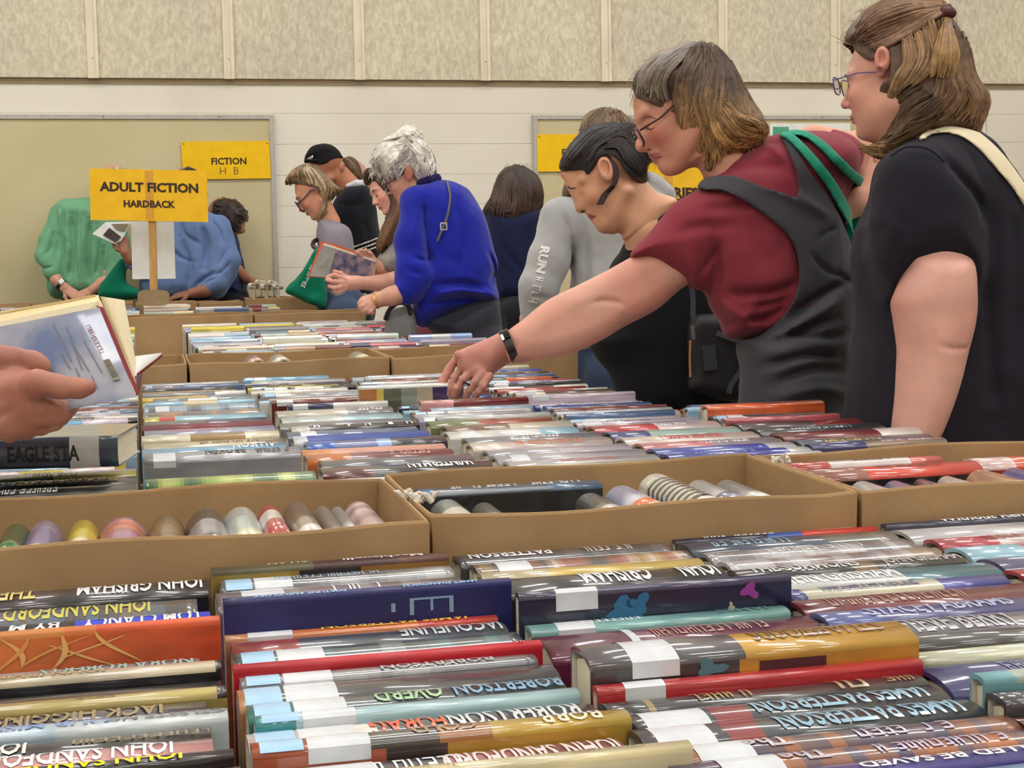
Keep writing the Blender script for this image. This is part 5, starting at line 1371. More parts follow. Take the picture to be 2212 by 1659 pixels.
# ================================================================ woman in the black T-shirt (nearest, right)
Z = 3.02
ear = q(1905, 128, Z-.06)
hd = Head.fit((1819, 228), (1852, 301), Z, 31); print('RIGHT', hd.k, proj(cam2w(hd.c[None])[0]))
S = Sdf(.0032); hd.add(S, female=True, ear=False)
S.cone(q(1925, 230, Z), q(1990, 330, Z+.02), .056, .066, .03)
S.ell(q(1906, 128, Z-.068), (.015, .026, .016), None, .006)
S.cone(q(1906, 140, Z-.066), q(1903, 158, Z-.060), .009, .008, .006)
S.ell(q(1904, 124, Z-.079), (.0075, .015, .008), None, .004, 's')
S.cone(q(1903, 148, Z-.072), q(1901, 158, Z-.066), .004, .004, .003, 's')
head = S.build()
S = Sdf(.005)
S.cone(q(1990, 340, Z), q(2010, 520, Z+.02), .06, .09, .03)
S.pillow([(1955, 560), (1927, 640), (1931, 690), (1938, 740), (1939, 770), (1934, 850), (1926, 930), (1924, 1000), (1975, 1010), (2020, 960), (2048, 900), (2072, 830), (2088, 765), (2104, 700), (2108, 640), (2096, 560), (2030, 540), (1960, 550)], Z-.15, .072, .062, .02)
S.fold([(2010, 748), (2045, 755), (2082, 752)], Z-.16, .004, .005)
hand(S, q(1965, 1000, Z-.15), np.array([-.35, -.9, -.1]), np.array([.9, -.35, -.2]), np.array([0, 0, 1.]), .175, .5)
S.cone(q(2030, 500, Z-.12), q(2018, 640, Z-.16), .05, .06, .02)
arm = S.build()
base = cam2w(q(2030, 900, Z)[None])[0]
def c_near(P):
    c = hd.cols((212, 158, 138), cheek=(206, 130, 112), nose=(188, 84, 84), extra=[(q(1905, 128, Z-.07), .022, (196, 120, 104), .7)])(P)
    arm_ = (P[:, 1] < (CY-420)/F*2.7)[:, None]
    b = np.array(lc((216, 170, 156))); r = np.array(lc((206, 148, 134)))
    w = (np.clip(vnoise(P*14)*.5+.5, 0, 1))[:, None]
    return np.where(arm_, b*(1-w)+r*w, c)
pr, og = person([head, arm], M_SKIN, c_near, base, 'person in a black T-shirt with half-tied light brown hair, nearest at the right')
M_BLK = cloth('black_tshirt', 34, 32, 42, .05)
S = Sdf(.006)
S.pillow([(1985, 292), (1958, 300), (1930, 320), (1903, 345), (1892, 375), (1884, 420), (1872, 450), (1862, 468), (1853, 490), (1846, 515), (1843, 560), (1850, 640), (1850, 700), (1836, 790), (1824, 880), (1820, 960), (1820, 1060), (1900, 1120), (2100, 1130), (2300, 1100), (2320, 900), (2300, 700), (2275, 560), (2245, 470), (2205, 395), (2165, 345), (2120, 305), (2070, 284), (2025, 278)], Z+.02, .19, .14, .03, slope=(.08, 0))
S.pillow([(2085, 268), (2105, 276), (2140, 300), (2162, 325), (2176, 350), (2200, 385), (2240, 460), (2280, 560), (2290, 800), (2180, 800), (2100, 500), (2070, 320)], Z+.22, .09, .08, .03)
# the near sleeve
S.pillow([(1905, 345), (1890, 385), (1884, 440), (1884, 500), (1890, 560), (1905, 605), (1921, 645), (1940, 612), (1975, 583), (2020, 569), (2060, 567), (2090, 575), (2105, 598), (2107, 560), (2106, 500), (2095, 440), (2080, 390), (2050, 345), (2000, 315), (1945, 315)], Z-.13, .088, .075, .05)
for a, r_, am in [([(2008, 350), (2050, 400), (2092, 440), (2105, 480)], .010, .012), ([(2065, 310), (2085, 350), (2098, 400)], .008, .006), ([(2120, 420), (2130, 560), (2120, 700)], .02, .010), ([(2170, 450), (2180, 600), (2170, 760)], .02, .010), ([(1870, 480), (1900, 500), (1890, 560)], .012, -.006), ([(2110, 600), (2120, 720), (2130, 900)], .014, .010)]: S.fold(a, Z-.1, r_, am)
S.ns(.004, 9); S.ns(.0015, 30)
SHIRT_N = S
p, f = S.build(); put('t_shirt', p, f, M_BLK, pr, None, og)
strip('sleeve_seam', [(1925, 338), (1952, 320), (1985, 318), (2012, 326), (2040, 350)], [Z-.185, Z-.20, Z-.205, Z-.205, Z-.2], .003, M_BLK, pr, og)
S = Sdf(.01); hip = q(2070, 1050, Z+.04)
S.ell(hip, (.15, .14, .13), None, .03); legs(S, hip+DOWN*.05, (.05, 0), .1, (.10, .08, .06))
p, f = S.build(); put('trousers', p, f, M_DARKTR, pr, None, og); shoes(pr, og, hip, (.05, 0), .1, M_SHOE)
# hair: half-up
hz = Z+.0
cap = [(1827, 92), (1828, 70), (1845, 42), (1870, 18), (1905, 0), (1950, -10), (1990, -8), (2020, 2), (2038, 18), (2060, 40), (2080, 75), (2092, 120), (2096, 165), (2108, 185), (2123, 205), (2130, 232), (2126, 262), (2115, 292), (2085, 300), (2040, 302), (1998, 304), (1962, 316), (1935, 325), (1905, 334), (1882, 322), (1900, 300), (1905, 275), (1899, 240), (1897, 205), (1905, 180), (1920, 170), (1922, 150), (1921, 118), (1915, 100), (1903, 100), (1893, 125), (1875, 130), (1850, 112), (1838, 96)]
S = Sdf(.004); hcore(S, hd); S.pillow(cap, hz+.005, .088, .075, .01); S.ns(.004, 22, (1, 1, 1)); S.ns(.002, 60)
p1 = S.build(hug=(0, [cap], None, hz+.005)); zf = zfrom(p1, pillow_front(cap, hz+.005, .088, .075))
c0 = lc((112, 78, 56)); c1 = lc((152, 116, 82)); cg = lc((178, 144, 100)); cd = lc((70, 48, 36))
L = []
L += hair_locks([[(1830, 88), (1870, 45), (1930, 25), (2000, 25), (2042, 28)], [(1840, 98), (1880, 75), (1940, 55), (2000, 40), (2045, 30)], [(1860, 115), (1900, 108), (1950, 78), (2000, 50), (2045, 32)], [(1885, 128), (1910, 110), (1955, 85), (2005, 52), (2045, 34)]], zf, hz, rs, 42, .0032, 5, lc((104, 74, 56)), lc((140, 108, 78)), .35, lift=.04)
L += hair_locks([[(1845, 60), (1880, 20), (1940, -2), (2000, 0), (2042, 26)], [(1830, 88), (1870, 45), (1930, 25), (2000, 25), (2042, 28)]], zf, hz, rs, 30, .003, 4, lc((120, 88, 62)), c1, .3, lift=.04)
L += hair_locks([[(1925, 105), (1925, 160), (1905, 195), (1900, 240)], [(1950, 90), (1962, 140), (1945, 180), (1915, 215)], [(1985, 62), (2000, 120), (1985, 165), (1945, 200)]], zf, hz, rs, 40, .0034, 5, c1, lc((150, 118, 84)), .3, lift=.06)
L += hair_locks([[(1990, 55), (2005, 130), (1990, 220), (1930, 260)], [(2020, 60), (2015, 160), (2030, 220), (2000, 262)], [(2050, 90), (2050, 180), (2080, 230), (2060, 280)], [(2070, 100), (2090, 170), (2120, 220), (2100, 290)]], zf, hz, rs, 40, .0038, 8, lc((104, 78, 56)), lc((122, 92, 64)), .4, wav=6)
L += hair_locks([[(1960, 200), (1930, 215), (1905, 240), (1902, 290)], [(1990, 220), (1960, 240), (1930, 265), (1912, 300)], [(2010, 240), (1980, 270), (1935, 290), (1895, 322)]], zf, hz, rs, 34, .0036, 8, cd, lc((106, 80, 56)), .4, wav=5, lift=.03)
L += hair_locks([[(2000, 262), (1960, 292), (1920, 312), (1880, 318)], [(2005, 268), (1965, 300), (1925, 330), (1862, 322)], [(1990, 280), (1950, 315), (1900, 335), (1850, 308)]], zf, hz, rs, 24, .003, 6, cd, lc((166, 132, 90)), .35, wav=3)
L += wisps(cap, hz, 90, rs, (150, 116, 84))
# the tied strand
tie = q(2045, 28, hz-.075)
for k in range(60):
    a = rs.rand(); x1 = 2012+62*a+rs.randn()*3; bulge = (1-a)*-22+a*26
    px_ = [(2046+rs.randn()*3, 34), (2044+bulge*.55, 70+rs.randn()*4), (2042+bulge*1.15, 118), (2035+bulge*.9+rs.randn()*5, 158+rs.rand()*12)]
    zz = [hz-.078, hz-.098-.012*math.sin(a*3.1), hz-.104-.016*math.sin(a*3.1), hz-.092]
    P_ = spline([q(x, y, z_) for (x, y), z_ in zip(px_, zz)], 5, False); m_ = len(P_)
    f_ = .75+.6*rs.rand(); L.append((P_, .0040*np.sin(np.linspace(.5, 2.9, m_)), np.array(lc((132, 98, 66)))*f_, np.array(cg)*f_))
p2, f2, cc2 = tubes(L)
o = put('hair', np.concatenate([p1[0], p2]), np.concatenate([p1[1], f2+len(p1[0])]), M_HAIR, pr, None, og)
a_ = o.data.color_attributes.new('Col', 'FLOAT_COLOR', 'POINT'); buf = np.ones((len(p1[0])+len(p2), 4), np.float32); buf[:len(p1[0]), :3] = lc((92, 68, 50)); buf[len(p1[0]):, :3] = cc2; a_.data.foreach_set('color', buf.ravel())
S = Sdf(.0025); M_CLIP = flat_mat('dark_red_clip', rgb(70, 20, 26), .4)
S.cone(q(2037, 26, hz-.075), q(2054, 28, hz-.08), .010, .011, .004); S.cone(q(2050, 20, hz-.078), q(2050, 14, hz-.078), .008, .006, .004); S.cone(q(2038, 22, hz-.078), q(2036, 34, hz-.08), .006, .005, .004)
p, f = S.build(); put('hair_clip', p, f, M_CLIP, pr, None, og)
# glasses (rimless, violet)
M_VIO = flat_mat('violet_metal', rgb(96, 84, 150), .3, .5); M_BRZ = flat_mat('bronze_metal', rgb(110, 74, 66), .35, .7)
def W1(x, y, z): return tuple(cam2w(q(x, y, z)[None])[0])
glasses(hd, 'glasses', M_VIO, pr, og, .0014, .027, .020, -.012, .022, .7); mouth(hd, pr, og)
S = Sdf(.002); S.cone(hd.P(.082, .012, .04), hd.P(.088, .009, .024), .002, .0024, .002); S.cone(hd.P(.086, .034, .045), hd.P(.094, .036, .02), .0022, .0018, .002)
p, f = S.build(); put('eyelashes', p, f, flat_mat('lash', rgb(60, 40, 36), .7), pr, None, og)
# cream bag strap over the shoulder and bag on her far side
M_CREAM = cloth('cream_strap', 226, 212, 180)
bagA = empty('shoulder_bag', cam2w(q(2400, 900, Z+.32)[None])[0]); ob = np.array(bagA.location)
p, f = SHIRT_N.build(hug=(.006, [[(1984, 300), (1996, 284), (2012, 271), (2040, 263), (2075, 266), (2110, 282), (2150, 315), (2190, 362), (2240, 440), (2262, 500), (2240, 490), (2190, 410), (2150, 362), (2118, 326), (2085, 300), (2050, 288), (2015, 290), (1995, 303)]], Z+.2, Z, 1))
put('strap', p, f, M_CREAM, bagA, None, ob)
S = Sdf(.006); S.chain([q(2250, 480, Z+.16), q(2310, 560, Z+.24), q(2370, 630, Z+.3)], [.008, .008, .008]); p, f = S.build(); put('strap_end', p, f, M_CREAM, bagA, None, ob)
S = Sdf(.008); S.pillow([(2345, 620), (2480, 620), (2490, 900), (2340, 900)], Z+.3, .04, .04, .0); p, f = S.build(); put('bag_body', p, f, M_CREAM, bagA, None, ob)
tag(bagA, 'cream shoulder bag hanging by its strap from the black T-shirt at the right edge', 'bag')
# ================================================================ woman in the red T-shirt and grey pinafore
Z = 3.42
hd = Head.fit((1380, 320), (1440, 375), Z, 2); print('RED', hd.k, proj(cam2w(hd.c[None])[0]))
S = Sdf(.0030); hd.add(S, ear=False)
S.pillow([(1378, 215), (1377, 240), (1380, 262), (1384, 272), (1382, 290), (1378, 312), (1380, 322), (1392, 324), (1400, 326), (1405, 336), (1411, 340), (1413, 347), (1419, 352), (1422, 362), (1432, 372), (1448, 375), (1475, 368), (1500, 340), (1480, 280), (1430, 220)], Z, .021, .02, .018)
S.cone(q(1535, 315, Z+.01), q(1590, 400, Z+.02), .045, .055, .03)
S.pillow([(1490, 350), (1512, 352), (1524, 368), (1532, 392), (1560, 420), (1620, 400), (1600, 330), (1520, 320)], Z, .05, .045, .02)
S.fold([(1405, 338), (1420, 338), (1430, 335)], Z, .0022, .003)
S.fold([(1408, 318), (1422, 330), (1428, 344)], Z, .003, .0022)
HS_R = S
head = S.build()
# reaching arm: sleeve to wrist
S = Sdf(.0045)
armpts = [q(1560, 500, Z-.02), q(1430, 590, Z-.06), q(1330, 655, Z-.06), q(1270, 680, Z-.04), q(1180, 715, Z-.02), q(1103, 750, Z-.01)]
S.pillow([(1520, 470), (1362, 556), (1300, 590), (1240, 620), (1180, 650), (1130, 690), (1094, 718), (1090, 740), (1100, 780), (1125, 784), (1180, 775), (1240, 762), (1300, 735), (1350, 705), (1420, 668), (1470, 625), (1530, 580)], Z-.045, .042, .045, .02, slope=(.02, 0))
S.fold([(1272, 660), (1300, 654), (1330, 658), (1345, 668)], Z, .006, .005); S.fold([(1230, 655), (1260, 650)], Z, .01, -.003)
S.fold([(1335, 668), (1330, 690)], Z, .008, -.003)
far_ = [q(1760, 320, Z+.20), q(1850, 330, Z+.30), q(1895, 350, Z+.30), q(1850, 440, Z+.22)]
S.chain(far_, [.055, .048, .042, .032], .02)
S.cone(q(1790, 480, Z+.0+.22), q(1850, 430, Z+.22), .03, .032)
arm1 = S.build()
# the hand at the books
S = Sdf(.0024); zh = Z-.0
k = Z/3300
S.pillow([(1100, 712), (1060, 728), (1020, 745), (990, 758), (983, 768), (985, 785), (998, 808), (1020, 822), (1050, 826), (1075, 800), (1100, 782), (1112, 748)], zh, .022, .024, .012, slope=(.15, 0))
F_ = [  # (px list with depth offsets), radii
 ([(992, 772, .012), (972, 796, .016), (955, 826, .010), (948, 852, .002)], .0115, .0085),
 ([(1000, 792, -.004), (982, 815, -.004), (974, 838, -.004), (966, 856, .000)], .0105, .008),
 ([(1018, 800, -.014), (1000, 818, -.018), (989, 838, -.014), (982, 856, -.006)], .0108, .008),
 ([(1042, 806, -.020), (1026, 824, -.024), (1014, 842, -.019), (1006, 858, -.010)], .0105, .0078),
 ([(1058, 812, -.024), (1044, 832, -.028), (1034, 846, -.022), (1026, 858, -.014)], .0092, .007)]
for pts, r0, r1 in F_: finger(S, [q(x, y, zh+dz) for x, y, dz in pts], r0, r1, .0035)
S.cone(q(1096, 750, zh-.005), q(1060, 770, zh-.004), .029, .026, .015)
for a in ([(990, 775), (983, 800), (972, 822)], [(1003, 800), (992, 820), (984, 838)], [(1028, 812), (1012, 832), (1006, 846)], [(1050, 822), (1038, 838)]): S.fold(a, zh, .0022, .0028)
for c_ in ((990, 766), (1008, 786), (1030, 798)): S.ell(q(c_[0], c_[1], zh-.019), (.009, .009, .007), None, .008)
handm = S.build()
base = cam2w(q(1700, 700, Z+.05)[None])[0]
def c_red(P):
    c = hd.cols((206, 148, 124), cheek=(200, 110, 100), nose=(200, 116, 106), lip=(166, 92, 90), cs=.6)(P)
    b = np.array(lc((214, 164, 144))); r = np.array(lc((206, 138, 122)))
    px_ = P[:, 0]/P[:, 2]*F+CX; py_ = CY-P[:, 1]/P[:, 2]*F
    w = np.clip(vnoise(P*11)*.6+.35, 0, 1)[:, None]
    hnd = ((px_ < 1105) & (py_ > 700))[:, None]
    b = np.where(hnd, np.array(lc((206, 152, 136))), b); r = np.where(hnd, np.array(lc((190, 120, 108))), r)
    armm = (py_ > 430)[:, None]
    return np.where(armm, b*(1-w)+r*w, c)
S = Sdf(.008); S.cone(q(1600, 430, Z+.03), q(1680, 520, Z+.05), .06, .08, .03); S.cone(q(1680, 520, Z+.05), q(1720, 720, Z+.08), .08, .09, .03); tor = S.build()
pr, og = person([head, arm1, handm, tor], M_SKIN, c_red, base, 'person in a dark red T-shirt and grey pinafore, reaching across the books')
M_RED = cloth('dark_red_tshirt', 138, 54, 66, .1)
S = Sdf(.0055)
S.pillow([(1530, 385), (1560, 352), (1600, 330), (1650, 303), (1700, 285), (1750, 278), (1800, 284), (1840, 300), (1862, 330), (1860, 380), (1830, 440), (1830, 560), (1800, 700), (1740, 730), (1640, 734), (1590, 735), (1562, 728), (1545, 690), (1522, 650), (1500, 615), (1480, 560), (1500, 450)], Z+.05, .155, .12, .04, slope=(.25, .0), sc=(1680, 520))
# near sleeve towards the arm
S.pillow([(1530, 405), (1480, 425), (1452, 445), (1430, 470), (1400, 505), (1361, 553), (1400, 560), (1440, 580), (1480, 602), (1502, 612), (1535, 560), (1570, 520), (1600, 470), (1590, 420)], Z-.05, .078, .07, .05)
S.pillow([(1740, 290), (1790, 280), (1840, 295), (1864, 325), (1858, 360), (1842, 395), (1830, 430), (1780, 430), (1740, 380)], Z+.22, .07, .06, .04)
for a, r_, am in [([(1500, 600), (1520, 570), (1540, 545)], .007, .006), ([(1500, 470), (1560, 460), (1620, 450)], .012, .006), ([(1440, 520), (1500, 500), (1560, 500)], .012, .005), ([(1560, 640), (1640, 640), (1715, 618)], .012, .012), ([(1600, 668), (1660, 660), (1705, 640)], .010, .010), ([(1580, 700), (1640, 690), (1700, 660)], .01, .010), ([(1540, 650), (1600, 700), (1660, 712)], .011, -.008), ([(1530, 520), (1540, 600), (1530, 640)], .014, .010), ([(1640, 315), (1665, 340), (1680, 370)], .010, -.006), ([(1560, 385), (1640, 370), (1700, 380)], .014, .006), ([(1700, 520), (1715, 570), (1710, 610)], .012, .008)]: S.fold(a, Z, r_, am*1.5)
S.ns(.0045, 10); S.ns(.002, 28, (1, 1, 1))
SHIRT_R = S
p, f = S.build(); o = put('t_shirt', p, f, M_RED, pr, None, og)
p, f = S.build(hug=(.0035, [[(1524, 372), (1545, 350), (1578, 330), (1610, 316), (1616, 324), (1585, 340), (1555, 358), (1534, 384)]], Z+.1, Z, 1)); put('neckline', p, f, M_RED, pr, None, og)
# grey pinafore: body below, shoulder straps crossing
M_GREY = cloth('charcoal_pinafore', 70, 68, 74, .08)
S = Sdf(.0055); S.p = list(SHIRT_R.p); S.folds = list(SHIRT_R.folds[:0]); 
S.pillow([(1600, 738), (1640, 700), (1720, 600), (1760, 480), (1800, 440), (1815, 480), (1840, 560), (1848, 640), (1838, 760), (1832, 880), (1840, 960), (1840, 1020), (1700, 1040), (1600, 1020), (1602, 860), (1602, 800), (1598, 760)], Z+.05, .172, .12, .02, slope=(.25, 0), sc=(1680, 520))
for a, r_, am in [([(1640, 790), (1720, 770), (1800, 770)], .010, .010), ([(1640, 750), (1720, 715), (1790, 690)], .010, .010), ([(1660, 740), (1730, 690), (1800, 650)], .010, -.008), ([(1700, 680), (1760, 640), (1820, 610)], .009, .009), ([(1650, 830), (1730, 800), (1820, 800)], .012, .008), ([(1650, 860), (1740, 840), (1820, 850)], .012, -.006), ([(1750, 530), (1760, 515), (1790, 500)], .004, .004), ([(1735, 560), (1770, 590), (1830, 610)], .006, .005), ([(1620, 405), (1700, 440), (1780, 480)], .012, -.005), ([(1680, 720), (1760, 730), (1820, 720)], .009, .008)]: S.fold(a, Z, r_, am*1.5)
S.ns(.003, 14)
PIN = [(1683, 290), (1700, 294), (1725, 330), (1750, 372), (1790, 425), (1820, 480), (1850, 560), (1858, 640), (1850, 760), (1845, 880), (1850, 1040), (1700, 1060), (1590, 1040), (1595, 860), (1598, 800), (1590, 760), (1596, 738), (1640, 726), (1690, 684), (1718, 640), (1727, 590), (1722, 550), (1712, 524), (1690, 495), (1640, 455), (1600, 430), (1560, 412), (1520, 410), (1506, 404), (1522, 385), (1560, 379), (1600, 384), (1650, 404), (1700, 420), (1720, 427), (1725, 400), (1720, 370), (1708, 340), (1694, 312)]
p, f = S.build(hug=(.010, [PIN], Z+.35, Z, None)[:4]); put('pinafore', p, f, M_GREY, pr, None, og)
S = Sdf(.01); hip = q(1720, 960, Z+.12); S.ell(hip, (.16, .14, .15), None, .03); legs(S, hip+DOWN*.05, (.02, 0), .1, (.10, .075, .055)); p, f = S.build(); put('trousers', p, f, M_GREY, pr, None, og); shoes(pr, og, hip, (.02, 0), .1, M_SHOE)
# hair, shoulder-length
cap = [(1374, 210), (1366, 188), (1370, 165), (1385, 145), (1410, 124), (1440, 112), (1465, 103), (1495, 99), (1530, 103), (1562, 125), (1585, 155), (1600, 185), (1612, 212), (1628, 235), (1648, 258), (1656, 282), (1650, 305), (1630, 318), (1600, 330), (1572, 345), (1545, 366), (1528, 372), (1518, 350), (1502, 332), (1490, 318), (1478, 300), (1470, 280), (1466, 260), (1462, 248), (1440, 238), (1410, 225), (1388, 216)]
zz = Z+.0; S = Sdf(.0038); hcore(S, hd); S.pillow(cap, zz, .098, .085, .01); S.ns(.009, 19); S.ns(.003, 50); p1 = S.build(hug=(0, [cap], None, zz)); zf = zfrom(p1, pillow_front(cap, zz, .098, .085))
top = lc((84, 68, 60)); mid = lc((116, 94, 74)); tip = lc((176, 138, 86)); gr = lc((140, 130, 124))
L = []
L += hair_locks([[(1495, 104), (1430, 125), (1385, 160), (1376, 212)], [(1500, 104), (1450, 130), (1405, 175), (1395, 220)], [(1505, 104), (1470, 140), (1430, 190), (1440, 238)]], zf, zz, rs, 44, .0032, 5, lc((110, 98, 90)), lc((126, 112, 98)), .45, lift=.03)
L += hair_locks([[(1505, 104), (1475, 150), (1455, 205), (1470, 270), (1480, 305)], [(1510, 104), (1500, 160), (1480, 220), (1490, 280), (1505, 330)], [(1520, 104), (1530, 170), (1520, 240), (1525, 300), (1535, 362)], [(1530, 106), (1560, 170), (1565, 240), (1570, 290), (1560, 345)], [(1540, 110), (1585, 180), (1605, 240), (1615, 280), (1600, 325)], [(1550, 115), (1595, 185), (1630, 250), (1650, 280), (1640, 310)]], zf, zz, rs, 44, .004, 9, (.1, .1, .1), (.1, .1, .1), .4, wav=11, lift=.02)
L += hair_locks([[(1470, 240), (1462, 265), (1470, 300), (1478, 325)], [(1500, 250), (1492, 290), (1500, 320), (1512, 345)]], zf, zz, rs, 24, .004, 6, (.13, .13, .13), (.13, .13, .13), .4, wav=4, lift=.05)
L += hair_locks([[(1560, 230), (1590, 262), (1620, 270), (1652, 292)], [(1540, 260), (1570, 300), (1600, 312), (1640, 308)], [(1520, 280), (1545, 320), (1580, 330), (1610, 322)]], zf, zz, rs, 26, .0045, 7, (.13, .13, .13), (.13, .13, .13), .4, wav=6, lift=.05)
L += wisps(cap, zz, 120, rs, (170, 140, 104))
L += wisps([(1374, 210), (1366, 188), (1370, 165), (1385, 145), (1410, 124), (1440, 112), (1465, 103)], zz, 40, rs, (170, 164, 156), 18, 8)
p2, f2, cc2 = tubes(L)
gm = np.abs(cc2[:, 0]-cc2[:, 2]) < 1e-6; yy2 = CY-p2[:, 1]/p2[:, 2]*F; xx2 = CX+p2[:, 0]/p2[:, 2]*F
t2 = np.clip((yy2-175-.25*(1520-xx2)*.0+25*vnoise(p2*25))/150, 0, 1)[:, None]; fac = (cc2[:, :1]/.1)
cc2 = np.where(gm[:, None], (np.array(lc((88, 70, 58)))*(1-t2)+np.array(lc((172, 132, 82)))*t2)*fac, cc2)
o = put('hair', np.concatenate([p1[0], p2]), np.concatenate([p1[1], f2+len(p1[0])]), M_HAIR, pr, None, og)
yy = CY-p1[0][:, 1]/p1[0][:, 2]*F; w_ = np.clip((yy-190)/120, 0, 1)[:, None]
a_ = o.data.color_attributes.new('Col', 'FLOAT_COLOR', 'POINT'); buf = np.ones((len(p1[0])+len(p2), 4), np.float32); buf[:len(p1[0]), :3] = np.array(lc((70, 56, 48)))*(1-w_)+np.array(lc((120, 88, 54)))*w_; buf[len(p1[0]):, :3] = cc2; a_.data.foreach_set('color', buf.ravel())
# glasses, dark frames
M_TORT = flat_mat('dark_red_frames', rgb(48, 16, 20), .25, spec=.6)
glasses(hd, 'glasses', M_TORT, pr, og, .0027, .028, .021, .012, .018, .6)
M_LIP = flat_mat('lips', rgb(178, 98, 96), .45); M_LASH = flat_mat('lashes', rgb(70, 44, 40), .7); M_BRW = flat_mat('brow_light', rgb(146, 104, 84), .8)
decal('lips', HS_R, [[(1401, 329), (1410, 332), (1422, 334), (1432, 337), (1424, 343), (1414, 348), (1406, 344), (1402, 337)]], Z, M_LIP, pr, og, .0008); decal('lip_line', HS_R, [brush([(1402, 336), (1412, 339), (1424, 339), (1433, 336)], 2.6)], Z, M_LIPL, pr, og, .0014)
decal('eyelashes', HS_R, [brush([(1394, 274), (1403, 279), (1414, 277)], 3)], Z, M_LASH, pr, og); decal('nostril', HS_R, [brush([(1397, 322), (1402, 323), (1407, 321)], 3)], Z, M_LASH, pr, og)
decal('eyebrow', HS_R, [brush([(1384, 258), (1394, 252), (1406, 252), (1418, 257)], 4)], Z, M_BRW, pr, og)
# fitness band and ring
def band(name, x, y, z, dirpx, r1, r2, w, mat, parent, og, a0=0, a1=2*math.pi, th=.0022, n=28):
    """band around a limb at a px point: dirpx limb direction in the picture"""
    c = q(x, y, z); d = np.array([dirpx[0], -dirpx[1], 0.]); d /= np.linalg.norm(d); e = np.array([-d[1], d[0], 0.]); m = MB()
    k_ = int(n)
    for i in range(k_+1):
        a = a0+(a1-a0)*i/k_
        for rr_, ww in ((0, -w/2), (0, w/2), (th, w/2), (th, -w/2)):
            m.v.append(tuple(cam2w((c+e*math.cos(a)*(r1+rr_)+np.array([0, 0, -1.])*math.sin(a)*(r2+rr_)+d*ww)[None])[0]))
    for i in range(k_):
        for j in range(4): m.f.append([4*i+j, 4*i+(j+1) % 4, 4*i+4+(j+1) % 4, 4*i+4+j])
    return m.build(name, mat, parent, og, False)
wt = empty('fitness_band', cam2w(q(1100, 748, Z)[None])[0]); ow = np.array(wt.location)
band('strap', 1101, 749, Z-.045, (1, -.42), .0345, .046, .019, M_BLACKP, wt, ow)
band('screen', 1100, 748, Z-.046, (1, -.42), .0355, .048, .021, flat_mat('dark_screen', rgb(26, 20, 24), .08, spec=.8), wt, ow, .2, 1.1, .003, 12)
band('light_face', 1094, 750, Z-.046, (1, -.42), .0365, .049, .006, flat_mat('bright_screen', rgb(240, 240, 244), .2), wt, ow, .75, 1.15, .0034, 8)
tag(wt, 'black fitness band with a small bright face on the reaching wrist', 'watch')
band('ring', 1009, 829, Z-.018, (-.45, 1), .0115, .0115, .004, flat_mat('dark_ring', rgb(60, 40, 46), .3, .6), pr, og, 0, 2*math.pi, .0014, 20)
# green tote with two straps, held under her far arm
tb = empty('tote_bag', cam2w(q(1830, 600, Z+.26)[None])[0]); ob = np.array(tb.location)
S = Sdf(.005); S.pillow([(1790, 470), (1830, 430), (1880, 395), (1905, 400), (1900, 520), (1870, 640), (1835, 700), (1815, 620), (1800, 540)], Z+.30, .05, .04, 0); S.ns(.006, 18); p, f = S.build()
put('bag_body', p, f, M_GREEN, tb, None, ob)
S = Sdf(.0055); S.p = list(SHIRT_R.p)
S.pillow([(1600, 738), (1640, 700), (1720, 600), (1760, 480), (1800, 440), (1815, 480), (1840, 560), (1848, 640), (1838, 760), (1602, 800)], Z+.05, .172, .12, .02, slope=(.25, 0), sc=(1680, 520))
p, f = S.build(hug=(.015, [[(1682, 292), (1700, 284), (1722, 296), (1765, 340), (1805, 392), (1832, 440), (1850, 490), (1848, 545), (1838, 500), (1812, 450), (1785, 402), (1750, 355), (1715, 315), (1698, 300)]], Z+.3, Z, 1)); put('strap', p, f, M_GREEN2, tb, None, ob)
p, f = S.build(hug=(.014, [[(1690, 286), (1712, 280), (1745, 284), (1782, 306), (1815, 338), (1850, 372), (1884, 402), (1876, 416), (1842, 392), (1806, 358), (1775, 325), (1742, 298), (1715, 292)]], Z+.4, Z, 1)); put('strap', p, f, M_GREEN2, tb, None, ob)
tag(tb, 'green tote bag with two straps over the shoulder of the dark red T-shirt', 'bag')
rs = np.random.RandomState(11)
def hairput(p1, L, base, pr, og, name='hair'):
    ps_, fs_, cs_ = [p1[0]], [p1[1]], [np.tile(np.array(base), (len(p1[0]), 1))]
    if L:
        p2, f2, c2 = tubes(L); ps_.append(p2); fs_.append(f2+len(p1[0])); cs_.append(c2)
    o = put(name, np.concatenate(ps_), np.concatenate(fs_), M_HAIR, pr, None, og)
    a_ = o.data.color_attributes.new('Col', 'FLOAT_COLOR', 'POINT'); buf = np.ones((len(o.data.vertices), 4), np.float32); buf[:, :3] = np.concatenate(cs_); a_.data.foreach_set('color', buf.ravel())
    return o
def eyesmall(hd, pr, og, col=(60, 40, 34), closed=True):
    S = Sdf(.002)
    S.chain([hd.P(.088, .003, .020), hd.P(.088, -.001, .031), hd.P(.080, .002, .043)], [.0016, .0022, .0014], .002)
    S.chain([hd.P(.096, .032, .014), hd.P(.091, .038, .032), hd.P(.078, .033, .047)], [.0018, .0026, .0014], .002)
    if closed: mouth(hd, pr, og)
    p, f = S.build(); put('eyebrow', p, f, flat_mat('brow', rgb(*col), .8), pr, None, og)
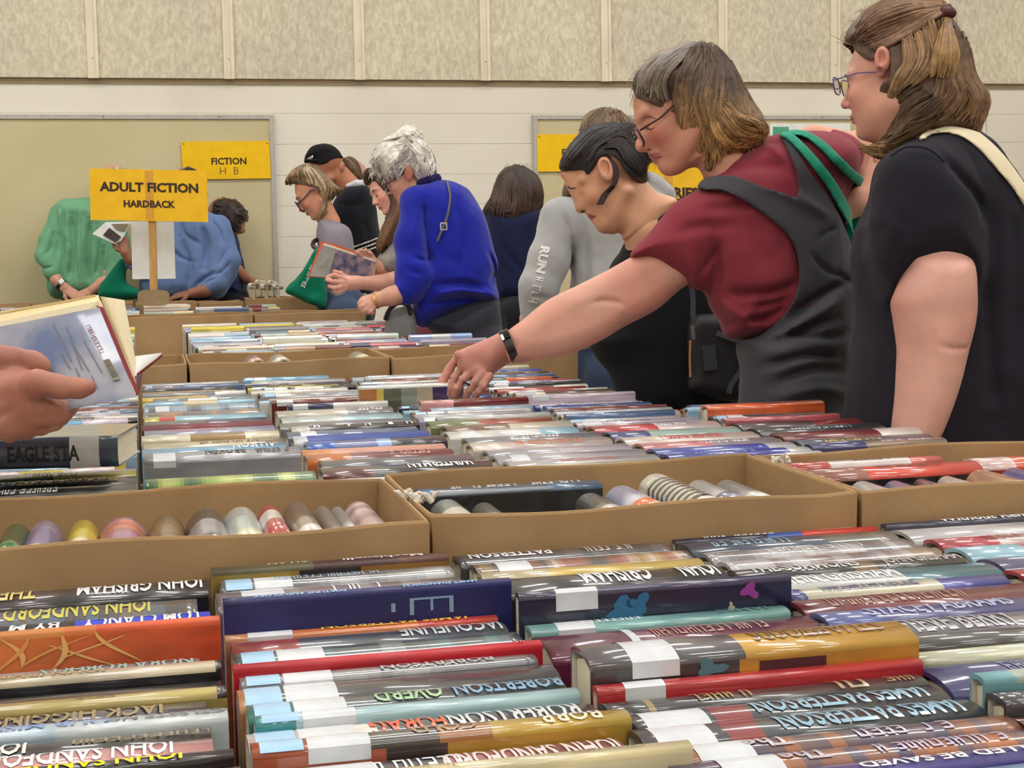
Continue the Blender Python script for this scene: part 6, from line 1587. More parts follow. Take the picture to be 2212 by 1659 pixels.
def lower(pr, og, px, Z, mat, r=(.10, .075, .055), hz=.13, shoe=None, sh=(0, 0)):
    S = Sdf(.012); hip = q(px[0], px[1], Z); S.ell(hip, (hz, .14, .11), None, .03); legs(S, hip+DOWN*.03, sh, .085, r)
    p, f = S.build(); put('trousers', p, f, mat, pr, None, og); shoes(pr, og, hip, sh, .085, shoe or M_SHOE)
def plainskin(c): return lambda P: np.tile(np.array(lc(c)), (len(P), 1))
def W1(x, y, z): return tuple(cam2w(q(x, y, z)[None])[0])
# ================================================================ woman in black with dark pinned hair
Z = 4.2
hd = Head.fit((1249, 453), (1302, 496), Z, 4)
S = Sdf(.0036); hd.add(S, closed=True, ear=False)
S.pillow([(1213, 372), (1217, 388), (1224, 402), (1232, 420), (1240, 434), (1247, 450), (1254, 457), (1264, 458), (1270, 466), (1278, 470), (1284, 482), (1294, 494), (1308, 498), (1330, 490), (1330, 400), (1280, 360)], Z, .024, .022, .02)
S.pillow([(1290, 430), (1298, 490), (1320, 500), (1342, 506), (1350, 520), (1400, 520), (1450, 470), (1462, 432), (1420, 415), (1395, 390), (1350, 360)], Z+.02, .06, .055, .03)
S.ell(q(1308, 365, Z-.078), (.021, .034, .010), np.array([[.95, .3, 0], [-.3, .95, 0], [0, 0, 1]]), .006)
S.ell(q(1306, 362, Z-.087), (.013, .022, .009), np.array([[.95, .3, 0], [-.3, .95, 0], [0, 0, 1]]), .004, 's')
S.fold([(1330, 490), (1336, 505), (1338, 520)], Z, .004, .003); S.fold([(1262, 460), (1272, 470)], Z, .003, .002)
HS = S; h1 = S.build()
base = cam2w(q(1440, 700, Z+.15)[None])[0]
S = Sdf(.009); S.cone(q(1400, 500, Z+.03), q(1440, 650, Z+.1), .07, .09, .03); b1 = S.build()
pr, og = person([h1, b1], M_SKIN, hd.cols((212, 160, 128), cheek=(204, 136, 110), nose=(200, 128, 104), lip=(176, 104, 88), extra=[(q(1308, 365, Z-.08), .025, (206, 146, 116), .8)]), base, 'person in a black top with dark pinned-up hair, looking down at the books')
decal('eyelashes', HS, [brush([(1225, 401), (1232, 407), (1244, 406)], 3.4)], Z, M_LASH, pr, og); decal('nostril', HS, [brush([(1254, 454), (1259, 457), (1264, 455)], 3.4)], Z, M_LASH, pr, og)
decal('lip_line', HS, [brush([(1274, 465), (1280, 468), (1288, 466)], 2.6)], Z, M_LIPL, pr, og); decal('lips', HS, [[(1270, 461), (1280, 463), (1288, 466), (1284, 472), (1276, 474), (1272, 468)]], Z, M_LIP, pr, og, .0008); decal('ear_fold', HS, [brush([(1302, 345), (1312, 350), (1315, 365), (1311, 378)], 3)], Z-.06, flat_mat('ear_shadow_skin', rgb(166, 104, 80), .6), pr, og)
S = Sdf(.007); S.pillow([(1456, 430), (1432, 431), (1408, 440), (1383, 462), (1364, 494), (1346, 530), (1318, 575), (1312, 600), (1306, 640), (1290, 700), (1272, 740), (1290, 775), (1315, 805), (1340, 860), (1400, 930), (1600, 930), (1640, 860), (1640, 600), (1590, 480), (1510, 430)], Z+.10, .17, .14, .03)
S.fold([(1345, 540), (1360, 620), (1340, 700)], Z, .012, .008); S.fold([(1400, 460), (1390, 540)], Z, .012, .006); S.ns(.004, 10)
p, f = S.build(); put('top', p, f, cloth('black_top', 24, 24, 28, .05), pr, None, og)
lower(pr, og, (1470, 880), Z+.12, M_DARKTR)
cap = [(1207, 363), (1209, 347), (1222, 323), (1234, 310), (1247, 292), (1267, 277), (1290, 271), (1325, 270), (1352, 264), (1372, 268), (1382, 287), (1384, 308), (1402, 328), (1413, 345), (1408, 353), (1397, 357), (1400, 383), (1395, 396), (1384, 396), (1370, 385), (1352, 372), (1339, 349), (1325, 337), (1307, 337), (1292, 344), (1287, 356), (1276, 372), (1268, 378), (1258, 367), (1225, 373), (1211, 368)]
S = Sdf(.0042); hcore(S, hd); S.pillow(cap, Z+.005, .092, .08, .01); S.ns(.003, 30); p1 = S.build(hug=(0, [cap], None, Z+.005)); zf = zfrom(p1, pillow_front(cap, Z+.005, .092, .08))
L = hair_locks([[(1330, 275), (1275, 285), (1230, 325), (1209, 362)], [(1335, 276), (1285, 300), (1245, 340), (1220, 366)], [(1345, 278), (1300, 305), (1262, 340), (1248, 366)], [(1360, 280), (1325, 305), (1290, 325), (1270, 362)]], zf, Z, rs, 34, .0032, 3, lc((34, 30, 34)), lc((58, 52, 54)), .5, lift=.03)
L += hair_locks([[(1300, 330), (1330, 330), (1350, 360), (1385, 392)], [(1310, 310), (1345, 315), (1370, 345), (1396, 380)], [(1320, 290), (1355, 295), (1385, 320), (1408, 346)], [(1330, 275), (1360, 275), (1385, 300), (1408, 335)]], zf, Z, rs, 34, .0034, 3, lc((44, 32, 36)), lc((30, 24, 28)), .5, wav=2, lift=.03)
for k in range(26):
    o_ = rs.randn()*2.2
    P_ = spline([q(1313+o_, 338, Z-.075), q(1331+o_, 362, Z-.085), q(1328+o_, 395, Z-.08), q(1308+o_*1.6, 420, Z-.07), q(1296+o_*2, 442, Z-.066)], 5, False)
    L.append((P_, .0034*np.sin(np.linspace(.4, 2.9, len(P_))), np.array(lc((46, 32, 36))), np.array(lc((60, 40, 40)))))
L += wisps(cap, Z, 50, rs, (50, 40, 42), 16, 4)
hairput(p1, L, lc((30, 26, 30)), pr, og)
M_BAGB = flat_mat('black_nylon', rgb(26, 26, 30), .55)
bg = empty('crossbody_bag', W1(1550, 860, Z-.1)); ob = np.array(bg.location)
S = Sdf(.006); S.pillow([(1490, 690), (1560, 680), (1640, 700), (1650, 860), (1500, 850), (1488, 800)], Z-.10, .04, .035, 0); p, f = S.build(); put('bag_body', p, f, M_BAGB, bg, None, ob)
strip('trim_strip', [(1491, 735), (1490, 775), (1491, 815)], Z-.145, .005, flat_mat('tan_trim', rgb(190, 120, 84), .6), bg, ob)
strip('zip', [(1495, 702), (1497, 720), (1499, 733)], Z-.15, .010, M_METAL, bg, ob)
strip('patch', [(1530, 745), (1533, 770), (1536, 800)], Z-.147, .035, flat_mat('dark_grey_patch', rgb(50, 52, 54), .6), bg, ob)
strip('strap', [(1494, 610), (1497, 650), (1500, 690), (1530, 712), (1572, 728), (1600, 742), (1612, 770), (1600, 800), (1580, 830), (1575, 850)], [Z-.13]*4+[Z-.15]*6, .014, flat_mat('grey_webbing', rgb(58, 62, 70), .8), bg, ob)
tag(bg, 'black crossbody bag with zip and tan trim, in front of the grey pinafore', 'bag')

# ================================================================ person in the light grey sweatshirt
Z = 5.05
S = Sdf(.005); hd = Head(q(1328, 332, Z), 10, 150, 0, 1.0); hd.add(S, ear=False); S.cone(q(1320, 370, Z), q(1325, 430, Z+.02), .055, .07, .02); h1 = S.build()
S = Sdf(.004); S.chain([q(1325, 430, Z+.02), q(1290, 500, Z+.02), q(1215, 500, Z-.02), q(1170, 610, Z-.05), q(1140, 688, Z-.02)], [.06, .06, .04, .035, .028], .02); hand(S, q(1140, 688, Z-.02), np.array([-.2, -.9, -.1]), np.array([-.8, .1, -.5]), np.array([0, 0, -1.]), .17, .6); a1 = S.build()
base = cam2w(q(1290, 760, Z+.05)[None])[0]
pr, og = person([h1, a1], M_SKIN, plainskin((210, 160, 138)), base, 'person in a light grey sweatshirt with white letters down the sleeve, seen from behind')
S = Sdf(.006)
S.pillow([(1250, 418), (1232, 428), (1215, 442), (1222, 520), (1228, 600), (1232, 680), (1245, 760), (1340, 770), (1420, 760), (1440, 600), (1445, 460), (1425, 420), (1380, 400), (1300, 405)], Z+.04, .135, .11, .03)
S.chain([q(1215, 475, Z-.03), q(1188, 560, Z-.05), q(1165, 620, Z-.06), q(1158, 660, Z-.04), q(1150, 690, Z-.03)], [.075, .066, .058, .05, .036], .03)
S.pillow([(1395, 372), (1420, 380), (1440, 395), (1458, 412), (1455, 440), (1400, 450), (1380, 420)], Z+.05, .05, .04, .02)
for a, r_, am in [([(1215, 470), (1230, 520), (1236, 570), (1225, 620)], .010, .012), ([(1260, 500), (1265, 600), (1255, 680)], .014, .005), ([(1150, 640), (1180, 650)], .008, .007), ([(1145, 665), (1175, 672)], .007, .006), ([(1290, 450), (1300, 560)], .02, -.005)]: S.fold(a, Z, r_, am)
S.ns(.006, 11); S.ns(.002, 34); SW = S
p, f = S.build(); put('sweatshirt', p, f, cloth('light_grey_marl', 170, 170, 170, .2), pr, None, og)
M_WHT = flat_mat('white_print', rgb(232, 232, 230), .6)
zsw = zfrom((p, f), lambda X, Y, sd, l: X*0+Z-.1)
for (v, f), (xa, ya), (xb, yb) in ((text_mesh('RUN', .05), (1179, 532), (1167, 590)), (glyph_mesh(5, random.Random(2)), (1165, 600), (1150, 655))):
    v = np.array(v); ln_ = np.ptp(v[:, 0]); pts = np.array([(xa+(xb-xa)*(a/ln_+.5)+(b_-.5)*19, ya+(yb-ya)*(a/ln_+.5)+(b_-.5)*4) for a, b_ in v])
    X = (pts[:, 0]-CX)/F*(Z-.1); Y = (CY-pts[:, 1])/F*(Z-.1)
    zz_ = np.array([float(zsw(np.array([x_]), np.array([y_]))[0]) for x_, y_ in zip(X, Y)])
    mk('lettering', [W1(px_[0], px_[1], min(z_, Z)-.003) for px_, z_ in zip(pts, zz_)], f, M_WHT, pr, origin=og)
lower(pr, og, (1310, 790), Z+.05, M_JEANS)
cap = [(1250, 300), (1252, 275), (1262, 255), (1282, 240), (1310, 236), (1340, 242), (1365, 256), (1382, 280), (1390, 310), (1392, 360), (1380, 400), (1340, 410), (1290, 420), (1250, 432), (1222, 436), (1214, 428), (1216, 405), (1228, 380), (1240, 350)]
S = Sdf(.005); hcore(S, hd); S.pillow(cap, Z, .10, .08, .01); S.ns(.004, 26); p1 = S.build(hug=(0, [cap], None, Z)); zf = zfrom(p1, pillow_front(cap, Z, .10, .08))
L = hair_locks([[(1310, 240), (1262, 262), (1250, 330), (1218, 430)], [(1312, 240), (1285, 280), (1275, 350), (1250, 425)], [(1320, 240), (1325, 290), (1320, 350), (1310, 410)], [(1330, 242), (1370, 290), (1385, 350), (1370, 400)]], zf, Z, rs, 30, .0045, 5, lc((112, 88, 66)), lc((128, 102, 78)), .4, wav=4, lift=.03)
hairput(p1, L, lc((92, 70, 52)), pr, og)

# ================================================================ woman with long dark hair, from behind
Z = 6.9
S = Sdf(.006); hd = Head(q(1116, 432, Z), 5, 110, 0, 1.0); hd.add(S, ear=False); S.cone(q(1115, 440, Z), q(1115, 480, Z), .05, .06, .02)
S.chain([q(1165, 500, Z), q(1168, 600, Z-.02), q(1140, 650, Z-.1)], [.045, .04, .03], .02); S.chain([q(1115, 470, Z), q(1120, 500, Z), q(1160, 505, Z)], [.05, .06, .05], .02); h1 = S.build()
base = cam2w(q(1112, 700, Z)[None])[0]
pr, og = person([h1], M_SKIN, plainskin((200, 150, 130)), base, 'person with long dark hair and navy top, seen from behind before the wall')
S = Sdf(.007); S.pillow([(1048, 466), (1070, 452), (1112, 446), (1150, 448), (1172, 452), (1180, 462), (1176, 500), (1165, 560), (1150, 620), (1140, 660), (1070, 655), (1058, 600), (1052, 530)], Z, .14, .11, .02)
S.fold([(1080, 520), (1100, 560), (1130, 590)], Z, .012, .006); S.fold([(1075, 560), (1100, 600)], Z, .012, .006); S.ns(.005, 9)
p, f = S.build(); put('top', p, f, cloth('navy_top', 26, 32, 66, .1), pr, None, og)
lower(pr, og, (1105, 670), Z, M_DARKTR, hz=.16)
cap = [(1110, 361), (1090, 369), (1074, 390), (1062, 420), (1044, 450), (1046, 468), (1060, 480), (1075, 490), (1095, 497), (1120, 500), (1140, 490), (1156, 470), (1169, 430), (1166, 400), (1150, 374), (1130, 362)]
S = Sdf(.006); hcore(S, hd); S.pillow(cap, Z, .135, .09, .01); S.ns(.008, 22); S.ns(.004, 50); p1 = S.build(hug=(0, [cap], None, Z)); zf = zfrom(p1, pillow_front(cap, Z, .135, .09))
L = hair_locks([[(1110, 362), (1082, 385), (1066, 425), (1048, 464)], [(1110, 362), (1094, 395), (1084, 440), (1075, 490)], [(1112, 362), (1110, 400), (1106, 450), (1100, 500)], [(1114, 362), (1126, 400), (1130, 450), (1125, 500)], [(1116, 362), (1144, 390), (1156, 430), (1150, 485)], [(1118, 362), (1158, 385), (1170, 420), (1162, 455)]], zf, Z, rs, 26, .006, 5, lc((52, 38, 32)), lc((84, 62, 50)), .5, wav=3, lift=.03)
L += wisps(cap, Z, 60, rs, (70, 52, 42), 18, 5, .0013)
hairput(p1, L, lc((44, 32, 28)), pr, og)

# ================================================================ white-haired woman in the blue sweater
Z = 6.15
hd = Head.fit((838, 418), (865, 447), Z, 8)
S = Sdf(.0045); hd.add(S, ear=False); S.cone(q(885, 400, Z), q(915, 425, Z+.02), .055, .06, .02)
S.ell(q(883, 374, Z-.078), (.018, .030, .010), None, .006); h1 = S.build()
S = Sdf(.0045)
S.chain([q(950, 520, Z-.02), q(905, 600, Z-.10), q(880, 628, Z-.14), q(845, 640, Z-.15), q(815, 648, Z-.15)], [.03, .035, .042, .036, .028], .015)
S.cone(q(815, 648, Z-.15), q(792, 656, Z-.15), .03, .034, .01)
for (pts, r_) in [([(795, 648, -.17), (780, 652, -.185), (777, 664, -.185)], .011), ([(795, 655, -.18), (782, 662, -.195), (785, 673, -.19)], .011), ([(800, 660, -.18), (790, 670, -.19), (795, 676, -.18)], .0105), ([(808, 663, -.17), (800, 673, -.185), (806, 677, -.17)], .0095), ([(800, 645, -.13), (785, 645, -.13), (776, 655, -.14)], .011)]: finger(S, [q(x, y, Z+d) for x, y, d in pts], r_, r_*.8)
a1 = S.build()
S = Sdf(.009); S.cone(q(930, 440, Z+.02), q(970, 620, Z+.02), .08, .1, .03); t1 = S.build()
base = cam2w(q(990, 700, Z)[None])[0]
c1 = hd.cols((206, 154, 132), cheek=(204, 130, 112), extra=[(q(883, 374, Z-.08), .03, (176, 96, 84), .8)])
pr, og = person([h1, a1, t1], M_SKIN, c1, base, 'person with fluffy white hair in a bright blue sweater, bending over the books')
eyesmall(hd, pr, og, (150, 130, 120)); glasses(hd, 'glasses', M_TORT, pr, og, .0026, .026, .019, .008, .014, .7)
S = Sdf(.006)
S.pillow([(936, 388), (910, 396), (888, 414), (872, 436), (866, 470), (866, 540), (880, 600), (890, 650), (897, 700), (925, 706), (955, 690), (1000, 667), (1045, 657), (1072, 654), (1079, 642), (1072, 610), (1076, 570), (1066, 535), (1056, 490), (1038, 445), (1010, 408), (978, 393)], Z+.02, .16, .13, .03)
S.chain([q(905, 440, Z-.06), q(893, 520, Z-.10), q(893, 580, Z-.12), q(886, 620, Z-.13)], [.075, .074, .070, .056], .03)
S.cone(q(900, 590, Z-.12), q(880, 630, Z-.135), .068, .056, .02)
for a, r_, am in [([(920, 440), (925, 520), (935, 580)], .013, .012), ([(895, 560), (920, 570), (935, 560)], .010, .008), ([(890, 590), (915, 600)], .010, .008), ([(950, 640), (1000, 632), (1060, 640)], .010, -.010), ([(940, 620), (1000, 615), (1050, 622)], .012, .008), ([(985, 440), (1000, 520), (990, 600)], .016, .006), ([(1055, 545), (1068, 580), (1062, 610)], .008, .008), ([(905, 470), (900, 520)], .012, -.005), ([(930, 660), (980, 650), (1030, 645)], .01, .008)]: S.fold(a, Z, r_, am*1.7)
S.ns(.006, 9); S.ns(.0025, 26); SB = S
p, f = S.build(); put('sweater', p, f, cloth('blue_knit', 26, 35, 152, .2), pr, None, og)
S = Sdf(.005); S.chain([q(908, 396, Z-.06), q(925, 388, Z-.06), q(942, 386, Z-.03), q(944, 390, Z+.04)], [.016, .018, .02, .02], .01); p, f = S.build(); put('collar', p, f, cloth('navy_collar', 30, 26, 78), pr, None, og)
M_CH = cloth('charcoal_trousers', 44, 44, 52)
S = Sdf(.008); S.pillow([(920, 702), (960, 676), (1000, 658), (1050, 645), (1076, 645), (1086, 680), (1090, 740), (1090, 800), (1000, 800), (960, 740)], Z+.02, .14, .11, .02); S.ns(.006, 10)
hip = q(1050, 760, Z+.02); legs(S, hip, (0, 0), .08, (.10, .085, .06)); p, f = S.build(); put('trousers', p, f, M_CH, pr, None, og); shoes(pr, og, hip, (0, 0), .08, M_SHOE)
cap = [(806, 368), (802, 350), (806, 332), (816, 316), (832, 304), (852, 296), (866, 283), (884, 276), (902, 284), (912, 300), (926, 315), (934, 335), (937, 360), (942, 382), (930, 392), (912, 394), (900, 386), (893, 372), (885, 360), (874, 362), (868, 376), (862, 392), (848, 396), (834, 386), (822, 372), (812, 366)]
S = Sdf(.0048); hcore(S, hd); S.pillow(cap, Z, .118, .09, .01); S.ns(.012, 18); S.ns(.006, 40); p1 = S.build(hug=(0, [cap], None, Z)); zf = zfrom(p1, pillow_front(cap, Z, .118, .09))
L = hair_locks([[(870, 330), (840, 320), (815, 335), (806, 362)], [(875, 325), (850, 335), (830, 355), (830, 384)], [(885, 330), (870, 345), (855, 365), (855, 392)], [(890, 330), (890, 345), (880, 358), (870, 372)], [(895, 325), (910, 345), (905, 370), (905, 388)], [(895, 315), (925, 335), (930, 360), (935, 388)], [(885, 300), (910, 310), (928, 330), (936, 358)]], zf, Z, rs, 20, .0065, 8, lc((236, 230, 222)), lc((214, 206, 198)), .2, wav=7, lift=.05)
L += hair_locks([[(850, 300), (870, 285), (895, 280), (912, 292)], [(830, 310), (850, 302), (875, 300), (905, 305)]], zf, Z, rs, 18, .006, 6, lc((234, 228, 218)), lc((238, 232, 222)), .15, wav=5, lift=.08)
L += wisps(cap, Z, 130, rs, (226, 220, 210), 16, 9, .0013)
hairput(p1, L, lc((206, 198, 190)), pr, og)
M_GOLD = flat_mat('gold', rgb(200, 160, 90), .3, .9)
band('bracelet', 812, 649, Z-.15, (1, -.3), .032, .034, .006, M_GOLD, pr, og)
cb = empty('crossbody_purse', W1(1085, 690, Z)); ob = np.array(cb.location)
p, f = SB.build(hug=(.007, [[(963, 392), (968, 391), (975, 420), (973, 450), (966, 480), (955, 505), (946, 525), (942, 522), (950, 500), (960, 476), (967, 448), (969, 420)]], Z+.1, Z, 1)); put('strap', p, f, flat_mat('grey_leather', rgb(92, 88, 92), .5), cb, None, ob)
st = [(952, 482), (965, 482), (965, 496), (952, 496), (952, 482)]
strip('buckle', st, Z-.165, .006, M_METAL, cb, ob, n=1)
strip('strap', [(1070, 655), (1082, 680), (1088, 710), (1086, 735)], Z-.02, .03, flat_mat('black_leather', rgb(30, 30, 34), .5), cb, ob)
tag(cb, 'thin grey crossbody strap with a square buckle over the bright blue sweater', 'purse strap')
hb = empty('handbag', W1(865, 700, Z-.1)); ob = np.array(hb.location)
S = Sdf(.006); S.pillow([(838, 672), (860, 664), (890, 664), (900, 700), (895, 740), (835, 740), (832, 700)], Z-.06, .05, .04, 0); p, f = S.build(); put('bag_body', p, f, flat_mat('grey_cloth_bag', rgb(128, 128, 128), .8), hb, None, ob)
g = MB(); g.tube(spline([W1(832, 690, Z-.10), W1(842, 668, Z-.12), W1(862, 654, Z-.12), W1(882, 660, Z-.11), W1(886, 680, Z-.10)], 5, False), .009, 8); g.build('handle', M_BLACKP, hb, ob, True)
tag(hb, 'grey cloth bag with a black loop handle under the wrist of the white-haired woman', 'bag')

# ================================================================ young woman holding up an open book
Z = 7.0
hd = Head.fit((806, 441), (830, 463), Z, -24)
S = Sdf(.0045); hd.add(S, ear=False, closed=True); S.cone(q(855, 450, Z+.02), q(880, 500, Z+.03), .048, .055, .02); h1 = S.build()
S = Sdf(.0045)
S.chain([q(880, 500, Z+.03), q(885, 550, Z), q(870, 602, Z-.06), q(820, 612, Z-.14), q(770, 611, Z-.20)], [.05, .04, .044, .036, .028][:5], .015)
S.cone(q(770, 611, Z-.20), q(738, 612, Z-.2), .032, .036, .012)
for pts in [[(742, 602, -.23), (722, 594, -.245), (708, 598, -.235)], [(740, 610, -.24), (720, 608, -.25), (706, 604, -.24)], [(742, 618, -.24), (724, 622, -.25), (712, 618, -.235)], [(746, 624, -.23), (732, 630, -.235), (722, 628, -.22)], [(752, 602, -.2), (736, 590, -.21), (722, 586, -.21)]]: finger(S, [q(x, y, Z+d) for x, y, d in pts], .0115, .009)
for pts in [[(802, 566, -.10), (795, 548, -.13), (790, 540, -.155)], [(796, 566, -.11), (786, 549, -.14), (780, 540, -.165)], [(790, 566, -.12), (779, 552, -.15), (772, 545, -.17)], [(808, 566, -.10), (804, 553, -.12), (800, 546, -.14)]]: finger(S, [q(x, y, Z+d) for x, y, d in pts], .0105, .009)
S.chain([q(860, 540, Z+.05), q(830, 590, Z-.02), q(800, 568, Z-.10)], [.042, .036, .034], .012)
a1 = S.build()
base = cam2w(q(900, 690, Z)[None])[0]
pr, og = person([h1, a1], M_SKIN, hd.cols((218, 164, 144), cheek=(216, 130, 116), nose=(220, 140, 128), lip=(196, 104, 100)), base, 'young person with long brown hair and grey tee, holding up an open book')
eyesmall(hd, pr, og, (90, 60, 50))
S = Sdf(.007); S.pillow([(868, 480), (850, 510), (826, 545), (816, 560), (820, 600), (850, 602), (865, 600), (880, 680), (960, 690), (975, 560), (940, 480), (900, 465)], Z+.02, .13, .10, .03); S.fold([(850, 530), (845, 570), (835, 595)], Z, .01, .008); S.fold([(870, 510), (860, 560)], Z, .01, .006); S.ns(.006, 12)
p, f = S.build(); put('tee', p, f, cloth('grey_tee', 146, 144, 138, .1), pr, None, og); lower(pr, og, (985, 700), Z, M_JEANS)
cap = [(786, 395), (783, 378), (790, 365), (802, 362), (818, 366), (840, 370), (870, 385), (882, 420), (880, 470), (868, 500), (850, 530), (832, 548), (816, 546), (812, 525), (822, 500), (832, 475), (842, 455), (842, 430), (826, 408), (812, 392), (800, 394), (793, 402)]
S = Sdf(.005); hcore(S, hd); S.pillow(cap, Z+.01, .10, .07, .01); S.ns(.006, 22); p1 = S.build(hug=(0, [cap], None, Z+.01)); zf = zfrom(p1, pillow_front(cap, Z+.01, .10, .07))
L = hair_locks([[(800, 368), (790, 378), (790, 390), (796, 396)], [(805, 368), (815, 385), (835, 405), (845, 430)], [(820, 370), (845, 400), (852, 450), (830, 490)]], zf, Z, rs, 20, .005, 3, lc((60, 44, 38)), lc((80, 56, 42)), .4, lift=.04)
L += hair_locks([[(845, 420), (848, 460), (830, 500), (818, 540)], [(855, 420), (860, 465), (842, 505), (828, 542)], [(868, 420), (872, 465), (858, 500), (842, 530)]], zf, Z, rs, 30, .005, 4, lc((86, 60, 44)), lc((120, 86, 56)), .4, wav=4, lift=.05)
hairput(p1, L, lc((64, 46, 36)), pr, og)
# the open book she holds
bk = empty('open_book', W1(745, 600, Z-.2)); ob = np.array(bk.location)
def slab(name, pts, mat, parent, og, th=.004):
    """pts: px corner + depth; front face towards the camera, solid slab"""
    A = [np.array(W1(*p)) for p in pts]; B_ = [a+FW*th for a in A]; m = MB(); n = len(A)
    m.v = [tuple(a) for a in A+B_]; m.f = [list(range(n)), list(range(n, 2*n))[::-1]]+[[i, i+n, (i+1) % n+n, (i+1) % n] for i in range(n)]
    return m.build(name, mat, parent, og)
zb = Z-.2
m_art = noise_mat('blurred_cover', rgb(70, 76, 104), rgb(168, 140, 138), 26, .4, coat=.4, coords='Object')
m_artg = noise_mat('grey_flap', rgb(140, 136, 130), rgb(160, 156, 148), 20, .5)
slab('cover', [(697, 529, zb-.01), (727, 538, zb), (708, 600, zb), (668, 596, zb-.03)], m_artg, bk, ob)
slab('cover', [(728, 539, zb), (812, 566, zb+.06), (802, 608, zb+.06), (709, 600, zb)], m_art, bk, ob)
slab('page_block', [(700, 525, zb+.004), (730, 535, zb+.012), (812, 562, zb+.07), (808, 600, zb+.07), (712, 598, zb+.012), (672, 594, zb-.02)], m_page, bk, ob, .022)
slab('board', [(694, 521, zb+.03), (730, 530, zb+.04), (816, 560, zb+.1), (812, 604, zb+.1), (712, 602, zb+.04), (664, 598, zb+.01)], flat_mat('orange_board', rgb(206, 84, 44), .5), bk, ob)
tag(bk, 'open hardback with orange edges and a blurred picture cover, held up by the young person', 'book')
# ================================================================ capped man in the striped black jacket
Z = 8.3
hd = Head(q(706, 370, Z), 25, 15, 0, .95)
S = Sdf(.005); hd.add(S, ear=False); S.cone(q(735, 380, Z), q(770, 420, Z+.02), .058, .065, .02); S.ell(q(739, 360, Z-.07), (.016, .028, .012), None, .006); h1 = S.build()
base = cam2w(q(765, 660, Z)[None])[0]
pr, og = person([h1], M_SKIN, hd.cols((176, 118, 88), cheek=(170, 104, 80), nose=(168, 100, 78), lip=(150, 80, 70)), base, 'person in a black baseball cap and a black jacket with white stripes')
S = Sdf(.007); S.pillow([(744, 404), (765, 399), (792, 400), (803, 415), (812, 450), (820, 490), (824, 540), (815, 560), (805, 600), (800, 670), (700, 672), (698, 620), (697, 540), (700, 508), (712, 470), (724, 432)], Z, .13, .12, .02)
S.fold([(730, 440), (760, 450), (790, 445)], Z, .012, .006); S.fold([(790, 480), (800, 520)], Z, .012, .008); S.ns(.006, 10); SJ = S
p, f = S.build(); put('jacket', p, f, cloth('black_knit', 22, 24, 32, .1), pr, None, og)
M_STR = cloth('white_stripe', 206, 200, 190, .1)
for dy in (0, 9, 18):
    pg = [(696, 505+dy), (722, 520+dy), (750, 533+dy), (785, 524+dy), (822, 510+dy), (822, 514+dy), (786, 528+dy), (750, 538+dy), (722, 524+dy), (696, 509+dy)]
    p, f = SJ.build(hug=(.004, [pg], Z, Z, 1))
    put('stripe', p, f, M_STR, pr, None, og)
p, f = SJ.build(hug=(.004, [[(722, 639), (760, 636), (790, 634), (790, 638), (760, 640), (722, 643)]], Z, Z, 1)); put('stripe', p, f, M_STR, pr, None, og)
S = Sdf(.006); S.chain([q(752, 402, Z-.05), q(770, 397, Z-.055), q(790, 396, Z-.03)], [.014, .02, .02], .01); p, f = S.build(); put('collar', p, f, cloth('white_collar', 206, 206, 214), pr, None, og)
lower(pr, og, (760, 670), Z, M_DARKTR)
S = Sdf(.0045); hcore(S, hd, .006); cp = [(658, 352), (658, 340), (664, 327), (674, 316), (690, 311), (704, 310), (718, 314), (731, 324), (740, 338), (742, 342), (728, 341), (714, 346), (706, 352), (690, 356), (672, 352)]
S.pillow(cp, Z+.01, .088, .05, .01); S.ell(q(672, 350, Z-.02), (.06, .012, .07), None, .006); S.ns(.001, 40)
p, f = S.build(hug=(0, [cp], None, Z)); ct = put('cap', p, f, cloth('black_cap', 26, 24, 28, .05), pr, None, og)
slab('cap_label', [(658, 342, Z-.045), (676, 332, Z-.074), (676, 340, Z-.076), (660, 350, Z-.048)], M_WHT, ct, og, .012)
v, f = glyph_mesh(7, random.Random(3)); sc_ = .8*15/max(.1, np.ptp(v[:, 0]))
mk('lettering', [W1(667.5+a*sc_*.98, 341-a*sc_*.52-(b_-.5)*4.5, Z-.062-a*sc_*.0016-.004) for a, b_ in v], f, m_ink, ct, origin=og)
# hair of somebody behind the cap
Z = 8.95
S = Sdf(.007); hd = Head(q(766, 392, Z), 10, 160, 0, 1.0); hd.add(S, ear=False); S.cone(q(760, 390, Z), q(762, 420, Z), .05, .06); h1 = S.build()
base = cam2w(q(760, 640, Z)[None])[0]
pr, og = person([h1], M_SKIN, plainskin((200, 150, 130)), base, 'person of whom only brown hair shows, directly behind the neck of the capped man')
S = Sdf(.008); S.pillow([(735, 425), (790, 425), (805, 460), (800, 640), (725, 640), (722, 460)], Z, .13, .1, 0); p, f = S.build(); put('top', p, f, cloth('brown_top', 60, 50, 48), pr, None, og); lower(pr, og, (762, 640), Z, M_DARKTR)
cap = [(738, 350), (746, 340), (758, 338), (770, 345), (778, 358), (783, 375), (782, 388), (774, 390), (764, 384), (750, 372)]
S = Sdf(.005); hcore(S, hd); S.pillow(cap, Z-.02, .10, .05, .01); S.ns(.004, 24); p1 = S.build(hug=(0, [cap], None, Z-.02)); zf = zfrom(p1, pillow_front(cap, Z-.02, .10, .05))
L = hair_locks([[(745, 345), (760, 350), (772, 365), (778, 388)], [(742, 350), (755, 360), (765, 372), (772, 388)]], zf, Z, rs, 18, .005, 3, lc((100, 76, 54)), lc((120, 92, 64)), .4)
hairput(p1, L, lc((84, 62, 46)), pr, og)
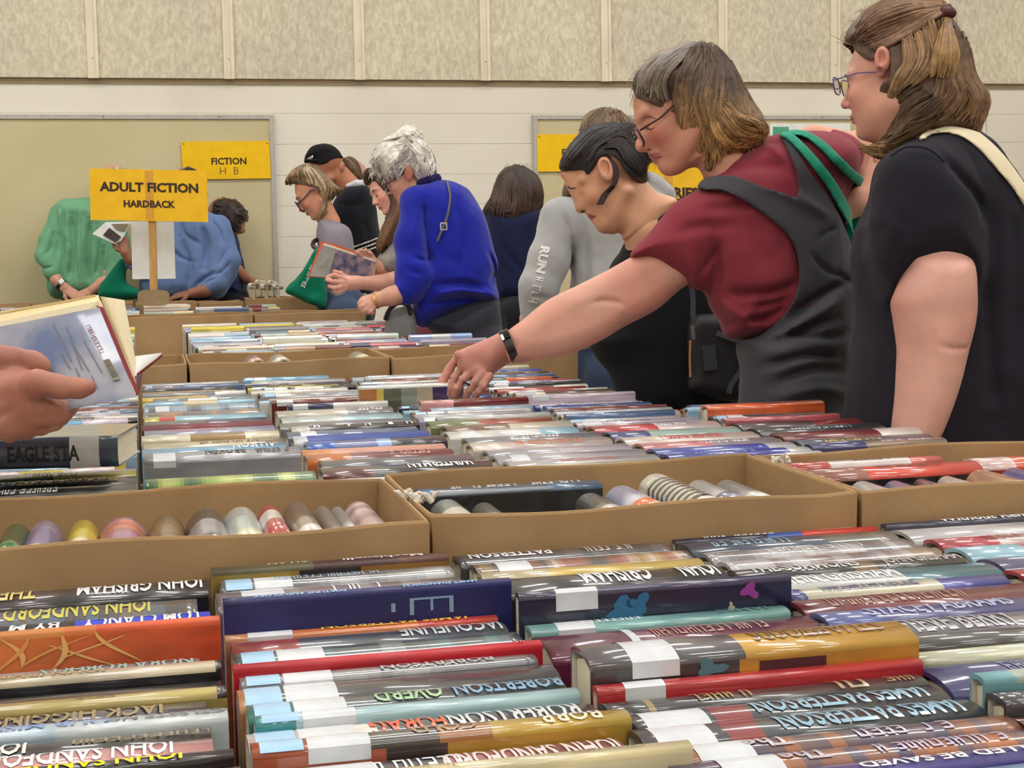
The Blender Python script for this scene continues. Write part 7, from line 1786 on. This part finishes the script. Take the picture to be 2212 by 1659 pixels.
# ================================================================ blonde woman with glasses
Z = 8.0
hd = Head.fit((648, 456), (676, 476), Z, 4)
S = Sdf(.0045); hd.add(S, ear=False); S.cone(q(695, 440, Z), q(712, 480, Z+.02), .05, .055, .02)
S.chain([q(712, 480, Z+.02), q(722, 520, Z), q(738, 570, Z-.02), q(728, 620, Z-.04)], [.05, .04, .036, .028], .015)
hand(S, q(728, 620, Z-.04), np.array([-.3, -.8, -.1]), np.array([.1, .9, -.3]), np.array([0, 0, -1.]), .17, .5); h1 = S.build()
base = cam2w(q(740, 660, Z+.05)[None])[0]
pr, og = person([h1], M_SKIN, hd.cols((206, 148, 120), cheek=(202, 122, 100), nose=(204, 124, 108), lip=(186, 96, 88)), base, 'person with long blonde-streaked hair and purple glasses, looking down beside the capped man')
eyesmall(hd, pr, og, (120, 90, 70))
glasses(hd, 'glasses', flat_mat('purple_frames', rgb(66, 52, 78), .3, spec=.6), pr, og, .0042, .034, .029, .012, .014, .8)
S = Sdf(.007); S.pillow([(690, 480), (704, 474), (722, 478), (760, 500), (765, 600), (760, 665), (712, 668), (705, 600), (696, 560), (686, 535), (684, 505)], Z, .10, .08, 0); S.ns(.005, 12); p, f = S.build(); put('tee', p, f, cloth('grey_violet_tee', 138, 132, 142), pr, None, og); lower(pr, og, (740, 670), Z, M_JEANS)
cap = [(617, 400), (617, 388), (624, 377), (636, 368), (648, 361), (662, 356), (682, 358), (700, 372), (716, 388), (728, 400), (743, 412), (730, 420), (722, 426), (713, 438), (711, 462), (700, 470), (688, 476), (690, 455), (694, 430), (688, 412), (680, 404), (668, 402), (650, 398), (628, 398)]
S = Sdf(.0048); hcore(S, hd); S.pillow(cap, Z, .098, .07, .01); S.ns(.004, 28); p1 = S.build(hug=(0, [cap], None, Z)); zf = zfrom(p1, pillow_front(cap, Z, .098, .07))
L = hair_locks([[(662, 358), (640, 368), (626, 380), (619, 398)], [(662, 358), (652, 372), (650, 385), (652, 397)], [(663, 358), (672, 375), (680, 390), (684, 402)], [(664, 358), (688, 380), (700, 405), (692, 440)], [(666, 358), (700, 380), (715, 405), (708, 440)], [(668, 358), (708, 388), (725, 405), (738, 412)]], zf, Z, rs, 22, .0045, 4, lc((120, 98, 74)), lc((170, 140, 104)), .4, wav=2, lift=.03)
L += hair_locks([[(665, 358), (676, 380), (688, 400), (698, 425)], [(666, 358), (690, 378), (705, 400), (712, 420)], [(664, 358), (662, 375), (668, 390), (672, 402)]], zf, Z, rs, 6, .0045, 3, lc((196, 178, 150)), lc((206, 184, 150)), .15, lift=.07)
L += hair_locks([[(700, 420), (698, 445), (694, 465), (686, 482)], [(710, 420), (708, 450), (702, 470), (694, 480)]], zf, Z, rs, 16, .004, 3, lc((130, 104, 76)), lc((176, 146, 108)), .4, wav=2)
hairput(p1, L, lc((100, 80, 58)), pr, og)
tb = empty('tote_bag', W1(665, 660, Z-.1)); ob = np.array(tb.location)
S = Sdf(.005); S.pillow([(682, 538), (665, 565), (645, 595), (616, 628), (640, 642), (668, 656), (700, 664), (704, 620), (698, 570), (692, 545)], Z-.12, .04, .03, 0, sharp=False); S.ns(.006, 20); ST = S; p, f = S.build(); put('bag_body', p, f, M_GREEN, tb, None, ob)
g = MB(); g.tube(spline([W1(686, 540, Z-.12), W1(676, 530, Z-.1), W1(680, 520, Z-.06), W1(694, 516, Z-.04)], 4, False), .012, 8); g.build('handle', M_BLACKP, tb, ob, True)
v, f = glyph_mesh(9, random.Random(8)); sc_ = 62/max(.1, np.ptp(v[:, 0]))
mk('lettering', [W1(664-a*sc_*.35+(b_-.5)*8, 598+a*sc_*.75+(b_-.5)*4, Z-.166) for a, b_ in v], f, M_WHT, tb, origin=ob)
tag(tb, 'dark green tote bag with white print hanging below the blonde woman at the carton edge', 'bag')

# ================================================================ back row: behind the last cartons
def backperson(Z, body, mat, hpx, label, haircap=None, haircol=(60, 50, 44), skin=(206, 156, 132), arms=(), hands=(), folds=(), head=(0, 60), hk=1.0, Tm=.15, shirtname='shirt', sleeves=()):
    S = Sdf(.005); hd = Head(q(hpx[0], hpx[1], Z), head[0], head[1], 0, hk); hd.add(S, ear=True); S.cone(hd.P(-.03, -.06), q(hpx[2], hpx[3], Z+.03), .055, .06, .02); ch = [S.build()]
    S = Sdf(.0045)
    bc = spline(body, 4).mean(0)
    for pts, rr in arms: S.chain([q(hpx[2], hpx[3], Z+.03), q(bc[0], bc[1]-10, Z), q(bc[0]*.5+pts[0][0]*.5, bc[1]*.5+pts[0][1]*.5, Z-.04)]+[q(x, y, Z+d) for x, y, d in pts], [.05, .05, .035]+list(rr), .012)
    for w_, d, n_, s_, cu in hands: hand(S, q(w_[0], w_[1], Z+w_[2]), np.array(d, float), np.array(n_, float), np.array(s_, float), .17, cu)
    if arms or hands: ch.append(S.build())
    P_ = spline(body, 4); cx_, cy_ = P_.mean(0); base = cam2w(q(cx_, 700, Z)[None])[0]
    pr, og = person(ch, M_SKIN, hd.cols(skin), base, label)
    S = Sdf(.006); S.pillow(body, Z+.02, Tm, .11, .03)
    for pts, rr in sleeves: S.chain([q(x, y, Z+d) for x, y, d in pts], rr, .02)
    for a, r_, am in folds: S.fold(a, Z, r_, am*1.8)
    S.ns(.008, 8); S.ns(.003, 24)
    p, f = S.build(); put(shirtname, p, f, mat, pr, None, og)
    lower(pr, og, (cx_, 650), Z+.03, M_DARKTR)
    if haircap:
        S = Sdf(.005); hcore(S, hd); S.pillow(haircap, Z, .095, .07, .01); S.ns(.006, 24); S.ns(.003, 55); p1 = S.build(hug=(0, [haircap], None, Z)); zf = zfrom(p1, pillow_front(haircap, Z, .095, .07))
        H = np.array(haircap, float); c = H.mean(0); L = []
        gs = [[tuple(c+(0, -20)), tuple(c+(h_-c)*.6), tuple(h_)] for h_ in H]
        L = hair_locks(gs+gs[:1], zf, Z, rs, 8, .006, 5, np.array(lc(haircol))*1.1, np.array(lc(haircol))*1.3, .4, wav=3, lift=.04)
        hairput(p1, L, np.array(lc(haircol))*.85, pr, og)
    return pr, og, hd
M_MINT = cloth('mint_shirt', 112, 168, 132, .1); M_SKYB = cloth('blue_shirt', 106, 130, 176, .1)
pr, og, hd = backperson(9.45, [(133, 434), (165, 428), (200, 430), (240, 455), (262, 500), (268, 540), (262, 580), (245, 605), (225, 640), (150, 645), (112, 640), (104, 600), (108, 560), (118, 520), (122, 470)], M_MINT, (252, 402, 215, 440),
    'person in a mint green shirt with head hidden by the hardback sign', [(228, 405), (232, 380), (250, 362), (268, 366), (278, 390), (276, 420), (250, 425)], (176, 170, 160),
    arms=[([(112, 585, -.12), (122, 605, -.14), (140, 622, -.15)], [.04, .034, .03]), ([(245, 600, -.08), (220, 612, -.12), (200, 626, -.14)], [.04, .036, .03])],
    hands=[((140, 622, -.15), (.75, -.5, -.1), (.1, .5, -.8), (0, -1, 0), .5), ((200, 626, -.14), (-.8, -.4, -.1), (-.1, .5, -.8), (0, -1, 0), .5)],
    folds=[([(165, 470), (170, 540), (160, 610)], .02, .012), ([(148, 455), (150, 540), (146, 610)], .012, .008), ([(185, 450), (184, 540), (188, 610)], .012, -.006), ([(222, 490), (226, 540), (215, 600)], .012, .009), ([(92, 575), (112, 584), (132, 580)], .008, .008), ([(205, 480), (200, 550), (205, 620)], .018, .014), ([(128, 500), (124, 540), (110, 560)], .012, .010), ([(235, 540), (225, 590)], .014, .012), ([(140, 450), (150, 520)], .015, -.008)],
    head=(45, -40), sleeves=[([(135, 465, -.03), (110, 520, -.08), (100, 555, -.11), (114, 586, -.12)], [.075, .066, .062, .056]), ([(250, 500, -.02), (262, 560, -.06), (242, 600, -.09)], [.07, .062, .054])])
wt = empty('wristwatch', W1(135, 618, 9.3)); ow = np.array(wt.location)
band('strap', 132, 616, 9.31, (.75, .55), .036, .036, .022, M_BLACKP, wt, ow)
band('watch_face', 134, 612, 9.305, (.75, .55), .034, .038, .026, M_METAL, wt, ow, .9, 1.9, .005, 8)
tag(wt, 'black wristwatch with a pale face on the wrist below the mint green sleeve', 'watch')
pr, og, hd = backperson(9.35, [(395, 450), (420, 440), (452, 455), (478, 470), (495, 490), (507, 520), (513, 560), (510, 595), (495, 618), (470, 645), (400, 650), (320, 650), (305, 610), (318, 560), (345, 500), (370, 465)], M_SKYB, (408, 410, 415, 455),
    'person in a pale blue shirt behind the post, face hidden by the hardback sign', [(384, 400), (390, 375), (408, 362), (426, 370), (436, 395), (432, 430), (400, 435)], (48, 38, 34), skin=(150, 100, 80),
    arms=[([(470, 612, -.10), (440, 628, -.14), (412, 634, -.16)], [.045, .04, .03]), ([(300, 575, -.16), (282, 560, -.2), (270, 545, -.22)], [.04, .034, .03])],
    hands=[((412, 634, -.16), (-.9, -.15, -.1), (0, .9, -.5), (0, 0, -1), .35), ((272, 548, -.22), (-.25, .9, 0), (.2, .3, -.9), (-.9, 0, 0), .7)],
    folds=[([(440, 480), (455, 530), (450, 580)], .02, .012), ([(395, 470), (410, 510), (440, 530)], .012, .007), ([(380, 540), (400, 560), (430, 570)], .012, .007), ([(470, 600), (490, 590), (505, 570)], .008, .007), ([(445, 622), (460, 612), (480, 604)], .007, .006), ([(460, 475), (480, 500), (492, 530)], .010, .006), ([(400, 520), (420, 580), (410, 630)], .02, .01), ([(480, 590), (450, 605), (430, 622)], .012, .010), ([(500, 540), (480, 580)], .014, .008)],
    head=(40, 0), sleeves=[([(470, 490, -.02), (492, 560, -.06), (470, 610, -.10), (428, 630, -.14)], [.08, .072, .062, .046]), ([(350, 520, -.06), (315, 580, -.12), (292, 568, -.17)], [.07, .056, .044])])
pr, og, hd = backperson(9.7, [(470, 500), (500, 498), (515, 520), (524, 560), (532, 600), (530, 640), (480, 645), (455, 600), (450, 540)], noise_mat('navy_print', rgb(24, 34, 74), rgb(64, 76, 116), 60, .85), (492, 470, 490, 505),
    'person with short dark hair and navy patterned shirt, facing away beside the pale blue shirt', [(459, 458), (462, 440), (474, 432), (494, 429), (514, 435), (528, 449), (536, 464), (533, 476), (524, 480), (520, 496), (505, 502), (485, 492), (466, 474)], (52, 40, 36), skin=(170, 114, 90),
    arms=[([(525, 595, -.05), (535, 605, -.1), (545, 608, -.14)], [.035, .03, .026])], hands=[((540, 606, -.12), (.8, -.1, -.1), (0, .9, -.3), (0, 0, -1), .5)], head=(15, 150))
glasses(hd, 'glasses', M_METAL, pr, og, .002, .026, .02)
# things in the back row
fl = empty('flyer', W1(240, 500, 9.1)); of = np.array(fl.location)
slab('sheet', [(199, 505, 9.12), (228, 480, 9.1), (284, 479, 9.1), (262, 520, 9.1), (248, 527, 9.1)], m_paper, fl, of)
slab('print', [(222, 508, 9.098), (236, 492, 9.088), (262, 512, 9.088), (250, 524, 9.09)], flat_mat('dark_print', rgb(70, 56, 60), .6), fl, of, .0015)
slab('print', [(240, 484, 9.088), (280, 483, 9.088), (268, 500, 9.088), (252, 496, 9.088)], flat_mat('olive_print', rgb(126, 116, 92), .6), fl, of, .0015)
tag(fl, 'folded white flyer with dark pictures held up in front of the mint green shirt', 'flyer')
tb = empty('tote_bag', W1(250, 640, 9.2)); ob = np.array(tb.location)
S = Sdf(.007); S.pillow([(262, 560), (272, 575), (275, 610), (300, 625), (298, 645), (220, 645), (215, 620), (235, 590)], 9.22, .05, .05, 0); S.ns(.008, 14); p, f = S.build(); put('bag_body', p, f, M_GREEN, tb, None, ob)
tag(tb, 'green bag hanging between the mint green shirt and the wooden post', 'bag')
# small pale items heaped in the shallow back carton
mi = noise_mat('cream_item', rgb(200, 190, 168), rgb(214, 206, 186), 30, .7)
for k, (x, y, r_) in enumerate([(548, 618, 9), (562, 610, 8), (575, 620, 9), (588, 612, 8), (600, 619, 8)]):
    S = Sdf(.005); c_ = q(x, y, 8.62); rr = r_/382.
    S.cone(c_+np.array([-rr*.6, 0, -.02]), c_+np.array([rr*.6, .0, .05]), rr*.75, rr*.7, .004); S.cone(c_+np.array([rr*.2, 0, -.06]), c_+np.array([rr*.2, 0, -.01]), rr*.45, rr*.45, .004, 's'); S.cone(c_+DOWN*rr, c_+DOWN*(rr+.05), rr*.4, rr*.5, .006)
    p, f = S.build(); og_ = np.array(W1(x, y, 8.62)); o = put('rolled_paper', p, f, mi, None, None, og_); o.location = og_.tolist()
    tag(o, 'small rolled cream paper heaped in the shallow back carton', 'paper', 'rolled papers in the shallow back carton')
# ================================================================ reader at the left edge
Z = 2.05
rb = empty('open_book', W1(150, 900, Z+.05)); ob = np.array(rb.location)
m_cov, nt, b = new_mat('blue_jacket'); Lk = nt.links
tc = N(nt, 'ShaderNodeTexCoord'); nz = N(nt, 'ShaderNodeTexNoise'); nz.inputs['Scale'].default_value = 13; nz.inputs['Detail'].default_value = 3; Lk.new(tc.outputs['Object'], nz.inputs['Vector'])
cr = N(nt, 'ShaderNodeValToRGB'); e = cr.color_ramp.elements; e[0].position = .36; e[0].color = rgb(86, 104, 144); e[1].position = .62; e[1].color = rgb(158, 158, 170)
Lk.new(nz.outputs['Fac'], cr.inputs[0]); Lk.new(cr.outputs[0], b.inputs['Base Color']); b.inputs['Roughness'].default_value = .35; b.inputs['Coat Weight'].default_value = .4
def curved(name, A, B_, Cc, D_, mat, parent, og, bow=0, th=.003, n=10, axis=-FW):
    """slab between the edges A-B (top) and D-C (bottom), bowed towards the camera"""
    A, B_, Cc, D_ = [np.array(W1(*p)) for p in (A, B_, Cc, D_)]; m = MB(); k = n+1
    for t in (0, 1):
        for i in range(k):
            s = i/n
            for (P0, P1) in ((A, B_), (D_, Cc)): m.v.append(tuple(P0*(1-s)+P1*s+axis*(bow*4*s*(1-s))-axis*t*th))
    for i in range(n):
        a = 2*i; b_ = a+2*k
        m.f += [[a, a+1, a+3, a+2], [b_, b_+2, b_+3, b_+1], [a, a+2, b_+2, b_], [a+1, b_+1, b_+3, a+3]]
    m.f += [[0, 2*k, 2*k+1, 1], [2*n, 2*n+1, 2*k+2*n+1, 2*k+2*n]]
    return m.build(name, mat, parent, og)
curved('cover', (-130, 732, Z), (214, 664, Z-.0), (294, 857, Z-.05), (-60, 925, Z-.05), m_cov, rb, ob, .004)
curved('page_block', (-130, 700, Z+.035), (206, 636, Z+.04), (290, 840, Z+.0), (-80, 912, Z+.0), noise_mat('cream_pages', rgb(214, 192, 140), rgb(230, 210, 164), 300, .8, stretch=(.05, 1, 1)), rb, ob, 0, .0)
slab('end_leaf', [(-132, 722, Z+.004), (212, 650, Z+.004), (218, 664, Z+.004), (292, 850, Z-.04), (-66, 918, Z-.04)], noise_mat('leaf_paper', rgb(224, 211, 178), rgb(232, 221, 190), 4, .8), rb, ob, .004)
m = MB()
q8 = [W1(-130, 728, Z+.003), W1(214, 661, Z+.003), W1(294, 852, Z-.046), W1(-62, 920, Z-.046), W1(-124, 694, Z+.045), W1(212, 637, Z+.045), W1(300, 838, Z+.0), W1(-70, 905, Z+.0)]
m.v = q8; m.f = [[0, 1, 2, 3], [7, 6, 5, 4], [0, 4, 5, 1], [1, 5, 6, 2], [2, 6, 7, 3], [3, 7, 4, 0]]
m.build('page_block', noise_mat('warm_pages', rgb(222, 200, 150), rgb(236, 218, 174), 500, .8, stretch=(.03, 1, 1)), rb, ob)
m_redb = flat_mat('red_board', rgb(130, 24, 34), .5)
curved('board', (208, 660, Z+.001), (222, 664, Z+.001), (300, 850, Z-.044), (288, 850, Z-.046), m_redb, rb, ob, 0, .006, 3)
curved('page', (216, 640, Z+.05), (268, 648, Z+.05), (296, 800, Z+.02), (290, 830, Z+.01), noise_mat('cream_page', rgb(224, 211, 178), rgb(232, 221, 190), 4, .8), rb, ob, .006, .002)
curved('jacket_flap', (276, 772, Z+.03), (350, 762, Z+.05), (300, 812, Z+.02), (290, 812, Z+.01), m_paper, rb, ob, .004, .002)
curved('jacket_flap', (352, 764, Z+.045), (350, 770, Z+.045), (298, 812, Z+.0), (296, 806, Z+.0), m_redb, rb, ob, .004, .003)
curved('jacket_flap', (296, 806, Z+.0), (306, 806, Z+.0), (300, 850, Z-.03), (292, 856, Z-.03), flat_mat('dark_flap', rgb(84, 40, 60), .4), rb, ob, 0, .003)
# printed lines, barcode and heading on the cover (running down the cover)
M_PRN = flat_mat('grey_print', rgb(118, 118, 130), .5); M_PRR = flat_mat('red_print', rgb(150, 96, 104), .5)
def covpt(x, y):
    A, B_, Cc = q(-130, 732, Z), q(214, 664, Z), q(294, 857, Z-.05); n_ = np.cross(B_-A, Cc-A); r = q(x, y, 1.); t = (n_@A)/(n_@r); return r*t
def covline(name, pts, w, mat):
    m = MB(); P_ = [covpt(*p) for p in pts]
    for i in range(len(P_)-1):
        d = P_[i+1]-P_[i]; d /= np.linalg.norm(d); s_ = np.cross(d, [0, 0, 1.]); s_ /= np.linalg.norm(s_)
        o_ = np.array([0, 0, -.0052]); b0 = len(m.v)
        for pp, sg in ((P_[i], -1), (P_[i], 1), (P_[i+1], 1), (P_[i+1], -1)): m.v.append(tuple(cam2w((pp+s_*sg*w/2+o_)[None])[0]))
        m.f.append([b0, b0+1, b0+2, b0+3])
    return m.build(name, mat, rb, ob)
r3 = random.Random(4)
for x0, y0, x1, y1 in [(117, 700, 157, 782), (145, 706, 180, 800), (156, 738, 195, 803), (182, 735, 222, 805), (134, 765, 155, 798), (165, 795, 176, 818), (200, 812, 212, 838)]:
    n_ = 9; pts = [(x0+(x1-x0)*i/n_, y0+(y1-y0)*i/n_) for i in range(n_+1)]
    covline('print_line', pts, .0017, M_PRN)
v, f = glyph_mesh(9, random.Random(14)); sc_ = 66/max(.1, np.ptp(v[:, 0]))
mk('lettering', [tuple(cam2w((covpt(206+a*sc_*.46+(b_-.5)*-9, 731+a*sc_*.88+(b_-.5)*4)+np.array([0, 0, -.0052]))[None])[0]) for a, b_ in v], f, M_PRR, rb, origin=ob)
def covquad(name, c4, mat, dz=-.0052):
    m = MB(); m.quad(*[cam2w((covpt(*c)+np.array([0, 0, dz]))[None])[0] for c in c4]); return m.build(name, mat, rb, ob)
covquad('barcode_panel', [(224, 778, ), (238, 774), (262, 818), (246, 822)], flat_mat('barcode_ground', rgb(150, 146, 132), .5))
for i in range(9):
    t = i/9; w_ = .035+.03*r3.random()
    a0 = (227+(246-227)*t, 780+(818-780)*t); a1 = (238+(259-238)*t, 777+(814-777)*t)
    covquad('barcode_bar', [a0, a1, (a1[0]+21*w_, a1[1]+37*w_), (a0[0]+19*w_, a0[1]+38*w_)], flat_mat('barcode_ink', rgb(70, 66, 60), .5), -.0056)
tag(rb, 'open hardback with a cloudy blue back cover held by the hand at the left edge', 'book')
S = Sdf(.003)
S.chain([q(-420, 240, Z+.1), q(-560, 700, Z+.1), q(-700, 1010, Z+.1), q(-400, 960, Z+.02), q(-150, 915, Z-.05), q(-70, 890, Z-.07)], [.06, .055, .055, .05, .04, .034], .02)
S.pillow([(-90, 800), (-20, 800), (40, 796), (80, 806), (92, 830), (96, 862), (88, 900), (60, 930), (30, 948), (-10, 944), (-60, 930), (-110, 900)], Z-.085, .026, .03, .02)
finger(S, [q(30, 845, Z-.09), q(80, 828, Z-.10), q(130, 836, Z-.095), q(170, 838, Z-.09), q(192, 836, Z-.086)], .0185, .0105, .008)
for pts, r0, r1 in [([(70, 905, -.085), (110, 902, -.07), (140, 892, -.035), (150, 885, .0)], .012, .010), ([(50, 925, -.08), (90, 922, -.06), (120, 912, -.03), (135, 905, .0)], .0115, .0095), ([(20, 938, -.08), (60, 930, -.05), (90, 925, -.02)], .011, .009), ([(90, 880, -.085), (120, 884, -.07), (146, 878, -.03), (156, 874, .0)], .0125, .010)]: finger(S, [q(x, y, Z+d) for x, y, d in pts], r0, r1, .005)
# the other hand's curled fingertips over the cover
S.chain([q(-700, 900, Z+.05), q(-300, 800, Z-.02), q(-60, 780, Z-.05)], [.05, .04, .026], .02)
finger(S, [q(-60, 770, Z-.05), q(-10, 772, Z-.075), q(30, 778, Z-.07), q(70, 785, Z-.058), q(84, 792, Z-.05)], .017, .0155, .006)
finger(S, [q(-60, 798, Z-.05), q(-10, 795, Z-.07), q(25, 796, Z-.065)], .014, .012, .005)
S.fold([(20, 770), (36, 780), (40, 800)], Z, .003, .004); S.fold([(0, 905), (40, 880), (70, 850)], Z, .006, .003); S.fold([(95, 825), (100, 845)], Z, .004, .002); S.fold([(20, 925), (60, 895), (90, 880)], Z, .005, .003); S.fold([(130, 824), (132, 846)], Z, .003, .002)
S.ns(.0012, 60)
a1 = S.build()
S = Sdf(.007); hd = Head.fit((3, 8), (-18, 110), Z, -10, 0) if False else Head(q(-182, 20, Z+.05), 12, 0, 0, 1.0, True); hd.add(S); S.cone(hd.P(-.03, -.06), q(-420, 240, Z+.1), .06, .08, .02); h1 = S.build()
base = cam2w(q(-900, 900, Z+.1)[None])[0]
def c_r(P):
    w = np.clip(vnoise(P*30)*.6+.4, 0, 1)[:, None]; lo = (P[:, 1] < (CY-600)/F*2)[:, None]
    a = np.array(lc((190, 136, 116))); b_ = np.array(lc((156, 100, 86)))
    return np.where(lo, a*(1-w)+b_*w, np.array(lc((196, 130, 112))))
pr, og = person([h1, a1], M_SKIN, c_r, base, 'person at the left edge of whom only the weathered hands holding an open book show')
S = Sdf(.009); S.chain([q(-420, 300, Z+.15), q(-700, 500, Z+.2), q(-1000, 950, Z+.2)], [.14, .17, .16], .05); S.chain([q(-480, 380, Z+.02), q(-720, 800, Z+.05), q(-560, 980, Z+.08)], [.085, .075, .06], .03); S.ns(.008, 9)
p, f = S.build(); put('shirt', p, f, cloth('tan_shirt', 150, 130, 104), pr, None, og)
S = Sdf(.012); hip = q(-1000, 1000, Z+.2); S.ell(hip, (.15, .14, .12)); legs(S, hip, (-.02, 0), .09); p, f = S.build(); put('trousers', p, f, M_JEANS, pr, None, og); shoes(pr, og, hip, (-.02, 0), .09, M_SHOE2)
S = Sdf(.007); S.ell(hd.P(-.035, .06), (.10, .09, .085), hd.R); S.ns(.004, 24); p, f = S.build(); put('hair', p, f, M_HAIR, pr, plainskin((120, 110, 100)), og)
